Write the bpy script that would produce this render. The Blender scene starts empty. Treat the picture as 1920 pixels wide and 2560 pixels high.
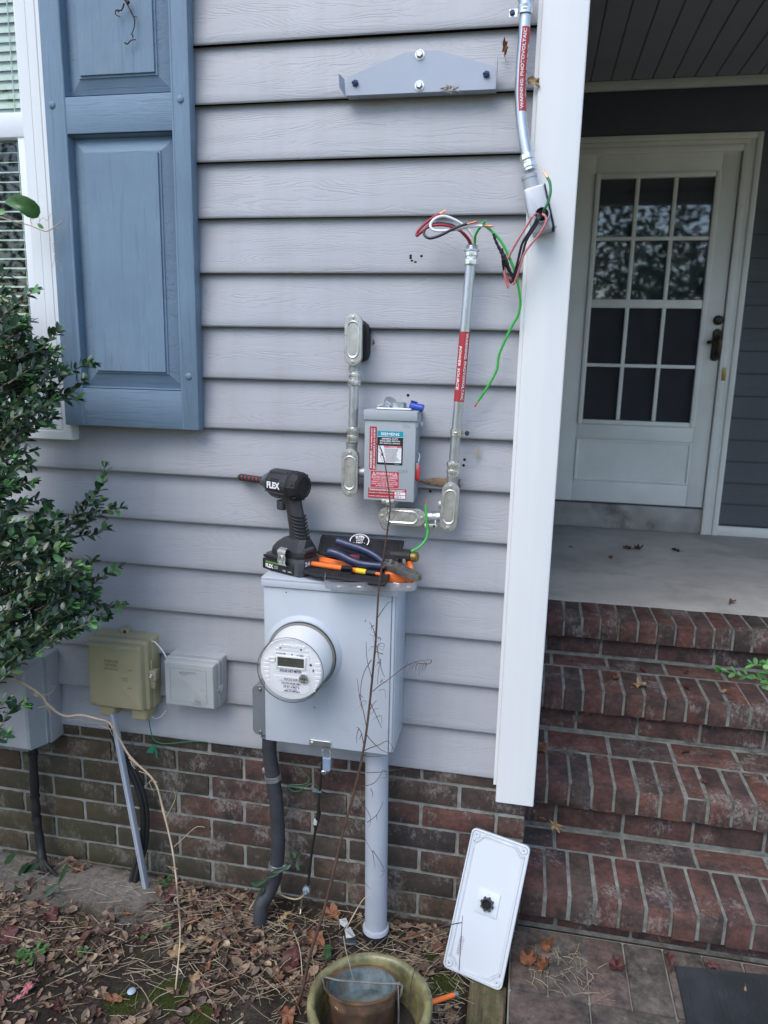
import bpy, bmesh, math, random
from mathutils import Vector, Matrix, Euler, noise
R = math.radians
rnd = random.Random(11)
sc = bpy.context.scene
COL = sc.collection

# ------------------------------------------------------------------ camera
CL = Vector((0.0, -1.78027, 1.53857))
CE = Euler((1.3644297, -0.0220265, 0.1949468))
CR = CE.to_matrix()
F = 1847.23
cam = bpy.data.cameras.new("camera")
cam.sensor_fit = 'HORIZONTAL'; cam.sensor_width = 36.0
cam.lens = 36.0 * F / 1920.0
cam.clip_start = 0.02; cam.clip_end = 500
cam.dof.use_dof = True; cam.dof.focus_distance = 1.82; cam.dof.aperture_fstop = 6.3
co = bpy.data.objects.new("camera", cam); COL.objects.link(co)
co.location = CL; co.rotation_euler = CE
sc.camera = co

# ------------------------------------------------------------------ world, sun, exposure
SUN_EL, SUN_AZ = R(52), R(-22)          # azimuth measured from -Y (in front of the wall) towards +X
W = bpy.data.worlds.new("World"); sc.world = W; W.use_nodes = True
nt = W.node_tree; nt.nodes.clear()
sky = nt.nodes.new('ShaderNodeTexSky'); sky.sky_type = 'NISHITA'; sky.sun_disc = False
sky.sun_elevation = SUN_EL; sky.sun_rotation = R(180) - SUN_AZ
sky.air_density = 1.0; sky.dust_density = 1.0; sky.ozone_density = 1.2
bg = nt.nodes.new('ShaderNodeBackground'); bg.inputs[1].default_value = 0.15
wo = nt.nodes.new('ShaderNodeOutputWorld')
nt.links.new(sky.outputs[0], bg.inputs[0]); nt.links.new(bg.outputs[0], wo.inputs[0])
sl = bpy.data.lights.new("sun", 'SUN'); sl.energy = 0.9; sl.angle = R(40); sl.color = (1.0, 0.94, 0.86)
so = bpy.data.objects.new("sun", sl); COL.objects.link(so)
sd = Vector((math.sin(SUN_AZ) * math.cos(SUN_EL), -math.cos(SUN_AZ) * math.cos(SUN_EL), math.sin(SUN_EL)))
so.rotation_euler = sd.to_track_quat('Z', 'Y').to_euler()
so.location = sd * 20
sc.view_settings.view_transform = 'Standard'; sc.view_settings.look = 'None'
sc.view_settings.gamma = 1; sc.view_settings.exposure = 1.12
sc.cycles.max_bounces = 8; sc.cycles.transparent_max_bounces = 16

# ------------------------------------------------------------------ measuring helpers: a photo pixel seen at a known depth
VW = dict(full=(0,0,1.15732), A=(0,0,.42194), B=(600,0,.42194), T=(1200,0,.434), Lm=(0,650,.42194), d5=(800,720,.3014),
  t6=(580,1140,.31344), c1=(1300,300,.3737), c2=(1300,900,.3737), c3=(1250,1450,.40386), c4=(1050,1980,.5244),
  l5=(0,1500,.3737), m6=(600,1400,.3014), l7=(0,1950,.3737), g8=(600,1900,.3315), b1=(0,680,.2576), b2=(0,1150,.3164),
  w=(1020,420,.2411), me=(640,1540,.1326), di=(900,1050,.1025), dr=(580,1340,.1507), tr=(780,1320,.1808), lb=(1280,0,.1357))
def ray(v, x, y):
    o = VW[v]
    return CR @ Vector(((o[0]+x*o[2]-960)/F, -(o[1]+y*o[2]-1280)/F, -1.0))
def P(v, x, y, Y):
    d = ray(v, x, y); return CL + d*((Y-CL.y)/d.y)
def G(v, x, y, z=0.0):
    d = ray(v, x, y); return CL + d*((z-CL.z)/d.z)
def PL(v, pts, Y):                       # polyline, depth per point or single
    if not hasattr(Y, '__len__'): Y = [Y]*len(pts)
    n = len(pts)
    if len(Y) == 2 and n != 2: Y = [Y[0]+(Y[1]-Y[0])*i/(n-1) for i in range(n)]
    return [P(v, p[0], p[1], yy) for p, yy in zip(pts, Y)]

# ------------------------------------------------------------------ geometry helpers
def spline(pts, k=6):
    pts = [Vector(p) for p in pts]; out = []
    n = len(pts)
    if n < 3: return pts
    for i in range(n-1):
        p0 = pts[max(i-1,0)]; p1 = pts[i]; p2 = pts[i+1]; p3 = pts[min(i+2,n-1)]
        for j in range(k):
            t = j/k
            out.append(0.5*((2*p1)+(p2-p0)*t+(2*p0-5*p1+4*p2-p3)*t*t+(3*p1-p0-3*p2+p3)*t**3))
    out.append(pts[-1]); return out

def stadium(cx, cz, hw, hh, n=10):        # rounded-end outline, long side vertical if hh>hw
    pts = []
    if hh >= hw:
        for i in range(n+1):
            a = math.pi*i/n; pts.append((cx+hw*math.cos(a), cz+hh-hw+hw*math.sin(a)))
        for i in range(n+1):
            a = math.pi+math.pi*i/n; pts.append((cx+hw*math.cos(a), cz-hh+hw+hw*math.sin(a)))
    else:
        for i in range(n+1):
            a = -math.pi/2+math.pi*i/n; pts.append((cx+hw-hh+hh*math.cos(a), cz+hh*math.sin(a)))
        for i in range(n+1):
            a = math.pi/2+math.pi*i/n; pts.append((cx-hw+hh+hh*math.cos(a), cz+hh*math.sin(a)))
    return pts
class RR(list): pass
def rrect(x0, x1, z0, z1, r, n=4):
    pts = RR(); pts.par = (x0, x1, z0, z1, r, n)
    for cx, cz, a0 in ((x1-r,z1-r,0),(x0+r,z1-r,90),(x0+r,z0+r,180),(x1-r,z0+r,270)):
        for i in range(n+1):
            a = R(a0+90*i/n); pts.append((cx+r*math.cos(a), cz+r*math.sin(a)))
    return pts
def circle(cx, cz, r, n=24, a0=0):
    return [(cx+r*math.cos(a0+2*math.pi*i/n), cz+r*math.sin(a0+2*math.pi*i/n)) for i in range(n)]
def offset(poly, d):                      # inward for counter-clockwise outlines
    if isinstance(poly, RR):
        x0, x1, z0, z1, r, n = poly.par
        return rrect(x0+d, x1-d, z0+d, z1-d, max(r-d, .0006), n)
    n = len(poly); out = []
    for i in range(n):
        a = Vector(poly[i-1]); b = Vector(poly[i]); c = Vector(poly[(i+1) % n])
        e1 = (b-a); e2 = (c-b)
        if e1.length < 1e-9: e1 = e2
        if e2.length < 1e-9: e2 = e1
        e1.normalize(); e2.normalize()
        n1 = Vector((-e1.y, e1.x)); n2 = Vector((-e2.y, e2.x)); m = n1+n2
        if m.length < 1e-6: m = n1.copy()
        m.normalize(); k = max(0.35, m.dot(n1))
        q = b+m*(d/k); out.append((q.x, q.y))
    return out

_font = {}
def text_geo(s, bold=0.0):
    key = (s, bold)
    if key not in _font:
        cu = bpy.data.curves.new("lettering", 'FONT'); cu.body = s; cu.size = 1.0; cu.offset = bold; cu.resolution_u = 2
        ob = bpy.data.objects.new("lettering", cu)
        me = bpy.data.meshes.new_from_object(ob)
        vs = [(v.co.x, v.co.y) for v in me.vertices]; fs = [tuple(p.vertices) for p in me.polygons]
        bpy.data.objects.remove(ob); bpy.data.curves.remove(cu); bpy.data.meshes.remove(me)
        if vs:
            x0 = min(v[0] for v in vs); x1 = max(v[0] for v in vs); y0 = min(v[1] for v in vs); y1 = max(v[1] for v in vs)
        else: x0 = y0 = 0; x1 = y1 = 1
        _font[key] = (vs, fs, x0, x1, y0, y1)
    return _font[key]

class MB:
    def __init__(s): s.v = []; s.f = []; s.m = []; s.mi = 0
    def add(s, vs, fs, M=None):
        o = len(s.v)
        for v in vs:
            v = Vector(v); s.v.append(M @ v if M is not None else v)
        for f in fs: s.f.append(tuple(i+o for i in f)); s.m.append(s.mi)
        return s
    def box(s, x0, x1, y0, y1, z0, z1, bev=0.0, seg=2, M=None, jit=0.0):
        if bev <= 0:
            vs = [(x,y,z) for x in (x0,x1) for y in (y0,y1) for z in (z0,z1)]
            fs = [(0,1,3,2),(4,6,7,5),(0,4,5,1),(2,3,7,6),(0,2,6,4),(1,5,7,3)]
            return s.add(vs, fs, M)
        bm = bmesh.new()
        r = bmesh.ops.create_cube(bm, size=1.0)
        for v in r['verts']:
            v.co = Vector((x0+(v.co.x+.5)*(x1-x0), y0+(v.co.y+.5)*(y1-y0), z0+(v.co.z+.5)*(z1-z0)))
            if jit: v.co += Vector((rnd.uniform(-jit,jit), rnd.uniform(-jit,jit), rnd.uniform(-jit,jit)))
        bmesh.ops.bevel(bm, geom=bm.edges[:], offset=bev, segments=seg, affect='EDGES', profile=.5)
        bm.verts.index_update()
        s.add([v.co.copy() for v in bm.verts], [tuple(v.index for v in f.verts) for f in bm.faces], M)
        bm.free(); return s
    def loft(s, poly, prof, M=None, cap0=True, cap1=True):
        # rings of an xz outline: prof = [(inset, y), ...]
        n = len(poly); vs = []; fs = []
        for ins, y in prof:
            q = offset(poly, ins) if abs(ins) > 1e-9 else poly
            vs += [(a, y, b) for a, b in q]
        for k in range(len(prof)-1):
            for i in range(n):
                j = (i+1) % n
                fs.append((k*n+i, k*n+j, (k+1)*n+j, (k+1)*n+i))
        if cap0: fs.append(tuple(range(n-1, -1, -1)))
        if cap1: fs.append(tuple(range((len(prof)-1)*n, len(prof)*n)))
        return s.add(vs, fs, M)
    def rings(s, rings, closed=False, cap=True, M=None):      # list of rings of equal length
        n = len(rings[0]); vs = [p for r in rings for p in r]; fs = []
        for k in range(len(rings)-1):
            for i in range(n):
                j = (i+1) % n
                fs.append((k*n+i, k*n+j, (k+1)*n+j, (k+1)*n+i))
        if cap:
            fs.append(tuple(range(n-1, -1, -1))); fs.append(tuple(range((len(rings)-1)*n, len(rings)*n)))
        return s.add(vs, fs, M)
    def tube(s, pts, r, n=10, cap=True, M=None, flat=None):
        pts = [Vector(p) for p in pts]; k = len(pts)
        if k < 2: return s
        rr = r if hasattr(r, '__len__') else [r]*k
        if len(rr) != k: rr = [rr[0]+(rr[-1]-rr[0])*i/(k-1) for i in range(k)]
        up = None; rings = []
        for i in range(k):
            t = (pts[min(i+1,k-1)]-pts[max(i-1,0)])
            if t.length < 1e-9: t = Vector((0,0,1))
            t.normalize()
            if up is None:
                up = Vector((0,0,1)) if abs(t.z) < .9 else Vector((0,1,0))
            up = up-t*up.dot(t)
            if up.length < 1e-6: up = t.orthogonal()
            up.normalize(); sd_ = t.cross(up)
            fa, fb = flat if flat else (1,1)
            rings.append([pts[i]+(up*math.cos(2*math.pi*j/n)*fa+sd_*math.sin(2*math.pi*j/n)*fb)*rr[i] for j in range(n)])
        return s.rings(rings, cap=cap, M=M)
    def lathe(s, prof, o=(0,0,0), ax=(0,0,1), n=32, cap=True, M=None, a0=0):   # prof = [(radius, height along ax)]
        ax = Vector(ax).normalized(); o = Vector(o)
        u = ax.orthogonal().normalized(); w = ax.cross(u)
        rings = [[o+ax*h+(u*math.cos(a0+2*math.pi*j/n)+w*math.sin(a0+2*math.pi*j/n))*r for j in range(n)] for r, h in prof]
        return s.rings(rings, cap=cap, M=M)
    def text(s, t, x, z, y, w=None, h=None, bold=0.0, M=None, align='c', fn=None, shear=0.0):
        # flat lettering in the xz plane at depth y (normal -y); x,z = centre of its box
        vs, fs, x0, x1, y0, y1 = text_geo(t, bold)
        sx = w/(x1-x0) if w else None; sy = h/(y1-y0) if h else None
        if sx is None: sx = sy
        if sy is None: sy = sx
        cx = (x0+x1)/2 if align == 'c' else x0
        out = []
        for a, b in vs:
            p = ((a-cx)*sx, (b-(y0+y1)/2)*sy); p = (p[0]+p[1]*shear, p[1])
            out.append(fn(p[0], p[1]) if fn else (x+p[0], y, z+p[1]))
        return s.add(out, fs, M)
    def build(s, name, mats, parent=None, smooth=35, local=False, link=True):
        M = Matrix.Identity(4)
        if parent is not None and not local: M = WM[parent.name].inverted()
        me = bpy.data.meshes.new(name)
        me.from_pydata([M @ v for v in s.v], [], s.f)
        if not isinstance(mats, (list, tuple)): mats = [mats]
        for m_ in mats: me.materials.append(m_)
        if len(mats) > 1: me.polygons.foreach_set('material_index', s.m)
        bm = bmesh.new(); bm.from_mesh(me)
        bmesh.ops.recalc_face_normals(bm, faces=bm.faces[:]) if smooth is not None and smooth > 0 else None
        bm.to_mesh(me); bm.free()
        if smooth is not None and smooth > 0:
            me.shade_smooth(); me.set_sharp_from_angle(angle=R(smooth))
        me.update()
        o = bpy.data.objects.new(name, me)
        COL.objects.link(o)
        if parent is not None:
            o.parent = parent; WM[o.name] = WM[parent.name]
        else: WM[o.name] = Matrix.Identity(4)
        return o
WM = {}
def thing(name, label, cat, loc=(0,0,0), rot=(0,0,0), group=None):
    o = bpy.data.objects.new(name, None); COL.objects.link(o)
    o.empty_display_size = .05
    o.location = loc; o.rotation_euler = rot
    WM[o.name] = Matrix.LocRotScale(Vector(loc), Euler(rot), None)
    o['label'] = label; o['category'] = cat
    if group: o['group'] = group
    return o
def recentre(o):
    me = o.data; c = sum((v.co for v in me.vertices), Vector())/len(me.vertices)
    me.transform(Matrix.Translation(-c)); o.location = c
    WM[o.name] = Matrix.Translation(c)
def tag(o, label=None, cat=None, group=None, kind=None):
    if label: o['label'] = label
    if cat: o['category'] = cat
    if group: o['group'] = group
    if kind: o['kind'] = kind
    if o.type == 'MESH' and o.parent is None and kind is None: recentre(o)
    return o
def copy_tree(o, parent=None):
    c = o.copy(); COL.objects.link(c)
    if parent is not None: c.parent = parent
    for ch in list(o.children): copy_tree(ch, c)
    return c
def screw(mb, x, y, z, r=.004, h=.002, slot=True):          # round head facing -y
    mb.lathe([(r, 0), (r, h*.5), (r*.75, h)], (x, y, z), (0,-1,0), 14)

# ------------------------------------------------------------------ materials
def N(t, k, **kw):
    n = t.nodes.new(k)
    for a, b in kw.items():
        if a in ('ins',):
            for i, v in b.items(): n.inputs[i].default_value = v
        else: setattr(n, a, b)
    return n
def c4_(c): return (c[0], c[1], c[2], 1.0)
def ramp(t, stops, interp='LINEAR'):
    r = t.nodes.new('ShaderNodeValToRGB'); r.color_ramp.interpolation = interp
    e = r.color_ramp.elements
    e[0].position = stops[0][0]; e[0].color = stops[0][1] if len(stops[0][1]) == 4 else c4_(stops[0][1])
    e[1].position = stops[-1][0]; e[1].color = stops[-1][1] if len(stops[-1][1]) == 4 else c4_(stops[-1][1])
    for p_, c in stops[1:-1]:
        q = e.new(p_); q.color = c if len(c) == 4 else c4_(c)
    return r
def mixc(t, f, a, b, mode='MIX'):
    m = t.nodes.new('ShaderNodeMix'); m.data_type = 'RGBA'; m.blend_type = mode
    for sock, v in ((m.inputs[0], f), (m.inputs[6], a), (m.inputs[7], b)):
        if hasattr(v, 'is_linked') or hasattr(v, 'links'): t.links.new(v, sock)
        elif isinstance(v, (int, float)): sock.default_value = v
        else: sock.default_value = c4_(v)
    return m.outputs[2]
def base(name):
    m = bpy.data.materials.new(name); m.use_nodes = True
    t = m.node_tree; b = t.nodes['Principled BSDF']
    tc = t.nodes.new('ShaderNodeTexCoord')
    return m, t, b, tc.outputs['Object']
def noisen(t, vec, scale, detail=4, rough=.55, dist=0, stretch=None):
    if stretch:
        mp = N(t, 'ShaderNodeMapping'); mp.inputs['Scale'].default_value = stretch
        t.links.new(vec, mp.inputs[0]); vec = mp.outputs[0]
    n = N(t, 'ShaderNodeTexNoise'); n.inputs['Scale'].default_value = scale; n.inputs['Detail'].default_value = detail
    n.inputs['Roughness'].default_value = rough; n.inputs['Distortion'].default_value = dist
    t.links.new(vec, n.inputs['Vector']); return n.outputs[0]
def bumpn(t, b, h, strength=.2, dist=.001):
    bp = N(t, 'ShaderNodeBump'); bp.inputs['Strength'].default_value = strength; bp.inputs['Distance'].default_value = dist
    t.links.new(h, bp.inputs['Height']); t.links.new(bp.outputs[0], b.inputs['Normal'])
def mat(name, col, rough=.5, metal=0.0, var=.12, vs=9.0, bump=0.0, bs=120.0, bd=.0006, stretch=None, dirt=None, rv=.1, coat=0.0, spec=.5):
    m, t, b, ob = base(name)
    n = noisen(t, ob, vs, 5, .6, 0, stretch)
    lo = tuple(c*(1-var) for c in col); hi = tuple(min(1, c*(1+var)) for c in col)
    c = ramp(t, [(.3, lo), (.7, hi)]); t.links.new(n, c.inputs[0]); out = c.outputs[0]
    if dirt:                                   # (colour, amount threshold, scale)
        dn = noisen(t, ob, dirt[2], 6, .65)
        dr = ramp(t, [(dirt[1], (0,0,0)), (min(dirt[1]+.18, 1), (1,1,1))]); t.links.new(dn, dr.inputs[0])
        out = mixc(t, dr.outputs[0], out, dirt[0])
    t.links.new(out, b.inputs['Base Color'])
    rn = noisen(t, ob, vs*3.1, 3)
    rr = ramp(t, [(.3, (max(0,rough-rv),)*3), (.7, (min(1,rough+rv),)*3)]); t.links.new(rn, rr.inputs[0])
    t.links.new(rr.outputs[0], b.inputs['Roughness'])
    b.inputs['Metallic'].default_value = metal
    b.inputs['Specular IOR Level'].default_value = spec
    if coat: b.inputs['Coat Weight'].default_value = coat
    if bump: bumpn(t, b, noisen(t, ob, bs, 4), bump, bd)
    return m
def island_mat(name, stops, rough=.7, var=.25, vs=60, bump=0.0, bs=200, rot=None, spec=.4, trans=0.0):
    m, t, b, ob = base(name)
    g = N(t, 'ShaderNodeNewGeometry')
    c = ramp(t, stops); t.links.new(g.outputs['Random Per Island'], c.inputs[0])
    n = noisen(t, ob, vs, 4)
    v = ramp(t, [(.3, (1-var,)*3), (.7, (1+var,)*3)]); t.links.new(n, v.inputs[0])
    out = mixc(t, 1.0, c.outputs[0], v.outputs[0], 'MULTIPLY')
    t.links.new(out, b.inputs['Base Color']); b.inputs['Roughness'].default_value = rough
    b.inputs['Specular IOR Level'].default_value = spec
    if trans:
        b.inputs['Subsurface Weight'].default_value = 0
        b.inputs['Transmission Weight'].default_value = 0
    if bump: bumpn(t, b, noisen(t, ob, bs, 3), bump, .001)
    return m
def schlick(t, extra=0.0):                 # mirror share by viewing angle, the same from both sides of a thin sheet
    lw = t.nodes.new('ShaderNodeLayerWeight'); lw.inputs[0].default_value = .5
    pw = N(t, 'ShaderNodeMath', operation='POWER'); pw.inputs[1].default_value = 5; t.links.new(lw.outputs['Facing'], pw.inputs[0])
    ma = N(t, 'ShaderNodeMath', operation='MULTIPLY_ADD'); ma.inputs[1].default_value = .95; ma.inputs[2].default_value = .045+extra; ma.use_clamp = True
    t.links.new(pw.outputs[0], ma.inputs[0]); return ma.outputs[0]
def glass(name, tint=(.9,.95,.95), refl=.05, rough=.02, extra=0.0):      # clear pane: lets light through and mirrors by angle
    m = bpy.data.materials.new(name); m.use_nodes = True; t = m.node_tree; t.nodes.clear()
    o = t.nodes.new('ShaderNodeOutputMaterial'); tr = t.nodes.new('ShaderNodeBsdfTransparent'); gl = t.nodes.new('ShaderNodeBsdfGlossy')
    tr.inputs[0].default_value = c4_(tint); gl.inputs['Roughness'].default_value = rough
    mx = t.nodes.new('ShaderNodeMixShader'); t.links.new(schlick(t, extra), mx.inputs[0]); t.links.new(tr.outputs[0], mx.inputs[1]); t.links.new(gl.outputs[0], mx.inputs[2])
    t.links.new(mx.outputs[0], o.inputs[0]); return m

def frosted(name):
    m = bpy.data.materials.new(name); m.use_nodes = True; t = m.node_tree; t.nodes.clear()
    o = t.nodes.new('ShaderNodeOutputMaterial'); tr = t.nodes.new('ShaderNodeBsdfTransparent'); tl = t.nodes.new('ShaderNodeBsdfTranslucent'); df = t.nodes.new('ShaderNodeBsdfDiffuse'); gl = t.nodes.new('ShaderNodeBsdfGlossy')
    for n_, c in ((tr, (.96,.97,.98)), (tl, (.85,.87,.9)), (df, (.7,.72,.75))): n_.inputs[0].default_value = c4_(c)
    gl.inputs['Roughness'].default_value = .15
    a = t.nodes.new('ShaderNodeMixShader'); a.inputs[0].default_value = .5; t.links.new(tl.outputs[0], a.inputs[1]); t.links.new(df.outputs[0], a.inputs[2])
    b = t.nodes.new('ShaderNodeMixShader'); b.inputs[0].default_value = .30; t.links.new(tr.outputs[0], b.inputs[1]); t.links.new(a.outputs[0], b.inputs[2])
    c_ = t.nodes.new('ShaderNodeMixShader'); t.links.new(schlick(t), c_.inputs[0]); t.links.new(b.outputs[0], c_.inputs[1]); t.links.new(gl.outputs[0], c_.inputs[2])
    t.links.new(c_.outputs[0], o.inputs[0]); return m

def siding_mat(name, col, line=.82, axis='x'):
    # embossed wood-grain vinyl: contour lines of a stretched noise, a new pattern on every course
    m, t, b, ob = base(name)
    sp = N(t, 'ShaderNodeSeparateXYZ'); t.links.new(ob, sp.inputs[0])
    ck = N(t, 'ShaderNodeMath', operation='MULTIPLY_ADD'); ck.inputs[1].default_value = 1/.127; ck.inputs[2].default_value = 7.3622
    t.links.new(sp.outputs[2], ck.inputs[0])
    fl = N(t, 'ShaderNodeMath', operation='FLOOR'); t.links.new(ck.outputs[0], fl.inputs[0])
    ml = N(t, 'ShaderNodeMath', operation='MULTIPLY'); ml.inputs[1].default_value = 3.7; t.links.new(fl.outputs[0], ml.inputs[0])
    ax = N(t, 'ShaderNodeMath', operation='ADD'); t.links.new(sp.outputs[0], ax.inputs[0]); t.links.new(ml.outputs[0], ax.inputs[1])
    cb = N(t, 'ShaderNodeCombineXYZ'); t.links.new(ax.outputs[0], cb.inputs[0]); t.links.new(sp.outputs[1], cb.inputs[1]); t.links.new(sp.outputs[2], cb.inputs[2])
    v = cb.outputs[0]
    big = noisen(t, v, 1.0, 2, .5, 0, (1.6, 1, 9))
    sm = noisen(t, v, 1.0, 3, .6, 0, (9, 1, 60))
    add = N(t, 'ShaderNodeMath', operation='MULTIPLY_ADD'); t.links.new(sm, add.inputs[0]); add.inputs[1].default_value = .10; t.links.new(big, add.inputs[2])
    zz = N(t, 'ShaderNodeMath', operation='MULTIPLY_ADD'); t.links.new(sp.outputs[2], zz.inputs[0]); zz.inputs[1].default_value = 3.2; t.links.new(add.outputs[0], zz.inputs[2])
    k = N(t, 'ShaderNodeMath', operation='MULTIPLY'); k.inputs[1].default_value = 34; t.links.new(zz.outputs[0], k.inputs[0])
    fr = N(t, 'ShaderNodeMath', operation='FRACT'); t.links.new(k.outputs[0], fr.inputs[0])
    ln = ramp(t, [(0, (0,0,0)), (.10, (.15,)*3), (.34, (1,1,1)), (.93, (.8,)*3), (1, (0,0,0))]); t.links.new(fr.outputs[0], ln.inputs[0])
    brk = noisen(t, v, 1.0, 3, .6, 0, (5, 1, 40))
    br = ramp(t, [(.38, (1,1,1)), (.62, (.0,)*3)]); t.links.new(brk, br.inputs[0])
    h = mixc(t, br.outputs[0], (1,1,1), ln.outputs[0])
    stain = noisen(t, ob, 2.2, 5, .6)
    sr = ramp(t, [(.3, tuple(c*.90 for c in col)), (.7, tuple(min(1, c*1.05) for c in col))]); t.links.new(stain, sr.inputs[0])
    out = mixc(t, h, tuple(c*line for c in col), sr.outputs[0])
    stn = noisen(t, ob, 1.0, 5, .65, 0, (14, 1, 1.2)); stk = ramp(t, [(.46, (0,0,0)), (.75, (.55,)*3)]); t.links.new(stn, stk.inputs[0])
    out = mixc(t, stk.outputs[0], out, tuple(c*k_ for c, k_ in zip(col, (.84,.83,.80))))
    sk = noisen(t, ob, 160, 2)
    skr = ramp(t, [(.74, (0,0,0)), (.79, (1,1,1))]); t.links.new(sk, skr.inputs[0])
    out = mixc(t, skr.outputs[0], out, tuple(c*.72 for c in col))
    t.links.new(out, b.inputs['Base Color']); b.inputs['Roughness'].default_value = .42
    b.inputs['Specular IOR Level'].default_value = .35
    bumpn(t, b, h, .4, .001)
    return m
def brick_mat(name, stops, white=.6, moss=0.0, ob_scale=1.0, rough=.85):
    m, t, b, ob = base(name)
    g = N(t, 'ShaderNodeNewGeometry')
    c = ramp(t, stops); t.links.new(g.outputs['Random Per Island'], c.inputs[0])
    n = noisen(t, ob, 55, 6, .7); v = ramp(t, [(.3, (.62,)*3), (.7, (1.3,)*3)]); t.links.new(n, v.inputs[0])
    out = mixc(t, 1.0, c.outputs[0], v.outputs[0], 'MULTIPLY')
    d2 = noisen(t, ob, 16, 6, .7); dr = ramp(t, [(.42, (0,0,0)), (.66, (.85,)*3)]); t.links.new(d2, dr.inputs[0])
    out = mixc(t, dr.outputs[0], out, (.032,.030,.030))
    w = noisen(t, ob, 95, 8, .8, 0, (1, 1, .6)); w2 = noisen(t, ob, 9, 4)
    wm = N(t, 'ShaderNodeMath', operation='MULTIPLY'); t.links.new(w, wm.inputs[0]); t.links.new(w2, wm.inputs[1])
    wr = ramp(t, [(white*.48, (0,0,0)), (white*.48+.1, (.55,)*3)]); t.links.new(wm.outputs[0], wr.inputs[0])
    out = mixc(t, wr.outputs[0], out, (.34,.31,.28))
    if moss:
        sp = N(t, 'ShaderNodeSeparateXYZ'); t.links.new(ob, sp.inputs[0])
        mr = N(t, 'ShaderNodeMapRange'); mr.inputs[1].default_value = -.75; mr.inputs[2].default_value = -1.25; mr.inputs[3].default_value = 0; mr.inputs[4].default_value = moss
        t.links.new(sp.outputs[0], mr.inputs[0])
        mn = noisen(t, ob, 6, 4); mm = N(t, 'ShaderNodeMath', operation='MULTIPLY'); t.links.new(mr.outputs[0], mm.inputs[0]); t.links.new(mn, mm.inputs[1])
        out = mixc(t, mm.outputs[0], out, (.075,.078,.032))
        # green tinge low on the wall
        lz = N(t, 'ShaderNodeMapRange'); lz.inputs[1].default_value = .25; lz.inputs[2].default_value = 0.0; lz.inputs[3].default_value = 0; lz.inputs[4].default_value = .6
        t.links.new(sp.outputs[2], lz.inputs[0]); m2 = N(t, 'ShaderNodeMath', operation='MULTIPLY'); t.links.new(lz.outputs[0], m2.inputs[0]); t.links.new(noisen(t, ob, 11, 4), m2.inputs[1])
        out = mixc(t, m2.outputs[0], out, (.06,.062,.03))
    t.links.new(out, b.inputs['Base Color']); b.inputs['Roughness'].default_value = rough; b.inputs['Specular IOR Level'].default_value = .25
    bumpn(t, b, noisen(t, ob, 240, 5, .7), .55, .002)
    return m

M = {}
M['siding'] = siding_mat('grey_vinyl_siding', (.415,.425,.452), .90)
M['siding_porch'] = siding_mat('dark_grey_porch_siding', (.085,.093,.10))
M['trim'] = mat('white_vinyl_trim', (.72,.74,.745), .4, 0, .02, 40, .12, 300, .0004, (1,1,.05), dirt=((.42,.43,.42), .735, 75))
M['sash'] = mat('white_vinyl_sash', (.74,.77,.81), .38, 0, .05, 4, 0)
M['shutter'] = None
M['mortar'] = mat('grey_mortar', (.25,.25,.225), .95, 0, .3, 24, .8, 380, .003, dirt=((.10,.10,.06), .55, 9))
M['brick'] = brick_mat('weathered_foundation_brick', [(0,(.032,.029,.029)),(.2,(.078,.054,.045)),(.35,(.115,.060,.049)),(.5,(.045,.038,.036)),(.65,(.105,.074,.058)),(.8,(.128,.060,.048)),(.9,(.07,.052,.046)),(1,(.10,.077,.060))], .56, .7)
M['step_brick'] = brick_mat('weathered_step_brick', [(0,(.062,.050,.047)),(.2,(.118,.063,.054)),(.4,(.088,.068,.060)),(.55,(.15,.066,.054)),(.7,(.078,.067,.063)),(.85,(.19,.076,.055)),(1,(.11,.072,.061))], .60, 0)
M['concrete'] = mat('stained_porch_concrete', (.48,.46,.42), .8, 0, .22, 3, .3, 90, .001, dirt=((.30,.295,.27), .52, 2.3))
M['paver'] = brick_mat('worn_paver_brick', [(0,(.13,.112,.092)),(.35,(.155,.13,.105)),(.6,(.15,.10,.085)),(.85,(.14,.12,.10)),(1,(.15,.09,.078))], .7, 0)
M['galv'] = mat('galvanised_steel', (.55,.58,.60), .36, .85, .18, 14, .1, 160, .0004, stretch=(1,1,.25))
M['zinc'] = mat('zinc_plated_steel', (.72,.72,.70), .28, .9, .12, 60)
M['stamped'] = mat('stamped_steel_cover', (.64,.645,.62), .34, .8, .12, 25)
M['alu_body'] = mat('grey_cast_aluminium', (.36,.375,.38), .45, .6, .1, 20, .1, 200)
M['alu_bright'] = mat('bright_cast_aluminium', (.44,.46,.49), .42, .3, .1, 14, .08, 200)
M['greybox'] = mat('grey_enamel_steel', (.36,.395,.415), .42, 0, .05, 8, .05, 400)
M['meterbox'] = mat('pale_grey_enamel_steel', (.47,.51,.56), .40, 0, .06, 5, .05, 300, dirt=((.36,.39,.42), .62, 4))
M['meterwhite'] = mat('white_meter_plastic', (.80,.80,.79), .4, 0, .03, 10)
M['label_white'] = mat('white_label', (.78,.79,.80), .5, 0, .02)
M['label_red'] = mat('red_label', (.40,.035,.045), .45, 0, .06)
M['label_bright'] = mat('bright_red_label', (.55,.035,.06), .45, 0, .06)
M['label_black'] = mat('black_label', (.012,.012,.014), .45, 0, .05)
M['label_teal'] = mat('teal_label', (.0,.32,.42), .45, 0, .04)
M['label_pink'] = mat('pink_label', (.62,.12,.16), .5, 0, .05)
M['ink'] = mat('black_ink', (.02,.02,.022), .6, 0, .05)
M['ink_grey'] = mat('grey_ink', (.22,.22,.25), .6, 0, .05)
M['lettering'] = mat('white_lettering', (.82,.82,.82), .5, 0, .02)
M['lettering_dull'] = mat('dull_white_lettering', (.50,.50,.49), .55, 0, .05)
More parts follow.
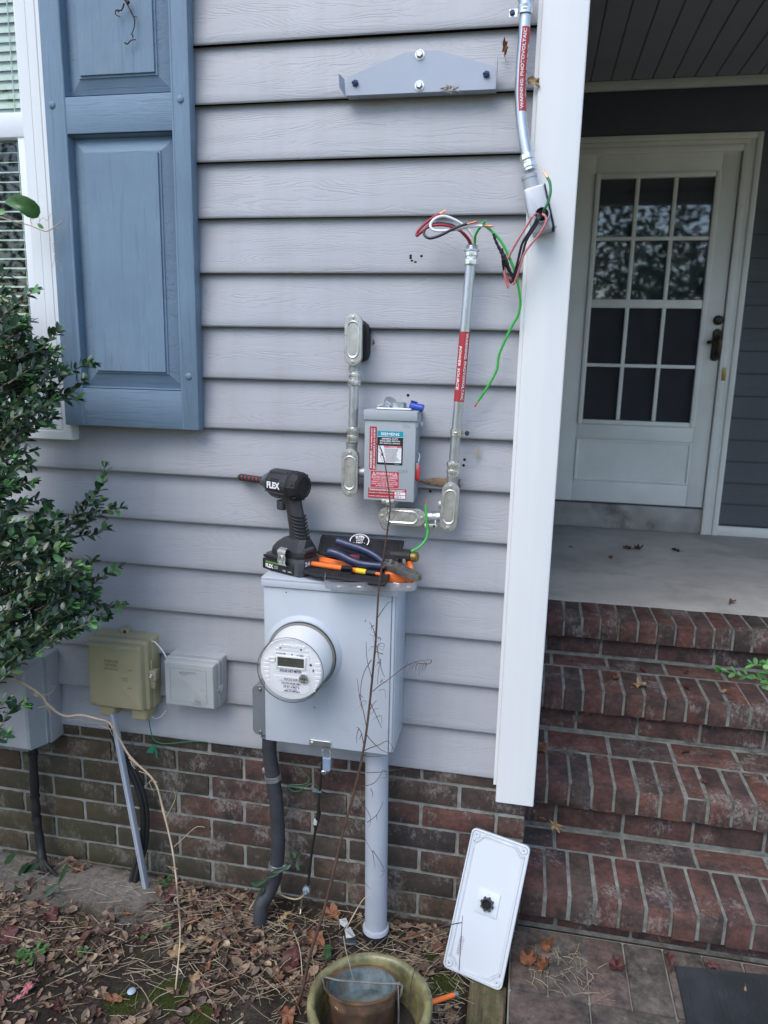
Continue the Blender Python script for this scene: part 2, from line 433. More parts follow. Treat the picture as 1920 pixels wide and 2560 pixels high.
M['lettering_green'] = mat('green_lettering', (.25,.6,.08), .5, 0, .05)
M['red_grip'] = mat('red_plastic', (.62,.05,.05), .35, 0, .08, 30)
M['blue_plastic'] = mat('blue_plastic', (.02,.06,.36), .35, 0, .1)
M['blue_screw'] = mat('dark_blue_screw', (.03,.055,.13), .35, .4, .2, 200)
M['bolt'] = mat('bright_bolt_steel', (.72,.71,.68), .28, .8, .1, 60)
M['black_rubber'] = mat('black_rubber', (.014,.014,.015), .6, 0, .25, 20, .3, 300)
M['black_plastic'] = mat('black_plastic', (.028,.028,.031), .5, 0, .2, 24, .25, 500, dirt=((.07,.068,.065), .62, 30))
M['dark_plastic'] = mat('charcoal_plastic', (.055,.058,.064), .45, 0, .15, 24, .15, 300)
M['fabric'] = mat('black_woven_fabric', (.025,.024,.028), .9, 0, .3, 40, .7, 900, .001, dirt=((.10,.09,.085), .70, 60), spec=.2)
M['fabric_edge'] = mat('black_edge_binding', (.018,.017,.02), .85, 0, .2, 60, .5, 700)
M['orange'] = mat('orange_insulation', (.85,.18,.03), .42, 0, .08, 20, dirt=((.35,.08,.02), .68, 60))
M['yellow'] = mat('yellow_band', (.85,.55,.02), .45, 0, .05)
M['navy'] = mat('navy_dipped_grip', (.018,.028,.075), .32, 0, .2, 20, dirt=((.07,.08,.10), .66, 50))
M['tool_steel'] = mat('worn_tool_steel', (.30,.285,.27), .42, .85, .3, 40, .4, 250)
M['red_wire'] = mat('red_wire_insulation', (.33,.02,.035), .35, 0, .1)
M['pink_wire'] = mat('faded_red_wire_insulation', (.68,.23,.25), .4, 0, .15, 30)
M['white_wire'] = mat('white_wire_insulation', (.78,.79,.80), .35, 0, .04)
M['black_wire'] = mat('black_wire_insulation', (.025,.024,.035), .35, 0, .1)
M['green_wire'] = mat('green_wire_insulation', (.05,.42,.07), .35, 0, .12, 10)
M['dkgreen_wire'] = mat('dark_green_wire_insulation', (.02,.17,.06), .35, 0, .12, 10)
M['copper'] = mat('stripped_copper', (.75,.36,.22), .32, .9, .15, 60)
M['tape'] = mat('black_vinyl_tape', (.014,.014,.015), .28, 0, .2, 40, .5, 200)
M['tan'] = mat('tan_weathered_plastic', (.40,.35,.205), .6, 0, .1, 7, .2, 200, dirt=((.20,.18,.10), .62, 5))
M['greyplastic'] = mat('grey_weathered_plastic', (.40,.42,.42), .65, 0, .1, 9, .2, 200, dirt=((.30,.31,.29), .58, 8))
M['boxgrey'] = mat('dull_grey_plastic', (.34,.355,.37), .6, 0, .08, 6, .15, 200, dirt=((.25,.26,.26), .6, 4))
M['fitting'] = mat('grey_pvc_fitting', (.165,.185,.21), .5, 0, .1, 12, dirt=((.18,.2,.21), .6, 10))
M['pvc'] = mat('grey_pvc_conduit', (.41,.445,.50), .5, 0, .10, 6, .1, 120, dirt=((.25,.26,.27), .60, 9))
M['flex'] = mat('dark_grey_flexible_jacket', (.036,.038,.044), .6, 0, .25, 14, .4, 120, dirt=((.10,.10,.095), .6, 12))
M['whiteplastic'] = mat('white_plastic_cover', (.58,.62,.66), .42, 0, .02, 5, .05, 200)
M['pot'] = mat('olive_glazed_ceramic', (.205,.19,.09), .36, 0, .5, 34, .3, 120, .001, dirt=((.085,.075,.04), .54, 26), coat=.2)
M['rust'] = mat('rusty_bucket_steel', (.11,.065,.04), .65, .25, .6, 14, .5, 90, dirt=((.24,.10,.035), .50, 11))
M['patina'] = mat('blue_green_water_stain', (.15,.195,.205), .5, .2, .6, 30, .3, 90, dirt=((.22,.18,.10), .52, 12))
M['wood'] = mat('mossy_weathered_board', (.105,.085,.042), .9, 0, .6, 22, .9, 60, .006, stretch=(4,.3,1), dirt=((.045,.06,.014), .50, 14))
M['matrubber'] = mat('worn_black_doormat', (.025,.028,.031), .75, 0, .5, 7, .6, 60, dirt=((.12,.125,.12), .63, 9))
M['stem'] = mat('brown_stem', (.075,.04,.025), .8, 0, .3, 40, .3, 200)
M['twig'] = mat('dark_dry_twig', (.055,.035,.025), .85, 0, .3, 60)
M['vine'] = mat('pale_tan_vine', (.42,.33,.23), .75, 0, .25, 20, .3, 160)
M['branch'] = mat('shrub_branch_bark', (.16,.13,.085), .85, 0, .3, 40)
M['leaf'] = island_mat('dark_glossy_shrub_leaf', [(0,(.012,.035,.018)),(.5,(.022,.058,.026)),(.85,(.035,.085,.035)),(.95,(.07,.13,.04)),(1,(.13,.19,.06))], .32, .25, 80, spec=.6)
M['leaf_light'] = island_mat('fresh_green_leaf', [(0,(.05,.16,.04)),(1,(.13,.30,.08))], .4, .25, 80)
M['leaf_vine'] = mat('green_vine_leaf', (.045,.13,.035), .4, 0, .25, 30, dirt=((.42,.36,.26), .64, 34))
M['weed'] = island_mat('low_green_weed', [(0,(.03,.09,.02)),(1,(.07,.17,.04))], .6, .3, 60)
M['dead'] = island_mat('dead_leaf', [(0,(.045,.028,.022)),(.18,(.105,.066,.046)),(.34,(.17,.11,.075)),(.46,(.24,.165,.105)),(.58,(.12,.09,.072)),(.68,(.075,.03,.026)),(.76,(.13,.055,.03)),(.86,(.30,.22,.14)),(.93,(.09,.07,.055)),(1,(.36,.28,.19))], .75, .35, 70, .3, 180)
M['dead_brown'] = mat('russet_dead_leaf', (.17,.065,.028), .65, 0, .4, 60, .4, 120)
M['dead_tan'] = mat('tan_dead_leaf', (.30,.20,.10), .7, 0, .35, 50, .4, 120)
M['dead_red'] = mat('dark_red_dead_leaf', (.075,.022,.02), .65, 0, .4, 60, .4, 120)
M['straw'] = island_mat('dry_straw', [(0,(.16,.115,.075)),(.5,(.32,.255,.17)),(1,(.48,.41,.29))], .8, .2, 40)
M['door'] = mat('aged_white_door_paint', (.76,.77,.72), .45, 0, .08, 4, .05, 200, dirt=((.33,.31,.25), .68, 3))
M['handle'] = mat('dark_bronze_hardware', (.05,.045,.035), .4, .8, .2, 40)
M['brass'] = mat('tarnished_brass', (.32,.24,.08), .4, .8, .2, 40)
M['step_mortar'] = mat('pale_step_mortar', (.21,.215,.19), .95, 0, .4, 30, .7, 300, .003, dirt=((.07,.07,.055), .52, 9))
M['ceil'] = mat('grey_porch_ceiling', (.27,.275,.295), .6, 0, .06, 3)
M['dark'] = mat('dark_interior', (.015,.016,.018), .9, 0, .1)
M['innerdoor'] = mat('dark_inner_door', (.022,.022,.024), .6, 0, .2, 4)
M['blind'] = mat('pale_window_blind', (.66,.70,.62), .6, 0, .05)
M['pane'] = glass('window_pane', (.90,.94,.92), extra=.0)
M['doorpane'] = glass('storm_door_pane', (.80,.84,.85), rough=.025, extra=.035)
M['screen'] = mat('dark_insect_screen', (.045,.047,.052), .85, 0, .1, spec=.1)
M['dome'] = glass('clear_meter_dome', (.985,.99,.99), extra=.0)
M['clear'] = frosted('clear_tray_plastic')
M['embossed'] = mat('embossed_steel_marks', (.66,.63,.52), .4, .3, .05)
M['lcd'] = mat('grey_green_display', (.075,.075,.06), .25, 0, .08)
M['hole'] = mat('black_void', (.008,.008,.008), .9, 0, 0)
M['foam'] = mat('brown_crusted_sealant', (.27,.19,.12), .85, 0, .5, 70, .6, 90, dirt=((.12,.06,.035), .52, 60))

# ================================================================== HOUSE
def shutter_mat(name, col, stretch):
    m, t, b, ob = base(name)
    n = noisen(t, ob, 1.0, 4, .6, .6, stretch)
    g = ramp(t, [(.36, (0,0,0)), (.48, (1,1,1)), (.56, (.5,)*3), (.66, (1,1,1))]); t.links.new(n, g.inputs[0])
    st = noisen(t, ob, 5, 5, .6); sr = ramp(t, [(.3, tuple(c*.86 for c in col)), (.7, tuple(c*1.1 for c in col))]); t.links.new(st, sr.inputs[0])
    out = mixc(t, g.outputs[0], tuple(c*.84 for c in col), sr.outputs[0])
    ck = noisen(t, ob, 3.2, 6, .7); cr = ramp(t, [(.55, (0,0,0)), (.8, (.5,)*3)]); t.links.new(ck, cr.inputs[0])
    out = mixc(t, cr.outputs[0], out, (.25,.31,.36))
    t.links.new(out, b.inputs['Base Color']); b.inputs['Roughness'].default_value = .55; b.inputs['Specular IOR Level'].default_value = .3
    bumpn(t, b, g.outputs[0], .4, .0009); return m
SC = (.168,.248,.332)
M['shutter'] = shutter_mat('blue_grey_shutter_vertical_grain', SC, (95,1,5))
M['shutter_h'] = shutter_mat('blue_grey_shutter_cross_grain', SC, (5,95,95))

house = thing('house', 'grey vinyl sided house wall on a brick foundation with blue shutter and covered porch', 'house', (0,0,0))
E_ = .127
def zb(k): return 2.24-E_*k
WX1, WX0, WZ0, WZ1 = -1.186, -2.12, 1.305, 2.72           # window opening with its trim
mb = MB()
def course(mb, x0, x1, z0, z1, k, dep=.0185, y=0.0):
    zbk = zb(k)
    prof = []
    pts = [(.0175, .0010), (.0030, 0.0), (.0008, .0018), (0, .005), (.0008, .02), (dep, E_+.0008)]
    for yy, dz in pts: prof.append((y+yy, zbk+dz))
    # clip to z0..z1
    out = []
    for i in range(len(prof)-1):
        (ya, za), (yb, zb_) = prof[i], prof[i+1]
        if zb_ <= z0 or za >= z1: 
            if not (abs(za-zb_) < 1e-9 and z0 <= za <= z1): continue
        t0 = 0 if za >= z0 else (z0-za)/(zb_-za); t1 = 1 if zb_ <= z1 else (z1-za)/(zb_-za)
        a = (ya+(yb-ya)*t0, za+(zb_-za)*t0); b = (ya+(yb-ya)*t1, za+(zb_-za)*t1)
        if not out: out.append(a)
        out.append(b)
    if len(out) < 2: return
    nx = max(2, int((x1-x0)/.12))
    vs = []; fs = []
    for i in range(nx+1):
        x = x0+(x1-x0)*i/nx
        for yy, z in out:
            wob = .0011*noise.noise(Vector((x*2.1, k*5.3, 1.0)))+.0006*noise.noise(Vector((x*7, k*3.1, z*9)))
            vs.append((x, yy+wob, z+.0012*noise.noise(Vector((x*1.7, k*2.7, 5.0)))))
    n = len(out)
    for i in range(nx):
        for j in range(n-1):
            fs.append((i*n+j, (i+1)*n+j, (i+1)*n+j+1, i*n+j+1))
    mb.add(vs, fs)
for k in range(-6, 15):
    z0, z1 = zb(k), zb(k)+E_+.001
    if z1 <= WZ0 or z0 >= WZ1: course(mb, -3.4, -.012, z0, z1, k)
    else:
        course(mb, -3.4, WX0, z0, z1, k)
        course(mb, WX1-.02, -.012, max(z0, -9), z1, k)
        if z0 < WZ0: course(mb, WX0, WX1-.02, z0, WZ0+.01, k)
        if z1 > WZ1: course(mb, WX0, WX1-.02, WZ1-.01, z1, k)
sd_o = mb.build('siding', M['siding'], house, smooth=50)
mb = MB(); mb.box(-3.4, -.012, .025, .16, .44, 1.30); mb.box(-3.4, WX0, .025, .16, 1.30, 3.0); mb.box(WX1-.02, .05, .0255, .161, 1.30, 3.0); mb.box(-.012, .05, .0245, .1605, .44, 1.3)
mb.build('wall_core', M['dark'], house, smooth=0)

# corner post: two faces with rounded edge and J channel
mb = MB()
prof = rrect(-.026, .0715, -.021, .0765, .004, 3)
zs = [.411, 3.0]
rings = [[(x, y, z) for x, y in prof] for z in zs]
mb.rings(rings)
mb.box(-.034, -.0262, -.013, .012, .455, 3.0)
post = mb.build('corner_post', M['trim'], house, smooth=40)

# brick foundation, each brick its own island
def bricks_xz(mb, x0, x1, z0, n, pitch_z, yf, dep, L=.194, J=.0095, first=0.0, clipx=None):
    h = pitch_z-J
    for r in range(n):
        z = z0+r*pitch_z
        x = x0+(first if r % 2 == 0 else first-(L+J)/2)
        while x < x1:
            a = max(x, x0); b = min(x+L, x1)
            if b-a > .02:
                jy = rnd.uniform(-.0018, .0018)
                mb.box(a+rnd.uniform(-.0012,.0012), b+rnd.uniform(-.0012,.0012), yf+jy, yf+dep, z+rnd.uniform(-.001,.001), z+h+rnd.uniform(-.001,.001), .0035, 2, jit=.0006)
            x += L+J
PZ_ = .0697
mb = MB()
zt = .489
bricks_xz(mb, -2.3, .053, zt-.0602-8*PZ_, 9, PZ_, .008, .05, first=.045)
mb.build('brick_course', M['brick'], house, smooth=30)
mb = MB()
nx, nz = 300, 56
vs = []; fs = []
for i in range(nx+1):
    for j in range(nz+1):
        x = -2.3+2.351*i/nx; z = -.12+.60*j/nz
        vs.append((x, .0130+.0035*noise.noise(Vector((x*70, 0, z*70)))+.002*noise.noise(Vector((x*20, 3, z*20))), z))
for i in range(nx):
    for j in range(nz): fs.append((i*(nz+1)+j, (i+1)*(nz+1)+j, (i+1)*(nz+1)+j+1, i*(nz+1)+j+1))
mb.add(vs, fs); mb.box(-2.3, .049, .02, .15, -.12, .44)
mb.build('mortar_bed', M['mortar'], house, smooth=60)
mb = MB(); mb.box(.046, .053, .03, .06, -.12, .42); mb.build('corner_return', M['brick'], house, smooth=0)

# ------------------------------------------------------------------ window
win = MB()
tr = rrect(WX0, WX1, WZ0, WZ1, .002, 1)
def frame(mb, x0, x1, z0, z1, wd, y0, y1, bev=.002):
    mb.box(x0, x0+wd, y0, y1, z0, z1, bev); mb.box(x1-wd, x1, y0, y1, z0, z1, bev)
    mb.box(x0+wd, x1-wd, y0+.0004, y1, z0, z0+wd, bev); mb.box(x0+wd, x1-wd, y0+.0004, y1, z1-wd, z1, bev)
def mitred(mb, x0, x1, z0, z1, steps):         # mitred trim profile: steps = [(inset, y)...]
    n = 4
    for ins, y in steps: pass
    rings = []
    for ins, y in steps: rings.append([(x0+ins, y, z0+ins), (x1-ins, y, z0+ins), (x1-ins, y, z1-ins), (x0+ins, y, z1-ins)])
    mb.rings(rings, cap=False)
mitred(win, WX0, WX1, WZ0, WZ1, [(0,.014),(0,-.016),(.0015,-.019),(.022,-.019),(.024,-.0165),(.026,-.0165),(.028,-.019),(.05,-.019),(.0515,-.0175),(.053,-.019),(.078,-.019),(.080,-.017),(.082,-.006),(.082,.03)])
w_ = win.build('window', M['trim'], house, smooth=25)
sx0, sx1 = WX0+.082, WX1-.082
railz = (2.055+2.113)/2
mb = MB(); frame(mb, sx0, sx1, WZ0+.082, railz+.029, .028, -.001, .03); 
mb.build('lower_sash', M['sash'], w_, smooth=30)
mb = MB(); frame(mb, sx0, sx1, railz-.029, WZ1-.082, .022, .010, .034); mb.box(sx0, sx1, -.004, .0305, railz-.0285, railz+.0285, .002)
mb.build('upper_sash', M['sash'], w_, smooth=30)
mb = MB(); mb.box(sx0+.02, sx1-.02, .016, .019, WZ0+.1, railz-.02); mb.box(sx0+.018, sx1-.018, .022, .025, railz+.02, WZ1-.1)
mb.build('pane', M['pane'], w_, smooth=0)
mb = MB()
z = WZ0+.09
while z < WZ1-.09:
    up = z > railz
    tilt = 1.15 if up else .30
    c, s_ = math.cos(tilt)*.0118, math.sin(tilt)*.0118
    y = .062
    rings = []
    for i in range(5):
        u = -1+.5*i; rings.append((y+u*c*.9, z+u*s_*1.0+(1-u*u)*.0015))
    vs = []; fs = []
    sag = rnd.uniform(-.0025, .0025)
    for i, (yy, zz) in enumerate(rings): vs += [(sx0, yy-.03, zz+sag), (sx1, yy-.03, zz-sag*.5)]
    for i in range(4): fs.append((2*i, 2*i+1, 2*i+3, 2*i+2))
    mb.add(vs, fs); z += .0215 if up else .0235
mb.tube([(sx1-.05, .027, WZ0+.09), (sx1-.05, .027, WZ1-.1)], .0012, 6)
mb.tube([(sx1-.03, .027, WZ0+.35), (sx1-.03, .027, WZ1-.1)], .0011, 6)
mb.build('blind', M['blind'], w_, smooth=60)
mb = MB(); mb.box(sx0-.02, sx1+.02, .10, .11, WZ0, WZ1)
mb.build('dark_room', M['dark'], w_, smooth=0)

# ------------------------------------------------------------------ shutter
SX0, SX1 = -1.192, -.817; SZ0, SZ1 = 1.347, 2.86; SY = -.035
ix0, ix1 = -1.136, -.8635
sh = MB()
def stile(mb, x0, x1): mb.box(x0, x1, SY, -.004, SZ0, SZ1, .0025)
stile(sh, SX0, ix0-.004); stile(sh, ix1+.004, SX1)
shutter = sh.build('shutter', M['shutter'], house, smooth=30)
for (a, b) in ((SZ0+.0005, 1.444), (2.049, 2.131), (2.72, SZ1-.0005)):
    mb = MB(); mb.box(ix0-.0038, ix1+.0038, SY+.0012, -.004, a, b, .002)
    mb.build('rail', M['shutter_h'], shutter, smooth=30)
mb = MB()
for s in (-1, 1):      # beaded inner edges of the stiles
    xx = ix0-.004 if s < 0 else ix1+.004
    mb.tube([(xx, SY+.003, SZ0+.002), (xx, SY+.003, SZ1-.002)], .0042, 8)
mb.build('bead', M['shutter'], shutter, smooth=60)
for (a, b) in ((1.446, 2.047), (2.133, 2.718)):
    # sunk border with sloped edges, raised field
    mb = MB(); x0, x1 = ix0-.003, ix1+.003
    def rect(i, y, e=0): return [(x0+i, y, a+i+e), (x1-i, y, a+i+e), (x1-i, y, b-i-e), (x0+i, y, b-i-e)]
    mb.rings([rect(0, SY+.004), rect(.003, SY+.026), rect(.038, SY+.012), rect(.0385, SY+.009), rect(.043, SY+.009), rect(.044, SY+.004)], cap=False)
    pn = mb.build('panel', M['shutter_h'], shutter, smooth=20)
    mb = MB(); i = .044; mb.add([(x0+i,SY+.004,a+i),(x1-i,SY+.004,a+i),(x1-i,SY+.004,b-i),(x0+i,SY+.004,b-i)], [(0,1,2,3)])
    mb.build('raised_field', M['shutter'], shutter, smooth=0)
for v, x, y in (('A',308,622), ('A',1068,588), ('Lm',1118,690)):
    p = P(v, x, y, SY); mb = MB(); mb.lathe([(.0085,0),(.0085,.0015),(.0065,.0035),(.002,.0045)], p, (0,-1,0), 18)
    mb.build('screw_cap', M['shutter'], shutter, smooth=40)

# ------------------------------------------------------------------ porch: back wall, door, ceiling
YB = 2.58; ZP = .598; ZC = 2.953
dk = 2.58
mb = MB()
for k in range(-8, 14):
    z0 = ZP+.06+.1195*k
    if z0 < ZP or z0 > 2.62: continue
    pr = [(.010, 0), (0, .001), (0, .008), (.014, .1197)]
    for xa, xb in ((-.2, .22), (1.075, 3.6)):
        vs = []; fs = []
        for x in (xa, xb):
            for yy, dz in pr: vs.append((x, YB+yy, z0+dz))
        for j in range(3): fs.append((j, 4+j, 5+j, j+1))
        mb.add(vs, fs)
mb.box(-.2, 3.6, YB+.016, YB+.1, ZP, 3.0)
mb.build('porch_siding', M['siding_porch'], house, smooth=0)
CT_ = P('c1', 1000, 105, YB).z
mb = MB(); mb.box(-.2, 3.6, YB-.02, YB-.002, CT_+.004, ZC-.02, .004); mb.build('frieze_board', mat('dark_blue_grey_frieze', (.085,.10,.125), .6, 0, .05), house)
mb = MB(); mb.box(-.15, 3.6, YB-.06, YB-.0305, ZC-.045, ZC-.001, .006)
mb.build('porch_trim', M['door'], house); mb = MB(); mb.box(1.075, 3.6, YB-.028, YB-.0005, ZP+.001, ZP+.055, .004)
mb.build('porch_trim', M['door'], house)
# ceiling boards run front to back
mb = MB()
x = -.1
while x < 3.6:
    mb.box(x, x+.097, -.018, YB-.001, ZC, ZC+.012, .0035, 1); mb.box(x+.096, x+.102, -.018, YB-.001, ZC+.008, ZC+.013); x += .1015
mb.build('porch_ceiling', M['ceil'], house, smooth=0)
mb = MB(); mb.box(.075, 3.7, -.10, -.02, 2.86, 3.0, .004); mb.build('porch_beam', M['trim'], house)
mb = MB(); mb.box(-3.4, 3.8, -.12, YB+.2, 3.02, 3.10); mb.build('roof_deck', M['dark'], house, smooth=0)
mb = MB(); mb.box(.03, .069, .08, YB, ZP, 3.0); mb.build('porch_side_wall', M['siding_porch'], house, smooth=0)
mb = MB(); mb.box(3.5, 3.6, -.02, .08, .6, 3.0, .004); mb.build('porch_post', M['trim'], house)

def B(v, x, y, Y=YB): return P(v, x, y, Y)
# door casing
cxr = B('c1', 1625, 90).x; ctop = B('c1', 1000, 105).z; cin = B('c1', 1490, 190).x; ctin = B('c1', 450, 215).z
cxl = -.02
mb = MB()
for a0, a1, yy in ((0, .03, YB-.032), (.03, .055, YB-.025), (.055, cxr-cin, YB-.03)):
    mb.box(cxr-a1, cxr-a0-.0005, yy, YB+.016, ZP+.001, ctop-a0-.0005, .003)
    mb.box(cxl, cxr-a1, yy+.0005, YB+.016, ctop-a1, ctop-a0-.001, .003)
mb.build('door_casing', M['door'], house)
# threshold
tz = B('c2', 1220, 985).z
mb = MB(); mb.box(cxl, cin+.02, YB-.012, YB+.05, ZP+.0005, tz-.012, .004); 
mb.build('threshold', mat('stained_threshold', (.34,.32,.29), .7, 0, .25, 5, dirt=((.07,.055,.045), .55, 4)), house)
# storm door
dx0, dx1 = .06, cin; dz0, dz1 = tz, ctin-.006; DY = YB-.012
gx0, gx1 = B('c1',540,400).x, B('c1',1305,380).x; gzt = B('c1',540,400).z; gzb = B('c2',410,390).z
mb = MB()
mb.box(dx0, gx0-.028, DY, YB+.02, dz0, dz1, .003); mb.box(gx1+.028, dx1-.004, DY, YB+.02, dz0, dz1, .003)
mb.box(gx0-.028, gx1+.028, DY+.0006, YB+.02, gzt+.028, dz1, .003)
pz1 = B('c2',400,520).z; pz0 = B('c2',360,800).z; px0 = gx0-.0278; px1 = gx1+.0278
mb.box(gx0-.028, gx1+.028, DY+.0006, YB+.02, pz1, gzb-.03, .003); mb.box(gx0-.028, gx1+.028, DY+.0006, YB+.02, dz0+.0005, pz0, .003)
door = mb.build('storm_door', M['door'], house)
mb = MB(); frame(mb, gx0-.0275, gx1+.0275, gzb-.0295, gzt+.0275, .027, DY-.012, DY+.016, .005)
zr = [B('c1',640,798).z, B('c1',600,1230).z, B('c1',560,1640).z]; xr = [(gx0+(gx1-gx0)/3), gx0+2*(gx1-gx0)/3]
mb.build('glazing_frame', M['door'], door)
mb = MB()
for i, z in enumerate(zr):
    h = .022 if i == 1 else .0095
    mb.box(gx0, gx1, DY-.006-(.004 if i == 1 else 0), DY+.014, z-h, z+h, .003)
for x in xr: mb.box(x-.0105, x+.0105, DY-.0045, DY+.0135, gzb, gzt, .003)
mb.build('glazing_bar', M['door'], door)
mb = MB(); mb.box(gx0, gx1, DY+.017, DY+.021, gzb, gzt); mb.build('pane', M['doorpane'], door, smooth=0)
mb = MB(); mb.box(gx0, gx1, DY+.0150, DY+.0158, gzb, zr[1]); mb.build('insect_screen', M['screen'], door, smooth=0)
mb = MB(); x0, x1, z0, z1 = px0, px1, pz0, pz1
mb.rings([[(x0+i,y,z0+i),(x1-i,y,z0+i),(x1-i,y,z1-i),(x0+i,y,z1-i)] for i, y in ((0,DY+.0012),(.004,DY-.006),(.014,DY-.006),(.022,DY+.014),(.034,DY+.014),(.055,DY+.002),(.060,DY+.002),(.0605,DY+.0025))], cap=True)
mb.build('kick_panel', M['door'], door, smooth=20)
# inner door seen dimly through the storm glass: arched light, wreath
mb = MB(); mb.box(dx0, dx1, YB+.06, YB+.10, dz0, dz1); 
inner = mb.build('inner_door', M['innerdoor'], door, smooth=0)
mb = MB(); xm = (gx0+gx1)/2; za = B('c1',900,760).z
for k, rr in ((0, .30), (1, .17)):
    pts = [(xm+rr*math.cos(R(a)), YB+.055, za+rr*1.05*math.sin(R(a))) for a in range(0, 181, 9)]
    mb.tube(pts, .011, 6)
for a in (45, 90, 135): mb.tube([(xm+.17*math.cos(R(a)), YB+.055, za+.17*math.sin(R(a))), (xm+.3*math.cos(R(a)), YB+.055, za+.31*math.sin(R(a)))], .008, 6)
mb.box(xm-.32, xm+.32, YB+.045, YB+.0595, za-.03, za, .004)
mb.build('fanlight', M['trim'], door, smooth=40)
# lever, lock, strike plate
mb = MB(); p = B('c1',1325,1340,DY); mb.lathe([(.026,0),(.026,.008),(.018,.02),(.012,.022)], p, (0,-1,0), 20)
p = B('c1',1310,1500,DY); mb.loft(stadium(p.x, p.z-.005, .022, .085), [(0,p.y),(0,p.y-.008),(.004,p.y-.013)])
mb.tube(spline([(p.x,p.y-.01,p.z+.04),(p.x,p.y-.05,p.z+.03),(p.x+.004,p.y-.055,p.z-.01),(p.x,p.y-.045,p.z-.06),(p.x,p.y-.01,p.z-.07)]), .011, 8)
mb.tube([(p.x,p.y-.01,p.z+.015),(p.x-.05,p.y-.04,p.z+.008)], .009, 8)
mb.build('door_handle', M['handle'], door)
mb = MB(); p = B('c2',1365,95,YB-.033); mb.box(p.x-.010, p.x+.010, p.y-.003, p.y+.002, p.z-.035, p.z+.035, .002); mb.build('bell_plate', M['brass'], house)

# ================================================================== STEPS, PORCH FLOOR
steps = thing('brick_steps', 'four weathered red brick steps with rowlock nosings climbing to the porch', 'steps', (.06,.05,0))
TOPS = [.109, .278, .443, .598]; YS = [.052, .335, .655, .955]; XS0, XS1 = .054, 2.3
for i in range(4):
    zt, yf = TOPS[i], YS[i]; zlow = TOPS[i-1] if i else -.02
    yn = YS[i+1] if i < 3 else yf+.20
    mb = MB(); P_ = .0668; off = rnd.uniform(0,.03)
    RH = .083
    x = (B('c4',595,500,yf).x, B('c3',435,1260,yf).x, B('c3',393,690,yf).x, B('c3',400,230,yf).x)[i]
    while x-P_ > XS0-.05: x -= P_
    while x < XS1:
        a, b = max(x+.0036, XS0), x+P_-.0036
        if b-a > .012:
            mb.box(a+rnd.uniform(-.001,.001), b+rnd.uniform(-.001,.001), yf+rnd.uniform(-.003,.003), yf+.193+rnd.uniform(-.003,.003), zt-RH+rnd.uniform(-.0015,.0015), zt+rnd.uniform(-.0025,.0015), .005, 2, jit=.001)
        x += P_
    if i < 3:               # stretcher row behind the nosing
        x = XS0-rnd.uniform(0,.15)
        while x < XS1:
            a, b = max(x, XS0), x+.194
            if b > XS0+.02: mb.box(a, b, yf+.203, yn+.01, zt-.06, zt+rnd.uniform(-.003,.001), .004, 2, jit=.001)
            x += .2035
    x = XS0-rnd.uniform(0,.15)
    while x < XS1:          # riser course under the nosing
        a, b = max(x, XS0), x+.194
        if b > XS0+.02: mb.box(a, b, yf+.032, yf+.11, zlow+.002, zt-RH-.010, .003, 2, jit=.001)
        x += .2035
    st = mb.build('step', M['step_brick'], steps, smooth=30)
    mb = MB(); mb.box(XS0+.001, XS1, yf+.0045, yn+.02, zt-RH+.003, zt-.003); mb.box(XS0+.001, XS1, yf+.036, yn+.02, -.05, zt-RH+.002)
    mb.build('mortar', M['step_mortar'], st, smooth=0)
mb = MB(); mb.box(.06, 3.6, YS[3]+.198, YB+.05, .2, ZP, .004)
pf = mb.build('porch_floor', M['concrete']); tag(pf, kind='structure')

# ================================================================== GROUND
def ground_z(x, y):
    h = .010*noise.noise(Vector((x*3, y*3, 0)))+.006*noise.noise(Vector((x*11, y*11, 2)))+.003*noise.noise(Vector((x*34, y*34, 4)))
    if y < 0: h += .030*math.exp(-((x+1.25)/.35)**2)*math.exp(-((y+.08)/.16)**2)     # sandy mound at the left of the wall
    h -= .006
    if x > .028: h = -.035
    elif x > -.075 and y < -.12: h = -.03
    d = math.hypot(max(abs(x)-3, 0), max(abs(y)-3, 0))
    if d > 0: h -= .01*min(d, 5)
    return h
xs = [-60,-30,-15,-8,-5,-3.5,-2.6]+[-2.1+.0135*i for i in range(int(2.35/.0135))]+[.3,.6,1.2,2,3,5,8,15,30,60]
ys = [-60,-30,-15,-8,-5,-3.2,-2.2,-1.6]+[-1.2+.0135*i for i in range(int(1.28/.0135))]+[.3,1,3,6,15,40]
vs = [(x, y, ground_z(x, y)) for x in xs for y in ys]; fs = []
ny = len(ys)
for i in range(len(xs)-1):
    for j in range(ny-1): fs.append((i*ny+j, (i+1)*ny+j, (i+1)*ny+j+1, i*ny+j+1))
MOSS = []
for v_, x_, y_, r_ in (('c4',110,900,.045), ('c4',60,770,.03), ('l7',1130,1420,.055), ('l7',830,1480,.045), ('g8',1560,1700,.05), ('l7',1330,1560,.035)):
    p_ = G(v_, x_, y_, 0); MOSS.append((p_.x, p_.y, r_))
m, t, b, ob = base('leafy_garden_soil')
n1 = noisen(t, ob, 9, 6, .7); r1 = ramp(t, [(.3, (.022,.017,.013)), (.5, (.045,.035,.027)), (.7, (.085,.070,.056))]); t.links.new(n1, r1.inputs[0])
n2 = noisen(t, ob, 120, 4, .7); r2 = ramp(t, [(.3, (.55,)*3), (.7, (1.4,)*3)]); t.links.new(n2, r2.inputs[0])
o_ = mixc(t, 1.0, r1.outputs[0], r2.outputs[0], 'MULTIPLY')
sp = N(t, 'ShaderNodeSeparateXYZ'); t.links.new(ob, sp.inputs[0])
yr = N(t, 'ShaderNodeMapRange'); yr.inputs[1].default_value = -.24; yr.inputs[2].default_value = -.10; t.links.new(sp.outputs[1], yr.inputs[0])
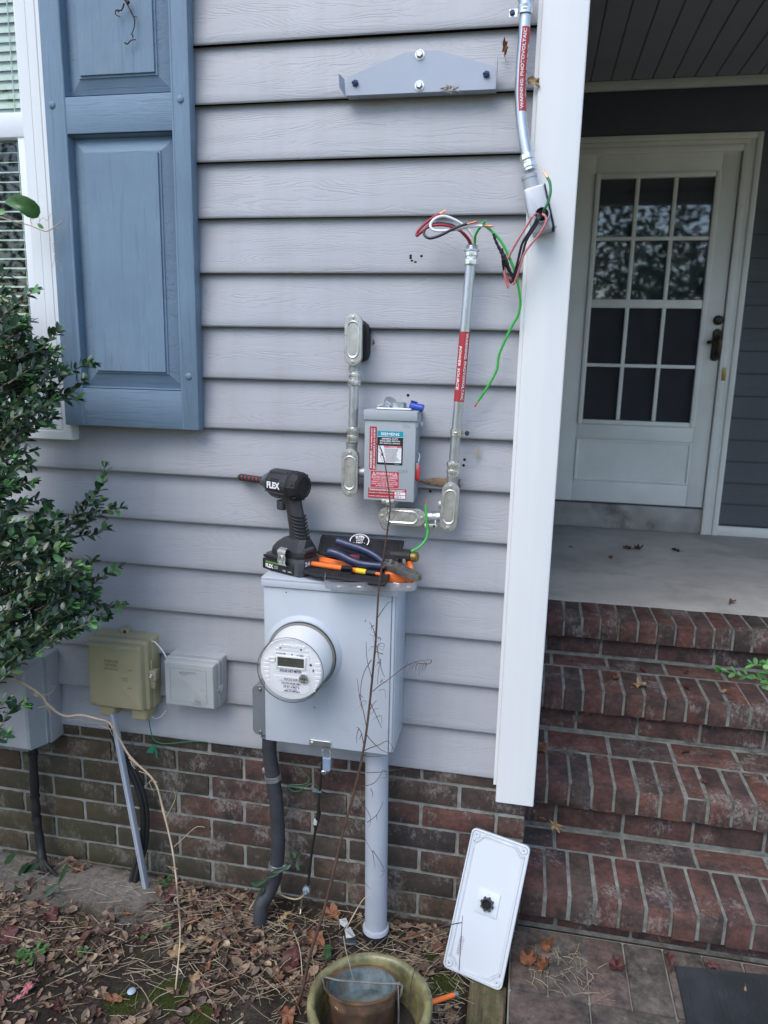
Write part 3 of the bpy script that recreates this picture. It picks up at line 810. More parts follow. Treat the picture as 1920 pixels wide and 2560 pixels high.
xr_ = N(t, 'ShaderNodeMapRange'); xr_.inputs[1].default_value = -.85; xr_.inputs[2].default_value = -1.0; t.links.new(sp.outputs[0], xr_.inputs[0])
mm = N(t, 'ShaderNodeMath', operation='MULTIPLY'); t.links.new(yr.outputs[0], mm.inputs[0]); t.links.new(xr_.outputs[0], mm.inputs[1])
sn = noisen(t, ob, 60, 8, .75); sr = ramp(t, [(.3, (.13,.115,.098)), (.7, (.32,.29,.25))]); t.links.new(sn, sr.inputs[0])
o_ = mixc(t, mm.outputs[0], o_, sr.outputs[0])
mo = noisen(t, ob, 4.2, 5, .6); mr_ = ramp(t, [(.58, (0,0,0)), (.66, (.8,)*3)]); t.links.new(mo, mr_.inputs[0])
o_ = mixc(t, mr_.outputs[0], o_, (.045,.052,.016))
for mx_, my_, mrad in MOSS:                          # moss cushions
    ds = N(t, 'ShaderNodeVectorMath', operation='DISTANCE'); ds.inputs[1].default_value = (mx_, my_, 0); t.links.new(ob, ds.inputs[0])
    dm_ = N(t, 'ShaderNodeMath', operation='MULTIPLY_ADD'); t.links.new(noisen(t, ob, 45, 4), dm_.inputs[0]); dm_.inputs[1].default_value = mrad*1.4; t.links.new(ds.outputs['Value'], dm_.inputs[2])
    rm_ = N(t, 'ShaderNodeMapRange'); rm_.inputs[1].default_value = mrad*1.75; rm_.inputs[2].default_value = mrad*1.45; t.links.new(dm_.outputs[0], rm_.inputs[0])
    o_ = mixc(t, rm_.outputs[0], o_, (.050,.062,.015))
ln_ = N(t, 'ShaderNodeVectorMath', operation='LENGTH'); t.links.new(ob, ln_.inputs[0])
fr_ = N(t, 'ShaderNodeMapRange'); fr_.inputs[1].default_value = 2.0; fr_.inputs[2].default_value = 3.2; t.links.new(ln_.outputs['Value'], fr_.inputs[0])
lw = ramp(t, [(.3, (.13,.13,.06)), (.7, (.24,.20,.12))]); t.links.new(noisen(t, ob, 3, 6, .7), lw.inputs[0])
o_ = mixc(t, fr_.outputs[0], o_, lw.outputs[0])                  # unseen leaf strewn lawn, made paler to bounce light into the porch
t.links.new(o_, b.inputs['Base Color']); b.inputs['Roughness'].default_value = .95; b.inputs['Specular IOR Level'].default_value = .15
bumpn(t, b, noisen(t, ob, 70, 8, .75), 1.0, .010)
mb = MB(); mb.add(vs, fs); g_ = mb.build('ground', m, smooth=180); tag(g_, kind='structure')

# pavers (one laid surface)
mb = MB()
PX = [.037, .133, .233, .334, .437, .537, .637, .737, .837, .937, 1.037, 1.137, 1.237, 1.337, 1.437]
def paver(a, b, c, d): 
    mb.box(a+.0022, b-.0022, c+.0022, d-.0022, -.05, rnd.uniform(-.004, .001), .004, 2, jit=.0008)
y = .045; row = 0
while y > -2.4:
    for i in range(len(PX)-1):
        if row == 0 and i in (0, 1):          # the first row lies lengthways in places
            continue
        if row % 2 == 1 and i % 2 == 1 and i < 12: continue
        if row % 2 == 1 and i % 2 == 0:
            w2 = PX[min(i+2, len(PX)-1)]
            paver(PX[i], w2, y-.1, y); paver(PX[i], w2, y-.2, y-.1)
        elif row % 2 == 0: paver(PX[i], PX[i+1], y-.22, y)
    if row == 0:
        paver(.037, .244, -.062, .045); paver(.037, .133, -.175, -.062); paver(.133, .233, -.175, -.062)
    y -= .22 if row % 2 == 0 else .2
    row += 1
pv = mb.build('paving', M['paver'], smooth=30); tag(pv, kind='structure')
mb = MB(); mb.box(.035, 1.5, -2.4, .05, -.03, -.0085)
pj = mb.build('paving_sand', M['mortar'], smooth=0); tag(pj, kind='structure')

# mossy timber edging
mb = MB()
vs = []; fs = []
nxb, nyb = 14, 60
for i in range(nxb+1):
    for j in range(nyb+1):
        x = -.061+.092*i/nxb; yy = -.158-1.6*j/nyb
        h = -.004-.010*abs(noise.noise(Vector((x*60, yy*5, 0))))-.012*max(0, noise.noise(Vector((x*25, yy*14, 7))))
        if i in (0, nxb): h -= .008
        vs.append((x, yy, h))
for i in range(nxb):
    for j in range(nyb): fs.append((i*(nyb+1)+j, (i+1)*(nyb+1)+j, (i+1)*(nyb+1)+j+1, i*(nyb+1)+j+1))
mb.add(vs, fs); mb.box(-.060, .030, -1.75, -.1585, -.08, -.028)
tag(mb.build('edging_board', M['wood'], smooth=50), 'mossy rotting timber edging board between soil bed and brick pavers', 'edging')

# doormat
mat_o = thing('doormat', 'worn dirty black doormat lying on the pavers below the steps', 'doormat', (.66,-.15,0))
mb = MB(); q = [(.458,-.020),(.452,-.33),(.95,-.36),(.98,.028)]
ct = Vector((.66,-.15))
def mloft(mb, q, prof): mb.rings([[(ct.x+(a-ct.x)*s_, ct.y+(b-ct.y)*s_, z) for a, b in q] for s_, z in prof])
mloft(mb, q, [(1,.001),(1,.007),(.985,.010),(.90,.010)]); mb.build('mat_border', M['matrubber'], mat_o, smooth=30)
mb = MB(); mloft(mb, q, [(.899,.0035),(.895,.0112),(.80,.0112)])
for i in range(26):
    a = .10+.8*i/26
    p0 = Vector(q[1]).lerp(Vector(q[2]), a); p1 = Vector(q[0]).lerp(Vector(q[3]), a)
    p0 = ct+(p0-ct)*.86; p1 = ct+(p1-ct)*.86
    mb.tube([(p0.x,p0.y,.0112),(p1.x,p1.y,.0112)], .0035, 5)
mb.build('mat_pile', M['matrubber'], mat_o, smooth=40)

# ------------------------------------------------------------------ leaves
def leaf_shape(kind, n=22):
    pts = []
    for i in range(n):
        a = 2*math.pi*i/n
        if kind == 'oval': r = 1.0; sx, sy = .42, 1.0; k = 1
        elif kind == 'maple': k = .66+.34*abs(math.cos(2.5*a))**1.2; sx = sy = 1
        elif kind == 'oak': k = .72+.28*math.cos(7*a); sx, sy = .55, 1.0
        else: k = 1; sx, sy = .6, 1
        x, y = sx*k*math.sin(a), sy*k*math.cos(a)
        if kind in ('oval',) : x *= (1-abs(y)**3*.6)
        pts.append((x, y))
    return pts
def dead_leaf(mb, p, size, kind='oval', rot=0.0, curl=.5, up=Vector((0,0,1)), seed=0, tilt=0.0):
    rr = random.Random(seed)
    sh_ = [(a*k_, b*k_) for (a, b), k_ in zip(leaf_shape(kind, 26), [rr.uniform(.78, 1.1) for _ in range(26)])]
    up = Vector(up).normalized(); u = up.orthogonal().normalized(); w = up.cross(u)
    u2 = u*math.cos(rot)+w*math.sin(rot); w2 = -u*math.sin(rot)+w*math.cos(rot)
    ca, cb, ph = rr.uniform(-1,1)*curl, rr.uniform(.2,1)*curl, rr.uniform(0,6)
    vs = []; fs = []
    n = len(sh_); ringsk = (.0, .38, .72, 1.0)
    vs.append((0,0,0))
    def hgt(x, y, s): return (cb*x*x*1.3+ca*y*y*.7+.22*curl*math.sin(5*math.atan2(y,x)+ph)*s*s+.22*curl*noise.noise(Vector((x*3+seed, y*3, 0))))
    for s in ringsk[1:]:
        for (x, y) in sh_: vs.append((x*s*(1-.25*curl*s), y*s*(1-.18*abs(ca)*s), hgt(x*s, y*s, s)))
    vs[0] = (0,0,hgt(0,0,0)-.03)
    for i in range(n): fs.append((0, 1+i, 1+(i+1) % n))
    for k in range(2):
        for i in range(n): fs.append((1+k*n+i, 1+(k+1)*n+i, 1+(k+1)*n+(i+1) % n, 1+k*n+(i+1) % n))
    zmin = min(v[2] for v in vs)
    T = math.tan(tilt)
    out = [Vector(p)+(u2*v[0]+w2*v[1]+up*(v[2]-zmin*.75+T*v[1]))*size for v in vs]
    mb.add(out, fs)
    st0 = Vector(p)+(w2*(-.9)+up*(hgt(0,-.9,1)-zmin*.75))*size
    mb.tube([st0, st0+w2*(-.35)*size+up*.12*size, st0+w2*(-.6)*size+u2*.1*size+up*.05*size], size*.022, 4)
leafn = [0]
def one_leaf(p, size, label, m='dead_brown', kind='maple', rot=None, curl=.8, up=(0,0,1), group=None, tilt=0.0):
    leafn[0] += 1
    mb = MB(); dead_leaf(mb, p, size, kind, rnd.uniform(0,6.28) if rot is None else rot, curl, up, leafn[0]*17, tilt)
    o = mb.build('dead_leaf', M[m], smooth=60); tag(o, label, 'leaf', group)
    return o
def gl(v, x, y, z=0.004): return G(v, x, y, z)
# leaves one can point at
LG = 'loose dead leaves in the soil bed'
for v, x, y, s, m_, k_, lab in (
  ('l7',350,930,.028,'dead_red','maple','dark red crumpled leaf beside the pale sandy patch'),
  ('l7',60,1040,.036,'dead_red','maple','large dark red leaf at the far left of the soil bed'),
  ('l7',540,650,.028,'dead_brown','oval','orange brown curled leaf lying on the sandy mound by the wall'),
  ('l7',960,1030,.024,'dead_red','maple','dark maroon leaf in the litter left of the pale vine'),
  ('l7',1150,810,.026,'dead_red','maple','dark red leaf at the foot of the grey trim strip'),
  ('l7',1300,930,.026,'dead_brown','oval','smooth brown leaf right of the pale vine stem'),
  ('l7',1400,790,.020,'dead_red','maple','small dark red leaf against the brick wall base'),
  ('l7',1390,1240,.020,'dead_brown','oval','rusty orange curled leaf right of the vine end'),
  ('l7',1370,1065,.024,'dead_tan','oval','pale tan leaf lying flat near the wall'),
  ('l7',1180,1150,.026,'dead_tan','maple','greyish tan lobed leaf under the pale vine'),
  ('l7',760,1450,.030,'dead_brown','oval','brown leaf beside the pale bluish pebble'),
  ('l7',1310,1320,.020,'dead_tan','maple','pale crumpled leaf on the bare soil right of the moss'),
  ('l7',390,1520,.026,'dead_red','oak','dark reddish leaf at the lower left of the bed'),
  ('l7',850,910,.018,'dead_brown','oval','small russet leaf standing on edge in the litter'),
  ('g8',690,1160,.034,'dead_brown','maple','bright russet curled leaf left of the plastic scraps'),
  ('g8',570,1360,.034,'dead_brown','maple','russet leaf behind the tall dry weed'),
  ('g8',400,1490,.036,'dead_red','maple','wide purplish brown leaf left of the tall dry weed'),
  ('g8',110,1430,.022,'dead_brown','oval','orange brown leaf folded like a boat'),
  ('g8',380,1250,.024,'dead_brown','oak','dark brown leaf in front of the flexible conduit'),
  ('g8',330,1180,.026,'dead_tan','oval','tan leaf by the foot of the ground rod'),
  ('g8',360,1920,.030,'dead_brown','maple','brown leaf left of the ceramic pot'),
  ('g8',1310,1290,.022,'dead_brown','oval','orange leaf right of the grey pipe'),
  ('g8',1150,1240,.018,'dead_tan','oval','small tan leaf behind the base of the grey pipe')):
    p = gl(v, x, y); p.z = ground_z(p.x, p.y)+.004
    one_leaf(p, s, lab, m_, k_, None, .8, (rnd.uniform(-.25,.25), rnd.uniform(-.5,-.1), 1), LG)
LS = 'dead leaves on the steps and porch'
zt1, zt2, zt3, zt4 = TOPS
for v, x, y, z, s, m_, k_, lab in (
  ('c3',720,605,zt3,.020,'dead_brown','maple','small brown leaf on the third step next to the larger tan leaf'),
  ('c3',870,655,zt3,.032,'dead_tan','maple','tan lobed leaf near the nosing of the third step'),
  ('c3',885,560,zt3,.024,'dead_red','oval','dark red leaf at the back of the third step'),
  ('c3',1155,575,zt3,.022,'dead_red','oak','dark red leaf at the back of the third step, right of the other one'),
  ('c3',1160,665,zt3,.024,'dead_red','oval','flat dark red leaf near the front of the third step'),
  ('c3',1385,690,zt3,.022,'dead_tan','oval','tan leaf below the green shrub sprig on the third step'),
  ('c3',245,1050,zt2,.036,'dead_brown','maple','orange brown leaf on the second step beside the white corner post'),
  ('c3',1145,1065,zt2,.022,'dead_red','oval','dark red leaf at the back of the second step'),
  ('c3',1260,1250,zt2,.020,'dead_red','oak','brown leaf lying on the rowlock nosing of the second step'),
  ('c3',1440,140,zt4,.032,'dead_brown','oval','orange brown leaf at the front edge of the porch floor'),
  ('c2',720,1262,zt4,.042,'dead_red','oval','wide dark leaf in the middle of the porch floor'),
  ('c2',790,1262,zt4,.034,'dead_red','maple','dark red leaf touching the wide leaf on the porch floor'),
  ('c2',1045,1272,zt4,.036,'dead_red','oval','red leaf on the porch floor in front of the door edge'),
  ('c2',605,1317,zt4,.030,'dead_brown','oval','brown leaf nearest the post on the porch floor'),
  ('c2',335,1252,zt4,.018,'dead_brown','oval','tiny brown leaf at the left back of the porch floor')):
    p = G(v, x, y, z+.004); p.z = z+.002
    one_leaf(p, s, lab, m_, k_, None, .7, (0,0,1), LS)
p = P('c3', 340, 1515, YS[0]+.255); one_leaf((p.x, p.y, p.z), .036, 'curled tan leaf leaning upright on the lowest step by the post', 'dead_tan', 'oak', .3, .5, (.15,-1,.35), LS)
LP_ = 'curled dead leaves on the pavers'
for v, x, y, s, m_, k_, lab in (
  ('c4',600,725,.028,'dead_brown','maple','upper russet leaf of the clump beside the white cover'),
  ('c4',510,790,.034,'dead_brown','maple','largest crumpled russet leaf beside the white cover'),
  ('c4',580,815,.026,'dead_brown','maple','lower right russet leaf of the clump beside the white cover'),
  ('c4',940,825,.030,'dead_red','maple','dark brown curled leaf alone on the middle pavers'),
  ('c4',1185,810,.034,'dead_red','oval','maroon leaf touching the corner of the doormat'),
  ('c4',1405,825,.030,'dead_red','oval','maroon leaf at the back edge of the doormat'),
  ('c4',1550,942,.010,'dead_tan','oval','small tan leaf scrap lying on the doormat')):
    p = G(v, x, y, .012); p.z = .003 if 'scrap' not in lab else .012
    one_leaf(p, s, lab, m_, k_, None, 1.1, (0,-.2,1), LP_)

# litter nobody could count
mb = MB(); n = 0
while n < 4200:
    x = rnd.uniform(-1.75, -.02); y = -abs(rnd.gauss(0, .30))-.012
    if y < -.85: continue
    if noise.noise(Vector((x*5, y*5, 9))) < rnd.uniform(-.35, .05): continue
    if x < -1.0 and y > -.20 and (rnd.random() < .5 or rnd.random() < .5*(y > -.1)): continue
    if x > -.075 and y < -.14: continue
    if any((x-a)**2+(y-b__)**2 < (r__*.9)**2 for a, b__, r__ in MOSS) and rnd.random() < .85: n += .4; continue
    p = Vector((x, y, ground_z(x, y)+rnd.uniform(0, .006)))
    L = rnd.choice((.003,.004,.005,.006,.007,.008,.010,.012,.015,.020)); 
    up = Vector((rnd.gauss(0,.28), rnd.gauss(0,.28), 1)).normalized()
    u = up.orthogonal().normalized(); w = up.cross(u); a = rnd.uniform(0,6.28)
    u2 = u*math.cos(a)+w*math.sin(a); w2 = up.cross(u2); wd = L*rnd.uniform(.35,.75); cu_ = rnd.uniform(-.2,.8)*L
    ts = ((-1,0),(-.5,.8),(0,1),(.55,.75),(1,0)) if rnd.random() < .6 else ((-1,.1),(-.6,.9),(-.2,.55),(.3,1),(.6,.5),(1,.05))
    vs = []; fs = []
    for tt, ww in ts:
        for q in (-1, 0, 1):
            vs.append(p+w2*(tt*L)+u2*(q*ww*wd)+up*(cu_*(abs(q)*ww*.7+tt*tt*.5)+rnd.uniform(0,.1)*L))
    for i in range(len(ts)-1):
        for q in range(2): fs.append((i*3+q, i*3+q+1, (i+1)*3+q+1, (i+1)*3+q))
    mb.add(vs, fs); n += 1
lit = mb.build('leaf_litter', M['dead'], smooth=0); tag(lit, 'brown carpet of broken dead leaves over the soil bed', 'leaf litter', kind='stuff')
mb = MB(); n = 0
while n < 1250:
    x = rnd.uniform(-1.5, -.02); y = -abs(rnd.gauss(0, .28))-.02
    if y < -.8 or (x < -.95 and y > -.2 and rnd.random() < .8): continue
    if x > -.075 and y < -.14: continue
    L = rnd.uniform(.02, .085); a = rnd.gauss(.35, .7); z0 = ground_z(x, y)+rnd.uniform(.003, .014)
    d = Vector((math.cos(a), math.sin(a), rnd.gauss(0,.10))); b_ = Vector((-d.y, d.x, 0))*rnd.uniform(-.07,.07)*L
    q0 = Vector((x,y,z0))
    mb.tube([q0-d*L/2, q0+b_, q0+d*L/2], rnd.uniform(.0003,.0008), 4, cap=False); n += 1
for i in range(70):
    x = rnd.uniform(.09, .26); y = rnd.uniform(-.18, -.03); a = rnd.uniform(0, 3.1); L = rnd.uniform(.015,.05)
    mb.tube([(x,y,.003),(x+L*math.cos(a)*.5+.003,y+L*math.sin(a)*.5,.006),(x+L*math.cos(a),y+L*math.sin(a),.003)], .0006, 4, cap=False)
ms_ = MB()
for a, b__, r__ in MOSS:
    for i in range(int(420*(r__/.045)**2)):
        an, d_ = rnd.uniform(0,6.28), r__*rnd.random()**.6*1.05; x, y = a+d_*math.cos(an), b__+d_*math.sin(an)
        if x > -.070 and y < -.15 and x < .03: continue
        if x > .03: continue
        z0 = ground_z(x, y); h = rnd.uniform(.002,.006); w_ = rnd.uniform(.0008,.0018); t2 = rnd.uniform(0,6.28); c, s_ = math.cos(t2)*w_, math.sin(t2)*w_
        ms_.add([(x-c,y-s_,z0-.001),(x+c,y+s_,z0-.001),(x+rnd.uniform(-.003,.003),y+rnd.uniform(-.003,.003),z0+h)], [(0,1,2)])
tag(ms_.build('moss', island_mat('moss_tufts', [(0,(.022,.032,.008)),(.6,(.05,.065,.014)),(1,(.10,.115,.03))], .9, .3, 60), smooth=0), 'low cushions of dark green moss on the soil bed', 'moss', kind='stuff')
ps = mb.build('pine_straw', M['straw'], smooth=60); tag(ps, 'dry straw and pine needles strewn over the soil', 'straw', kind='stuff')

# ================================================================== WALL EQUIPMENT
# ---- meter socket box
BX0, BX1, BY, BZ0, BZ1 = -.611, -.281, -.140, .577, 1.008
ms = thing('meter_socket', 'large pale grey steel meter enclosure box mounted at the foot of the siding', 'meter box', ((BX0+BX1)/2, 0, BZ0))
mb = MB()
mb.box(BX0+.004, BX1, BY+.012, .006, BZ0, BZ1-.004, .002)
mb.build('box_body', M['meterbox'], ms)
mb = MB()          # door panel with turned edge
mb.box(BX0, BX1-.012, BY, BY+.0115, BZ0-.002, BZ1-.022, .0025, 3)
mb.box(BX1-.0115, BX1-.0035, BY+.004, BY+.013, BZ0+.004, BZ1-.022, .002)

mb.build('cover', M['meterbox'], ms)
mb = MB()          # rain lid
mb.box(BX0-.004, BX1+.004, BY-.006, .004, BZ1-.0035, BZ1+.0035, .0015)
mb.box(BX0-.004, BX1+.004, BY-.006, BY-.0025, BZ1-.020, BZ1-.0036, .001)
mb.build('rain_lid', M['meterbox'], ms)
MC = Vector((-.5105, BY, .8205))
mb = MB(); mb.lathe([(.099,0),(.097,.003),(.092,.0065),(.0895,.0105),(.0865,.0105),(.0865,0)], MC, (0,-1,0), 56, cap=False)
mb.build('socket_ring', M['meterbox'], ms, smooth=50)
mb = MB()
p = P('m6', 665, 1520, BY-.002); mb.loft(rrect(p.x-.028, p.x+.028, p.z-.010, p.z+.008, .004), [(0,BY-.0003),(0,BY-.003),(.001,BY-.004)])
mb.box(p.x+.006, p.x+.030, BY-.004, BY+.012, p.z-.016, p.z-.006, .001)
lt = mb.build('latch', M['galv'], ms)
mb = MB(); mb.lathe([(.004,0),(.004,.002),(.003,.003)], (p.x-.021, BY-.004, p.z), (0,-1,0), 12); mb.build('latch_rivet', M['bolt'], lt)
for v, x, y in (('m6',383,268), ('m6',1040,505), ('m6',620,1225)):
    mb = MB(); q = P(v, x, y, BY-.0005); mb.lathe([(.0016,0),(.0016,.0006)], (q.x, BY-.0002, q.z), (0,-1,0), 8); mb.build('dirt_speck', M['ink'], ms)

# ---- electric meter
mt = thing('electric_meter', 'round white utility meter under a clear dome plugged into the grey enclosure', 'electric meter', MC)
mb = MB(); mb.lathe([(.0855,.0108),(.0855,.016),(.083,.017)], MC, (0,-1,0), 56); mb.build('base_ring', mat('taupe_base_ring', (.20,.19,.17), .4, 0, .1), mt)
mb = MB(); mb.lathe([(.0858,.0125),(.0866,.0135),(.0866,.0150),(.0858,.016)], MC, (0,-1,0), 64, cap=False); mb.build('gasket', M['black_rubber'], mt, smooth=60)
mb = MB(); mb.lathe([(.0795,.0172),(.0785,.03),(.0762,.093),(.0748,.096),(.073,.0965)], MC, (0,-1,0), 56); fc = mb.build('body', M['meterwhite'], mt)
mb = MB(); mb.lathe([(.0848,.0175),(.0842,.022),(.0828,.024),(.0800,.095),(.0793,.107),(.077,.1095)], MC, (0,-1,0), 64, cap=False)
mb.lathe([(.0770,.1095),(.04,.1105),(.001,.1105)], MC, (0,-1,0), 64, cap=False)
dm = mb.build('dome', M['dome'], mt, smooth=50)
mb = MB(); mb.lathe([(.0802,.1000),(.0806,.101),(.0806,.1022),(.0798,.1030)], MC, (0,-1,0), 64, cap=False); mb.build('rim', M['dark_plastic'], dm, smooth=60)
fy = MC.y-.0967
FX, FZ = MC.x+.003, MC.z
def mp(x, y): q = P('me', x, y, fy); return q.x, q.z
mb = MB()
for (a, b), mi in (((300,1108),0),):
    pass
mb.mi = 0
# ribbed quarters at the sides and the top
for k in range(7):
    z = FZ-.045+k*.0105
    for s in (-1, 1):
        xo = math.sqrt(max(.0715**2-(z-FZ)**2, 0))
        mb.box(FX+s*.056 if s > 0 else FX-xo+.001, FX+xo-.001 if s > 0 else FX-.056, fy-.0012, fy+.001, z-.004, z+.004, .0006, 1)
mb.box(FX-.040, FX+.040, fy-.0006, fy+.001, FZ+.0455, FZ+.0515, .0004, 1)
for k in range(7): mb.box(FX-.03+k*.0092, FX-.0225+k*.0092, fy-.0014, fy+.001, FZ+.053, FZ+.0605, .0006, 1)
mb.loft([(FX-.046,FZ-.049),(FX-.03,FZ-.058),(FX+.03,FZ-.058),(FX+.043,FZ-.049),(FX+.043,FZ-.024),(FX+.036,FZ-.018),(FX-.046,FZ-.018)][::1], [(0,fy+.001),(0,fy-.0008)])
mb.box(FX-.042, FX+.042, fy-.0005, fy+.001, FZ-.008, FZ+.0405, .0004, 1)
fp = mb.build('face_plate', M['label_white'], mt, smooth=25)
x0, z0 = mp(412, 905); x1, z1 = mp(1005, 720)
LX0, LX1, LZ0, LZ1 = FX-.0345, FX+.030, FZ+.0065, FZ+.0295
mb = MB(); frame(mb, LX0-.004, LX1+.004, LZ0-.004, LZ1+.004, .004, fy-.004, fy+.001, .0008); mb.build('display_bezel', M['meterwhite'], mt)
mb = MB(); mb.mi = 0; mb.box(LX0, LX1, fy-.0012, fy+.0005, LZ0, LZ1)
mb.mi = 1; mb.text('00000', (LX0+LX1)/2+.004, (LZ0+LZ1)/2, fy-.0015, w=.024, h=.0135)
mb.build('display', [M['lcd'], mat('dim_segment', (.055,.056,.045), .4, 0, 0)], mt, smooth=0)
def barcode(mb, x0, x1, z0, z1, y, n, seed=3, dens=.55):
    rr = random.Random(seed); w_ = (x1-x0)/n
    for i in range(n):
        if rr.random() < dens: mb.add([(x0+i*w_,y,z0),(x0+(i+rr.choice((.6,.9,1)))*w_,y,z0),(x0+(i+.9)*w_,y,z1),(x0+i*w_,y,z1)], [(0,1,2,3)])
ty = fy-.0016
mb = MB()
mb.text('SOLAR NET METER', FX-.003, FZ-.0035, ty, w=.053, h=.0062, bold=.015)
mb.text('FOCUS AXR-SD', FX+.002, FZ-.0245, ty, w=.042, h=.0052, bold=.01)
mb.text('SOUTH RIVER EMC', FX-.002, FZ-.0345, ty, w=.048, h=.0050, bold=.008)
mb.text('TWACS   92817656', FX-.002, FZ-.0405, ty, w=.038, h=.0036)
mb.text('141051087', FX-.0005, FZ-.0500, ty, w=.026, h=.0036)
barcode(mb, FX-.021, FX+.018, FZ-.0455, FZ-.0430, ty, 30, 4); barcode(mb, FX-.019, FX+.019, FZ-.0555, FZ-.0527, ty, 30, 8)
mb.build('lettering', M['ink'], fp, smooth=0)
mb = MB(); barcode(mb, FX-.037, FX-.015, FZ+.0365, FZ+.0405, ty, 22, 5, .7); barcode(mb, FX+.010, FX+.031, FZ+.0350, FZ+.0385, ty, 22, 6, .7)
mb.text('FORM 2S CL200 240V 3W 60HZ TA=30', FX-.006, FZ-.0288, ty, w=.052, h=.0022); mb.text('92817656', FX+.021, FZ+.0403, ty, w=.013, h=.0018)
mb.build('small_print', M['ink_grey'], fp, smooth=0)
mb = MB(); mb.lathe([(.002,0),(.002,.0006)], (FX+.0005, fy-.001, FZ+.0380), (0,-1,0), 4)
mb.lathe([(.0026,0),(.0026,.0008)], (FX+.0455, fy-.0005, FZ+.0165), (0,-1,0), 16)
mb.box(FX-.0425, FX-.0385, fy-.0012, fy, FZ+.018, FZ+.026); mb.box(FX+.0505, FX+.0525, fy-.0022, fy, FZ+.001, FZ+.006)
mb.box(FX-.030, FX-.026, fy-.002, fy, FZ+.0505, FZ+.0525); mb.box(FX+.020, FX+.024, fy-.002, fy, FZ+.0505, FZ+.0525)
mb.build('marker', M['ink'], fp, smooth=0)
mb = MB(); mb.loft(stadium(FX-.049, FZ+.021, .009, .006), [(0,fy+.0005),(0,fy-.0018),(.0015,fy-.0022),(.0025,fy-.0004)]); mb.build('finger_recess', M['meterwhite'], mt)
mb = MB(); oc = (FX+.0295, fy, FZ-.0185); mb.lathe([(.0118,0),(.0118,.0045),(.0108,.006),(.0095,.006)], oc, (0,-1,0), 28)
pt = mb.build('optical_port', M['zinc'], mt)
mb = MB()
for dx in (-.0032, .0032): mb.lathe([(.0019,0),(.0019,.0064)], (oc[0]+dx, fy, oc[2]), (0,-1,0), 12)
mb.build('port_hole', M['hole'], pt)
mb = MB()
for dx, dz in ((-.006,.005),(.006,.005),(-.006,-.005),(.006,-.005)): mb.lathe([(.0014,0),(.0014,.0066),(.0008,.0069)], (oc[0]+dx, fy, oc[2]+dz), (0,-1,0), 10)
mb.build('port_rivet', M['bolt'], pt)

# ---- padlock seal
p = P('m6', 722, 1690, -.142)
pk = thing('padlock', 'blue grey keyed seal lock hanging from the meter box latch', 'padlock', (p.x, p.y, p.z))
mb = MB(); mb.loft([(p.x-.0105,p.z-.014),(p.x-.006,p.z-.019),(p.x+.006,p.z-.019),(p.x+.0105,p.z-.014),(p.x+.0105,p.z+.018),(p.x-.0105,p.z+.018)], [(.0015,p.y+.006),(0,p.y+.004),(0,p.y-.004),(.0015,p.y-.006)], M=None)
mb.build('lock_body', mat('blue_grey_lock', (.24,.31,.42), .4, .1, .08), pk)
mb = MB(); mb.tube(spline([(p.x-.008,p.y,p.z+.016),(p.x-.012,p.y,p.z+.030),(p.x-.007,p.y+.002,p.z+.041),(p.x+.003,p.y+.002,p.z+.040),(p.x+.008,p.y,p.z+.030),(p.x+.007,p.y,p.z+.016)]), .0013, 8)
mb.build('shackle', M['bolt'], pk)

# ---- AC disconnect switch
DX0, DX1, DY0, DZ0, DZ1 = -.3785, -.2565, -.080, 1.203, 1.399
dc = thing('disconnect_switch', 'small grey safety switch box with red lever and warning labels on the siding', 'switch box', (-.3175, 0, DZ0))
mb = MB(); mb.box(DX0+.004, DX1-.002, DY0+.014, .004, DZ0+.001, DZ1+.012, .002); mb.build('box_body', M['greybox'], dc)
mb = MB(); mb.box(DX0, DX1, DY0, DY0+.0135, DZ0, DZ1, .0022, 3)
cv = mb.build('cover', M['greybox'], dc)
mb = MB()
mb.box(DX0-.002, DX1+.003, DY0-.004, DY0-.0006, DZ1-.004, DZ1+.018, .001); mb.box(DX0-.002, DX1+.003, DY0-.0038, .003, DZ1+.0125, DZ1+.0185, .001)
mb.box(DX0-.002, DX0-.0002, DY0-.0005, DY0+.03, DZ1-.014, DZ1+.012); mb.box(DX1+.001, DX1+.003, DY0-.0005, -.02, DZ1-.018, DZ1+.012)
mb.box(DX1+.0032, DX1+.012, -.052, -.040, DZ1-.018, DZ1-.008, .001)
mb.build('rain_hood', M['greybox'], dc)
hx = P('d5', 625, 980, -.045)
mb = MB(); mb.box(hx.x-.042, hx.x+.042, -.068, -.012, DZ1+.0187, DZ1+.0245, .0025, 3)
mb.lathe([(.020,0),(.020,.010),(.017,.0115),(.015,.0115)], (hx.x+.006, -.040, DZ1+.0245), (0,0,1), 28)
hub = mb.build('hub_plate', M['galv'], dc)
mb = MB()           # loose hex fitting and screws lying on the plate
mb.lathe([(.0145,0),(.0150,.002),(.0150,.013),(.0135,.015),(.009,.015)], (hx.x-.016, -.045, DZ1+.030), (.35,-.35,.55), 6); mb.build('hex_plug', M['galv'], hub, smooth=20)
mb = MB(); mb.tube([(hx.x-.036,-.05,DZ1+.028),(hx.x-.025,-.056,DZ1+.031)], .003, 8); mb.lathe([(.0045,0),(.0045,.003)], (hx.x-.037,-.05,DZ1+.028), (-1,.3,-.2), 6); mb.build('hub_screw', M['zinc'], hub, smooth=30)
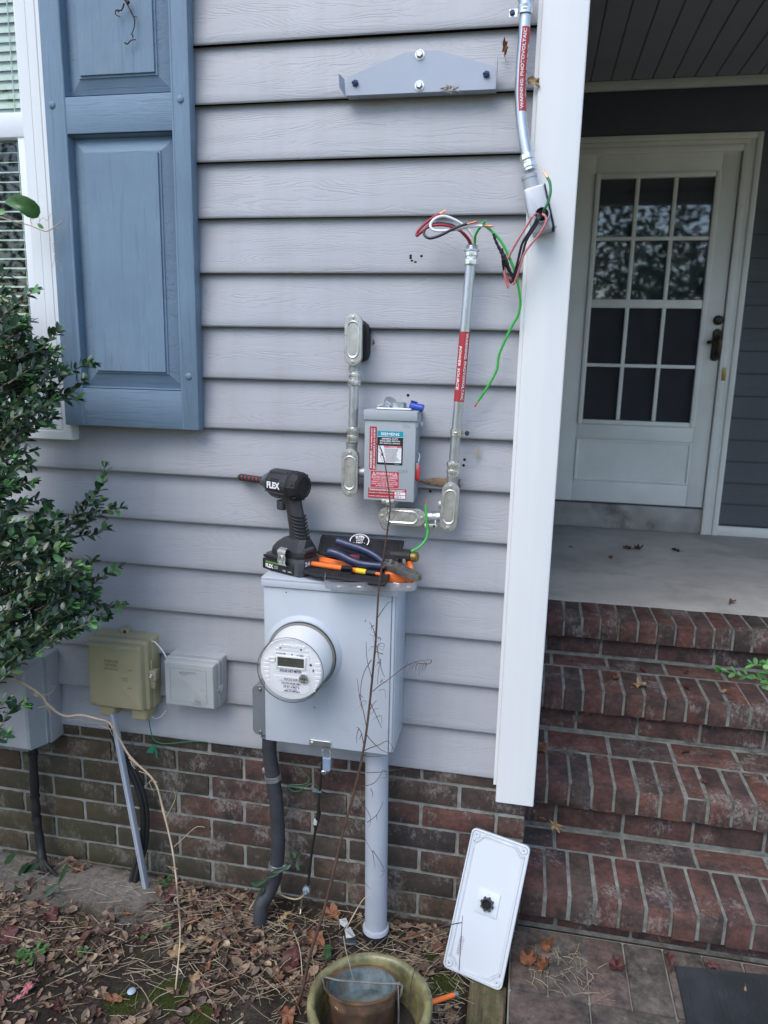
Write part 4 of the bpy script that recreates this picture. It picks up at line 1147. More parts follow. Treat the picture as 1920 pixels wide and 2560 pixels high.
# red lever on the right side
a = P('di', 1400, 800, -.045); b_ = P('di', 1450, 880, -.05); c_ = P('di', 1425, 1080, -.055); e_ = P('di', 1395, 1490, -.06)
mb = MB(); mb.tube(spline([(DX1-.001,-.045,a.z),(a.x+.003,-.047,a.z-.002),(b_.x,-.050,b_.z),(c_.x,-.056,c_.z+.01),(c_.x-.001,-.057,c_.z-.01)]), .0026, 8); mb.build('lever_arm', M['zinc'], dc)
mb = MB(); mb.rings([[ (x+dx, y+dy, z) for dx, dy in ((-w2,-d2),(0,-d2*1.2),(w2,-d2),(w2*1.1,0),(w2,d2),(0,d2*1.2),(-w2,d2),(-w2*1.1,0))] for x, y, z, w2, d2 in
   ((c_.x,-.056,c_.z+.002,.002,.004),(c_.x,-.057,c_.z-.004,.0042,.007),(c_.x-.0005,-.058,(c_.z+e_.z)/2,.0046,.008),(e_.x+.001,-.059,e_.z+.006,.0042,.008),(e_.x,-.059,e_.z,.002,.004))])
mb.build('lever_grip', M['red_grip'], dc, smooth=50)
mb = MB(); mb.box(DX1-.0005, DX1+.004, -.066, -.030, e_.z+.002, c_.z+.004, .002); mb.build('lever_guard', M['zinc'], dc)
p = P('di', 680, 1960, DY0); mb = MB(); mb.box(p.x-.015, p.x+.015, DY0-.003, DY0+.006, DZ0-.006, DZ0+.004, .001); mb.box(p.x-.004,p.x+.004, DY0-.006, DY0-.0032, DZ0-.010, DZ0+.001, .001); mb.build('hasp', M['zinc'], dc)
mb = MB()
for s, x, y, w in (('ON',1130,155,.0145), ('OFF',1050,1260,.0235)):
    q = P('di', x, y, DY0); mb.text(s, q.x, q.z, DY0-.0004, w=w, h=.0085, bold=-.005)
mb.build('embossed_lettering', mat('embossed_grey', (.25,.27,.28), .4, 0, 0), cv, smooth=0)
# labels
def rect_px(v, x0, y0, x1, y1, Y):
    a = P(v, x0, y0, Y); b = P(v, x1, y1, Y); return a.x, b.x, b.z, a.z
ly = DY0-.0005; lt_ = DY0-.0008
def plate(mb, x0, x1, z0, z1, y, r=.0015): mb.loft(rrect(x0, x1, z0, z1, r), [(0,y+.0004),(0,y)])
def tri(mb, x, z, s, y):
    o = [(x-s,z-s*.8),(x+s,z-s*.8),(x,z+s)]; i = [(x-s*.62,z-s*.58),(x+s*.62,z-s*.58),(x,z+s*.58)]
    vs = [(a,y,b) for a,b in o]+[(a,y,b) for a,b in i]; mb.add(vs, [(0,1,4,3),(1,2,5,4),(2,0,3,5)])
    mb.add([(x-s*.1,y,z+.25*s),(x-s*.08,y,z-.2*s),(x+s*.08,y,z-.2*s),(x+s*.1,y,z+.25*s)], [(0,1,2,3)]); mb.add([(x-s*.08,y,z-.3*s),(x-s*.08,y,z-.45*s),(x+s*.08,y,z-.45*s),(x+s*.08,y,z-.3*s)], [(0,1,2,3)])
# maker's label
x0, x1, z0, z1 = rect_px('di', 425, 262, 1035, 1110, ly)
x1 = P('di', 1055, 300, ly).x; H_ = z1-z0; Wd = x1-x0; cx = (x0+x1)/2
mb = MB(); mats_ = [M['label_black'], M['label_teal'], M['label_white'], M['label_pink'], M['lettering'], M['ink']]
mb.mi = 0; plate(mb, x0, x1, z0, z1, ly)
mb.mi = 1; plate(mb, x0, x1, z1-H_*.165, z1, ly-.0002)
mb.mi = 2; mb.box(x0, x1, ly-.0003, ly+.0002, z1-H_*.175, z1-H_*.165)
wx0, wx1, wz0, wz1 = x0+Wd*.045, x1-Wd*.05, z0+H_*.065, z0+H_*.565
plate(mb, wx0, wx1, wz0, wz1, ly-.0002, .0005)
mb.mi = 3; mb.box(wx0+Wd*.23, wx1, ly-.0004, ly, wz1-H_*.055, wz1-H_*.002)
mb.mi = 4; yy = ly-.0006
mb.text('SIEMENS', cx, z1-H_*.085, yy, w=Wd*.72, h=H_*.085, bold=.025)
mb.text('GENERAL DUTY', cx, z1-H_*.225, yy, w=Wd*.64, h=H_*.046, bold=.03)
mb.text('ENCLOSED SWITCH', cx, z1-H_*.29, yy, w=Wd*.77, h=H_*.046, bold=.03)
mb.text('60A 240VAC, 250VDC', cx, z1-H_*.36, yy, w=Wd*.79, h=H_*.046, bold=.03)
mb.text('DANGER', wx0+Wd*.58, wz1-H_*.03, yy, w=Wd*.3, h=H_*.03, bold=.02)
mb.text('HW54321', x1-Wd*.22, z0+H_*.03, yy, w=Wd*.2, h=H_*.018)
mb.mi = 5
rr = random.Random(5)
for i in range(13):
    zz = wz1-H_*(.09+.031*i); xa = wx0+Wd*(.25 if i < 5 or i % 3 == 0 else .30); xb = wx1-Wd*rr.uniform(.02, .2)
    while xa < xb:
        l_ = rr.uniform(.02,.07)*Wd; mb.box(xa, min(xa+l_, xb), ly-.0005, ly-.0002, zz-H_*.006, zz+H_*.006); xa += l_+Wd*.012
px_, pz_ = wx0+Wd*.12, (wz0+wz1)/2
mb.tube([(px_-.006,yy,pz_+.016),(px_+.002,yy,pz_+.004),(px_-.002,yy,pz_-.004),(px_+.004,yy,pz_-.018)], .0004, 4); mb.lathe([(.0026,0),(.0026,.0003)], (px_+.003, yy+.0003, pz_-.002), (0,-1,0), 12)
mb.build('maker_label', mats_, dc, smooth=0)
# vertical warning label
x0 = P('di', 228, 700, ly).x; x1 = P('di', 402, 700, ly).x; z1 = P('di', 330, 158, ly).z; z0 = P('di', 300, 1212, ly).z
mb = MB(); mb.mi = 0; plate(mb, x0, x1, z0, z1, ly); mb.mi = 1
def vert(mb, s, xc, zc, L, h, bold):  # lettering running upward
    mb.text(s, 0, 0, 0, w=L, h=h, bold=bold, fn=lambda a, b: (xc-b, yy, zc+a))
W_ = x1-x0; H_ = z1-z0
vert(mb, 'WARNING', x0+W_*.28, z0+H_*.235, H_*.41, W_*.32, .02); vert(mb, '- DUAL POWER SOURCE', x0+W_*.30, z0+H_*.715, H_*.50, W_*.19, .02)
vert(mb, 'SECOND SOURCE IS PV SYSTEM', x0+W_*.70, z0+H_*.49, H_*.93, W_*.23, .02); vert(mb, 'LBL03', x0+W_*.90, z0+H_*.05, H_*.07, W_*.07, 0)
mb.build('upright_warning_label', [M['label_red'], M['lettering']], dc, smooth=0)
# shock hazard label
x0 = P('di', 262, 1400, ly).x; x1 = P('di', 945, 1400, ly).x; z1 = P('di', 600, 1255, ly).z; z0 = P('di', 600, 1645, ly).z
W_ = x1-x0; H_ = z1-z0; cx = (x0+x1)/2
mb = MB(); mb.mi = 0; plate(mb, x0, x1, z0, z1, ly, .002); mb.mi = 1
mb.text('WARNING', cx, z1-H_*.15, yy, w=W_*.62, h=H_*.17, bold=.01); tri(mb, x0+W_*.115, z1-H_*.16, H_*.12, yy); tri(mb, x1-W_*.115, z1-H_*.16, H_*.12, yy)
mb.text('ELECTRIC SHOCK HAZARD', cx, z1-H_*.37, yy, w=W_*.92, h=H_*.105, bold=.01)
for q in (.285, .45): mb.box(x0+W_*.04, x1-W_*.04, yy, yy+.0002, z1-H_*q-.0002, z1-H_*q+.0002)
for i, (s, w) in enumerate((('DO NOT TOUCH TERMINALS', .82), ('TERMINALS ON BOTH THE LINE AND', .95), ('LOAD SIDES MAY BE ENERGIZED', .94), ('IN THE OPEN POSITION', .62))):
    mb.text(s, cx, z1-H_*(.535+.125*i), yy, w=W_*w, h=H_*.085, bold=.004)
mb.build('shock_hazard_label', [M['label_bright'], M['lettering']], dc, smooth=0)
# AC disconnect label
x0 = P('di', 198, 1760, ly).x; x1 = P('di', 1125, 1810, ly).x; z1 = P('di', 660, 1672, ly).z; z0 = P('di', 660, 1915, ly).z
W_ = x1-x0; H_ = z1-z0; cx = (x0+x1)/2
mb = MB(); mb.mi = 0; plate(mb, x0, x1, z0, z1, ly, .001); mb.mi = 1
mb.text('PHOTOVOLTAIC AC DISCONNECT', cx, z1-H_*.17, yy, w=W_*.92, h=H_*.17, bold=.03)
mb.text('MAXIMUM AC OPERATING CURRENT:', x0+W_*.345, z1-H_*.46, yy, w=W_*.64, h=H_*.10, bold=.01); mb.text('NOMINAL OPERATING AC VOLTAGE:', x0+W_*.335, z1-H_*.80, yy, w=W_*.62, h=H_*.10, bold=.01)
plate(mb, x1-W_*.30, x1-W_*.02, z1-H_*.585, z1-H_*.31, ly-.0002, .0003); plate(mb, x1-W_*.30, x1-W_*.02, z1-H_*.93, z1-H_*.65, ly-.0002, .0003)
mb.mi = 2; mb.text('39 A', x1-W_*.21, z1-H_*.45, yy, w=W_*.12, h=H_*.2, shear=.2); mb.text('240 V', x1-W_*.20, z1-H_*.79, yy, w=W_*.16, h=H_*.18, shear=.2)
mb.build('ac_disconnect_label', [M['label_red'], M['lettering'], M['ink']], dc, smooth=0)

# blue wire connector on the switch box
p = P('d5', 800, 985, -.045)
wn = MB(); ax = Vector((.95,-.10,-.22)).normalized(); o = p-ax*.016
wn.lathe([(.0065,0),(.0075,.003),(.0085,.02),(.0095,.030),(.0088,.033),(.006,.033)], o, ax, 12)
for s in (-1, 1): wn.box(-.004,.012,-.0015,.0015,.007,.0115,.0006,1, M=Matrix.Translation(o+ax*.004)@ax.to_track_quat('X','Z').to_matrix().to_4x4())
tag(wn.build('wire_connector', M['blue_plastic'], smooth=30), 'blue plastic wire nut lying on top of the grey switch box', 'wire nut')

# ---- conduit bodies with stamped covers
CG = 'oval conduit bodies with stamped covers'
def conduit_body(label, cx, cz, hw, hh, yf, neck=None, neck2=None, ang=0.0, m_body='alu_body', m_cov='stamped', depth=.036, marks=True, vert_=True):
    t = thing('conduit_fitting', label, 'conduit fitting', (cx, yf+depth, cz), (0, ang, 0), CG)
    L = lambda mb, n, m, p, s=40: mb.build(n, m, p, smooth=s, local=True)
    D = depth
    mb = MB(); o = stadium(0, 0, hw*.93, hh*.985, 12) if vert_ else stadium(0, 0, hw*.985, hh*.93, 12)
    mb.loft(o, [(.007,-.0),(.002,-.006),(0,-D*.6),(0,-D+.0045)])
    for nk in (neck, neck2):
        if nk:
            d, r, ln = nk      # direction, radius, length
            s = Vector(d); st = Vector((s.x*(hw if not vert_ else hw*.6)*.8, -D*.45, s.z*hh*.8))
            e = Vector((s.x*(hw+ln), -D*.45, s.z*(hh+ln)))
            mb.tube([st, e], [r*1.02, r], 20); mb.tube([e-s*.0055, e], r*1.08, 20)
    b = L(mb, 'body', M[m_body], t)
    mb = MB(); o = stadium(0, 0, hw, hh, 14) if vert_ else stadium(0, 0, hw, hh, 14)
    mb.loft(o, [(.0004,-D+.0042),(0,-D+.003),(0,-D+.0012),(.001,-D),(.0052,-D-.0002)], cap1=False)
    i_ = [(.0052,-D-.0002)]
    ih, iv = (hw-.0055, hh-.0165) if vert_ else (hw-.0165, hh-.0055)
    q = stadium(0, 0, ih, iv, 14)
    mb.loft(stadium(0,0,hw-.0052,hh-.0052,14), [(0,-D-.0002),(.0001,-D-.0003)])
    mb.loft(q, [(0,-D-.0001),(.0006,-D-.0022),(.002,-D-.0032),(.0038,-D-.0024),(.005,-D-.0016)])
    c = L(mb, 'cover', M[m_cov], t, 30)
    for s in (-1, 1):
        x, z = (0, s*(hh-.009)) if vert_ else (s*(hw-.009), 0)
        mb = MB(); mb.lathe([(.0044,0),(.0044,.0012),(.0036,.0024),(.001,.0028)], (x,-D-.0003,z), (0,-1,0), 14); sc_ = L(mb, 'screw', M['bolt'], c)
        mb = MB(); mb.box(x-.0028,x+.0028,-D-.0031,-D-.0026,z-.0005,z+.0005); mb.box(x-.0005,x+.0005,-D-.00315,-D-.00255,z-.0028,z+.0028)
        if False: L(mb, 'slot', M['ink'], sc_, 0)
    if marks:      # embossed ring and dashes
        mb = MB(); zz = iv*.55 if vert_ else 0; xx = 0 if vert_ else iv*0+ih*.62
        mb.lathe([(.0032,0),(.0036,.0006),(.004,0)], (xx,-D-.0016,zz), (0,-1,0), 16, cap=False)
        if vert_: 
            mb.text('3/4 INCH', 0,0,0, w=iv*.8, h=.0034, fn=lambda a,b:(-b-.002,-D-.0019,a-iv*.25)); mb.text('COVER 75', 0,0,0, w=iv*.8, h=.0034, fn=lambda a,b:(-b+.004,-D-.0019,a-iv*.25))
        else:
            mb.text('3/4 INCH', -.012, .003, -D-.0019, w=ih*.7, h=.0034); mb.text('COVER 75', -.012, -.003, -D-.0019, w=ih*.7, h=.0034)
        L(mb, 'embossing', M['embossed'], c, 30)
    return t
cb1 = conduit_body('oval conduit body entering the siding at the top of the short conduit', -.414, 1.5775, .0208, .0595, -.062, neck=((0,0,-1), .0135, .012))
cb2 = conduit_body('oval conduit body at the lower left of the switch box', -.4180, 1.2635, .0205, .0585, -.062, neck=((0,0,1), .0135, .012), neck2=((1,0,0), .0125, .018))
cb3 = conduit_body('horizontal oval conduit body below the switch box', -.2875, 1.163, .0575, .0222, -.062, neck=((1,0,0), .0125, .010), vert_=False)
cb4 = conduit_body('oval conduit body at the lower end of the long labelled conduit', -.1735, 1.194, .0208, .0592, -.062, neck=((0,0,1), .0135, .012), neck2=((-1,0,0), .0125, .006), ang=R(2.2))
mb = MB()      # dark gasket behind the top left one
o = stadium(-.4070, 1.5750, .0195, .048, 16); o = [(x+.0022*noise.noise(Vector((x*90,z*90,1))), z+.002*noise.noise(Vector((x*90,z*90,7)))) for x, z in o]; mb.loft(o, [(0,.010),(0,-.012),(.004,-.016)])
tag(mb.build('sealing_putty', M['black_rubber']), 'black sealing putty behind the conduit body above the short conduit', 'sealant')
# nipple between switch box and horizontal body
mb = MB(); q = P('d5', 600, 1790, -.04); mb.tube([(q.x, -.04, 1.2025), (q.x, -.04, 1.180)], .0115, 18); mb.lathe([(.015,0),(.015,.005)], (q.x,-.04,1.192), (0,0,1), 8)
tag(mb.build('conduit_nipple', M['galv'], smooth=30), 'short steel nipple joining the switch box to the horizontal conduit body', 'conduit')
mb = MB(); mb.tube([(-.222,-.045,1.1635),(-.196,-.045,1.1655)], .0135, 18)
for k in range(3): mb.lathe([(.0139,0),(.0146,.001),(.0139,.002)], (-.2145+.004*k,-.045,1.1642), (1,0,.06), 18, cap=False)
tag(mb.build('conduit_coupling', M['galv'], smooth=30), 'horizontal steel coupling between the two lower conduit bodies', 'conduit')

def connector(mb, o, ax, r, flip=1, rings=True):        # compression connector: hex nut, neck, hex body
    mb.lathe([(r*1.02,-.016),(r*1.18,-.015),(r*1.36,-.013),(r*1.40,-.007),(r*1.36,-.002),(r*1.14,0),(r*1.14,.003),(r*1.30,.005),(r*1.33,.009),(r*1.30,.014),(r*1.12,.015),(r*1.12,.020)], o, ax, 12)
def emt(name, label, pts, r, parts):
    t = thing(name, label, 'conduit', pts[-1])
    mb = MB(); mb.tube(pts, r, 24); tb = mb.build('tube', M['galv'], t, smooth=60)
    for o, ax in parts:
        mb = MB(); connector(mb, Vector(o), Vector(ax), r); mb.build('connector', M['zinc'], t, smooth=28)
    return t, tb
cy = -.042
s0 = Vector((-.4135, cy, 1.505)); s1 = Vector((-.4160, cy, 1.335))
emt('short_conduit', 'short vertical steel conduit between the two left conduit bodies', [s0, s1], .0117, [((-.4137,cy,1.486),(0,0,1)), ((-.4155,cy,1.357),(0,0,-1))])
t0 = P('w', 660, 880, cy); t1 = Vector((-.1712, cy, 1.262))
long_t, long_tube = emt('long_conduit', 'long vertical steel conduit with red warning label rising to cut wires', [t0, t1], .0117, [((t0.x,cy,t0.z-.012),(0,0,1)), (t1+(t0-t1).normalized()*.024, t1-t0)])
mb = MB(); mb.lathe([(.0150,0),(.0175,.001),(.0175,.004),(.0150,.005)], (t0.x,cy,t0.z+.002), (0,0,1), 28); mb.lathe([(.0122,.004),(.0132,.006),(.0122,.008),(.0132,.010),(.0122,.012),(.0130,.014),(.0115,.015),(.0105,.010)], (t0.x,cy,t0.z+.002), (0,0,1), 24)
mb.build('threaded_bushing', M['galv'], long_t, smooth=30)
def wrap_label(tube_pts, r, a0, a1, s0, s1, lines, parent, up):
    # curved label: arc length along the tube s0..s1 (fractions of a polyline), angle a0..a1 about it measured from -y
    pts = [Vector(p) for p in tube_pts]; ln = [0]
    for i in range(len(pts)-1): ln.append(ln[-1]+(pts[i+1]-pts[i]).length)
    def at(s):
        s = max(0, min(s, ln[-1])); i = 0
        while i < len(pts)-2 and ln[i+1] < s: i += 1
        f = (s-ln[i])/max(1e-9, ln[i+1]-ln[i]); return pts[i].lerp(pts[i+1], f), (pts[i+1]-pts[i]).normalized()
    def pos(s, a, rr):
        c, t = at(s); f = Vector((0,-1,0)); f = (f-t*f.dot(t)).normalized(); sd2 = t.cross(f)
        if sd2.x < 0: sd2 = -sd2
        return c+(f*math.cos(a)+sd2*math.sin(a))*rr
    mb = MB(); mb.mi = 0
    ns, na = 40, 14
    vs = [pos(s0+(s1-s0)*i/ns, a0+(a1-a0)*j/na, r+.0004) for i in range(ns+1) for j in range(na+1)]
    mb.add(vs, [(i*(na+1)+j,(i+1)*(na+1)+j,(i+1)*(na+1)+j+1,i*(na+1)+j+1) for i in range(ns) for j in range(na)])
    mb.mi = 1
    for s, ac, L, h, sh, sc_ in lines:
        # up=+1: text reads along increasing s with letter tops toward -angle (left) ; up=-1 reversed
        mb.text(s, 0, 0, 0, w=L, h=h, bold=.02, shear=sh, fn=lambda p_, q_: pos(sc_+up*p_, ac+up*q_/r, r+.0008) if True else None)
    mb.build('warning_label', [M['label_red'], M['lettering']], parent, smooth=180)
Lt = (t1-t0).length
za = P('d5', 1225, 362, cy-.011).z; zb2 = P('d5', 1145, 943, cy-.011).z
f0 = (t0.z-za)/(t0.z-t1.z)*Lt; f1 = (t0.z-zb2)/(t0.z-t1.z)*Lt
# reads downward: s increases downward, letter tops to the right (+x)
wrap_label([t0, t1], .0117, R(-80), R(88), f0, f1, [('WARNING: PHOTOVOLTAIC', R(38), (f1-f0)*.96, .0066, 0, (f0+f1)/2), ('POWER SOURCE', R(-28), (f1-f0)*.62, .0066, .2, f0+(f1-f0)*.52)], long_tube, 1)
def strap(label, c, ax, r, side, scr='blue_screw'):
    t = thing('conduit_strap', label, 'strap', c, group='one-hole conduit straps')
    ax = Vector(ax).normalized(); f = Vector((0,-1,0)); f = (f-ax*f.dot(ax)).normalized(); s = Vector((1,0,0))*side; s = (s-ax*s.dot(ax)).normalized()
    mb = MB(); W2 = .0075
    prof = [c+(f*math.cos(R(a))+s*math.sin(R(a)))*(r+.0015) for a in range(-110, 91, 12)]
    prof += [c+s*(r+.003)-f*(r*.55), c+s*(r+.020)-f*(r*.6)]
    rings = [[p-ax*W2, p+ax*W2, p+ax*W2+(p-c).normalized()*.0012, p-ax*W2+(p-c).normalized()*.0012] for p in prof[:-2]]
    for p in prof[-2:]: rings.append([p-ax*W2, p+ax*W2, p+ax*W2+f*.0014, p-ax*W2+f*.0014])
    mb.rings(rings); mb.tube([c+f*(r+.003)-s*r*.3+ax*0, c+f*(r+.003)+s*r*.3], .0022, 6); mb.build('band', M['zinc'], t, smooth=30)
    q = c+s*(r+.0135)-f*(r*.6)+f*.0014
    mb = MB(); mb.lathe([(.0058,0),(.0062,.001),(.0058,.004),(.004,.0055)], q, f, 6); mb.build('screw', M[scr], t, smooth=25)
    return t
sp_ = P('d5', 1118, 1197, cy); strap('one-hole strap with blue screw halfway down the long conduit', Vector((t0.x+(t1.x-t0.x)*(t0.z-sp_.z)/(t0.z-t1.z), cy, sp_.z)), t1-t0, .0117, 1)
# bent conduit at the top right
bpx = [(266,-90),(262,60),(255,180),(240,350),(234,470),(232,560),(238,680),(252,790),(268,880),(284,955)]
bp = spline([P('T', x, y, -.036-.012*max(0,(y-600)/355)) for x, y in bpx], 8)
bent, bent_tube = emt('bent_conduit', 'steel conduit with red warning label bending over to the white corner post', bp, .0117, [(bp[-1]+(bp[-5]-bp[-1]).normalized()*.010, bp[-1]-bp[-5])])
mb = MB(); tp = P('T', 262, 25, -.036); mb.lathe([(.0125,-.012),(.0155,-.011),(.0165,-.004),(.0150,-.003),(.0150,.006),(.0165,.007),(.0165,.014),(.0155,.018),(.013,.05)], tp, (0,0,1), 26); mb.build('coupling', M['galv'], bent, smooth=30)
ln = [0]
for i in range(len(bp)-1): ln.append(ln[-1]+(bp[i+1]-bp[i]).length)
def s_at(v, x, y):
    q = P(v, x, y, -.046); k = min(range(len(bp)), key=lambda i: abs(bp[i].z-q.z)); return ln[k]
f0 = s_at('lb', 250, 470); f1 = s_at('lb', 200, 2060)
wrap_label(bp, .0117, R(-20), R(140), f0, f1, [('WARNING: PHOTOVOLTAIC', R(12), (f1-f0)*.95, .0064, 0, (f0+f1)/2), ('POWER SOURCE', R(72), (f1-f0)*.62, .0062, .2, (f0+f1)/2)], bent_tube, -1)
c0 = P('T', 260, 62, -.036); strap('bright strap with blue screw at the very top of the bent conduit', Vector(c0), (0,0,1), .0130, -1)

# open conduit body on the post
qa = P('T', 292, 1000, -.05); qb = P('T', 365, 1340, -.05); axb = (qa-qb).normalized(); ang = math.atan2(qa.x-qb.x, qa.z-qb.z)
Lb = (qa-qb).length; cc = (qa+qb)/2
ob = thing('open_conduit_fitting', 'grey conduit body with an open hole full of cut wires against the white post', 'conduit fitting', cc+Vector((0,.03,0)), (0, ang, 0))
hb = Lb/2; wv = .0235; DP = .046
mb = MB(); mb.loft(rrect(-wv, wv-.002, -hb, hb-.030, .007, 6), [(.002,0),(0,-.003),(0,-DP+.0035),(.001,-DP+.001),(.0035,-DP)])
mb.tube([(-.004,-DP*.5,hb-.034),(-.004,-DP*.5,hb-.002)], [.0165,.0160], 20); mb.tube([(-.004,-DP*.5,hb-.008),(-.004,-DP*.5,hb-.001)], .0172, 20)
bd = mb.build('body', M['alu_bright'], ob, smooth=28, local=True)
mb = MB(); mb.box(wv-.0018, wv+.0005, -DP-.001, .001, -hb-.001, hb-.031, .0008); mb.build('cover_edge', M['black_rubber'], ob, local=True)
mb = MB(); mb.box(wv+.0008, wv+.003, -DP, .001, -hb, hb-.032, .0008); mb.lathe([(.003,0),(.003,.004)], (wv+.003,-DP*.3,-hb+.008), (1,0,0), 8); mb.build('side_cover', M['alu_bright'], ob, local=True)
hz = -hb+.034
mb = MB(); mb.lathe([(.0165,-.006),(.0172,-.002),(.0172,.006),(.0160,.0075),(.0140,.0075),(.0138,-.001)], (.004,-DP,hz), (0,-1,0), 30, cap=False); mb.build('hub', M['alu_bright'], ob, smooth=30, local=True)
mb = MB(); mb.lathe([(.0140,.0008),(.001,.0009)], (.004,-DP,hz), (0,-1,0), 30); mb.build('hub_opening', M['hole'], ob, smooth=0, local=True)
HUBP = Matrix.LocRotScale(cc+Vector((0,.03,0)), Euler((0,ang,0)), None) @ Vector((.004,-DP-.002,hz))

# ---- wires
WG = 'cut electrical wires'
def wire(label, pts, r, m, tip0=None, tip1=None, group=WG, k=8):
    t = thing('wire', label, 'wire', pts[0], group=group)
    sp2 = spline(pts, k)
    mb = MB(); mb.tube(sp2, r, 10); ins = mb.build('insulation', M[m], t, smooth=60)
    for e, on in ((0, tip0), (-1, tip1)):
        if on:
            p = sp2[e]; d = (sp2[e]-sp2[1 if e == 0 else -2]).normalized()
            mb = MB(); u = d.orthogonal().normalized(); w = d.cross(u)
            for j in range(6):
                o = (u*math.cos(j*1.05)+w*math.sin(j*1.05))*r*.42; fl = rnd.uniform(.8, 1.3)
                mb.tube([p-d*.002+o, p+d*on*.6+o*1.2, p+d*on*fl+o*1.5], r*.34, 6)
            mb.build('copper_tip', M['copper'], t, smooth=60)
    return t
top = Vector((t0.x, cy, t0.z+.012))
def WP(pts, Y): return PL('w', pts, Y)
wire('red wire doubled back to the left with a bare copper tip', [top+Vector((-.002,0,-.02))]+WP([(655,790),(590,690),(500,630),(400,597),(290,593),(200,618),(130,672),(92,702),(100,660),(170,585),(250,520),(330,476)], [cy,-.052,-.062,-.068,-.072,-.074,-.074,-.072,-.070,-.068,-.066,-.066]), .0030, 'red_wire', None, .012)
wire('white wire looping left and back over the conduit top', [top+Vector((.004,.002,-.02))]+WP([(690,770),(650,670),(570,590),(470,530),(370,500),(280,525),(232,590),(270,645),(400,650),(560,625),(690,602),(770,602)], [cy,-.048,-.054,-.060,-.066,-.072,-.078,-.080,-.080,-.078,-.076,-.074]), .0030, 'white_wire', None, .020)
wire('black wire looping left with a bare copper tip', [top+Vector((-.004,.003,-.02))]+WP([(640,780),(580,690),(480,605),(380,578),(280,580),(195,615),(165,680),(220,728),(330,700),(470,630),(560,595),(612,582)], [cy,-.046,-.054,-.058,-.062,-.070,-.080,-.086,-.088,-.088,-.086,-.084]), .0031, 'black_wire', None, .020)
wire('short light green wire stub rising from the conduit top', [top+Vector((.003,-.004,-.02))]+WP([(692,780),(700,700),(730,640),(775,585),(800,545)], [cy-.004,-.055,-.06,-.066,-.07]), .0029, 'green_wire')
wire('long bright green wire arching down across the siding', PL('w', [(790,590),(840,630),(930,715),(1000,820),(1060,950),(1110,1080),(1145,1230),(1165,1390),(1140,1530),(1075,1645)], [-.060,-.064,-.066,-.066,-.064,-.060,-.052,-.044,-.038,-.034])+PL('d5', [(1490,540),(1465,680),(1390,820),(1310,940)], [-.030,-.028,-.026,-.024]), .0030, 'green_wire', None, .012)
H0 = HUBP+Vector((0,.004,0))
wire('dark green wire curling up out of the open conduit body', [H0+Vector((.004,0,.002))]+PL('w', [(1410,440),(1450,360),(1478,250),(1470,150),(1445,100)], [-.105,-.112,-.112,-.108,-.104]), .0029, 'dkgreen_wire', None, .018)
wire('left faded red wire leaving the open conduit body', [H0+Vector((-.008,0,.002))]+PL('w', [(1300,490),(1250,570),(1180,680),(1110,800),(1060,890),(1020,970),(1000,1060),(1010,1150),(1030,1225),(1040,1235),(1035,1180),(1018,1100)], [-.105,-.10,-.09,-.080,-.072,-.066,-.060,-.056,-.052,-.050,-.049,-.050]), .0024, 'pink_wire')
wire('right faded red wire with a long bend beside the white post', [H0+Vector((.002,0,0))]+PL('w', [(1400,480),(1432,520),(1415,600),(1350,700),(1260,810),(1205,890),(1180,960),(1150,1060),(1120,1150),(1095,1200),(1070,1180),(1055,1120)], [-.108,-.112,-.11,-.10,-.092,-.086,-.080,-.070,-.060,-.054,-.052,-.052]), .0024, 'pink_wire')
wire('upper black wire hanging out of the open conduit body', [H0+Vector((-.003,0,0))]+PL('w', [(1350,500),(1310,580),(1240,690),(1190,770),(1165,850),(1140,960),(1110,1070),(1085,1150),(1070,1190),(1055,1150)], [-.107,-.104,-.096,-.088,-.082,-.074,-.064,-.056,-.052,-.052]), .0027, 'black_wire')
wire('lower black wire beside the upper black one', [H0+Vector((0,0,-.004))]+PL('w', [(1365,510),(1330,590),(1270,680),(1225,760),(1200,850),(1180,930),(1140,1040),(1105,1120),(1085,1180)], [-.109,-.107,-.10,-.092,-.086,-.080,-.070,-.060,-.055]), .0027, 'black_wire')
# taped bundle
mb = MB(); mb.tube(spline(PL('w', [(885,680),(905,745),(945,830),(985,900),(1010,970),(1050,1060),(1085,1130)], [-.070,-.070,-.068,-.066,-.064,-.062,-.06]), 5), [.0028,.003,.0031,.004,.0046,.0034]+[.003]*25, 8) if False else None
q = spline(PL('w', [(885,680),(905,745),(945,830),(985,900),(1010,970),(1050,1060),(1090,1130)], [-.072,-.071,-.070,-.068,-.066,-.063,-.06]), 5)
mb.tube(q, [.0030+.0034*math.exp(-((i/len(q)-.6)/.18)**2)+.0006*math.sin(i*2.1) for i in range(len(q))], 9)
q = spline(PL('w', [(970,840),(985,900),(985,970),(1000,1070)], [-.066,-.068,-.066,-.058]), 5); mb.tube(q, [.0042,.0034,.003]+[.0033]*(len(q)-3), 8)
tag(mb.build('taped_wire_bundle', M['tape'], smooth=50), 'wire ends wrapped in black electrical tape beside the green wire', 'tape')
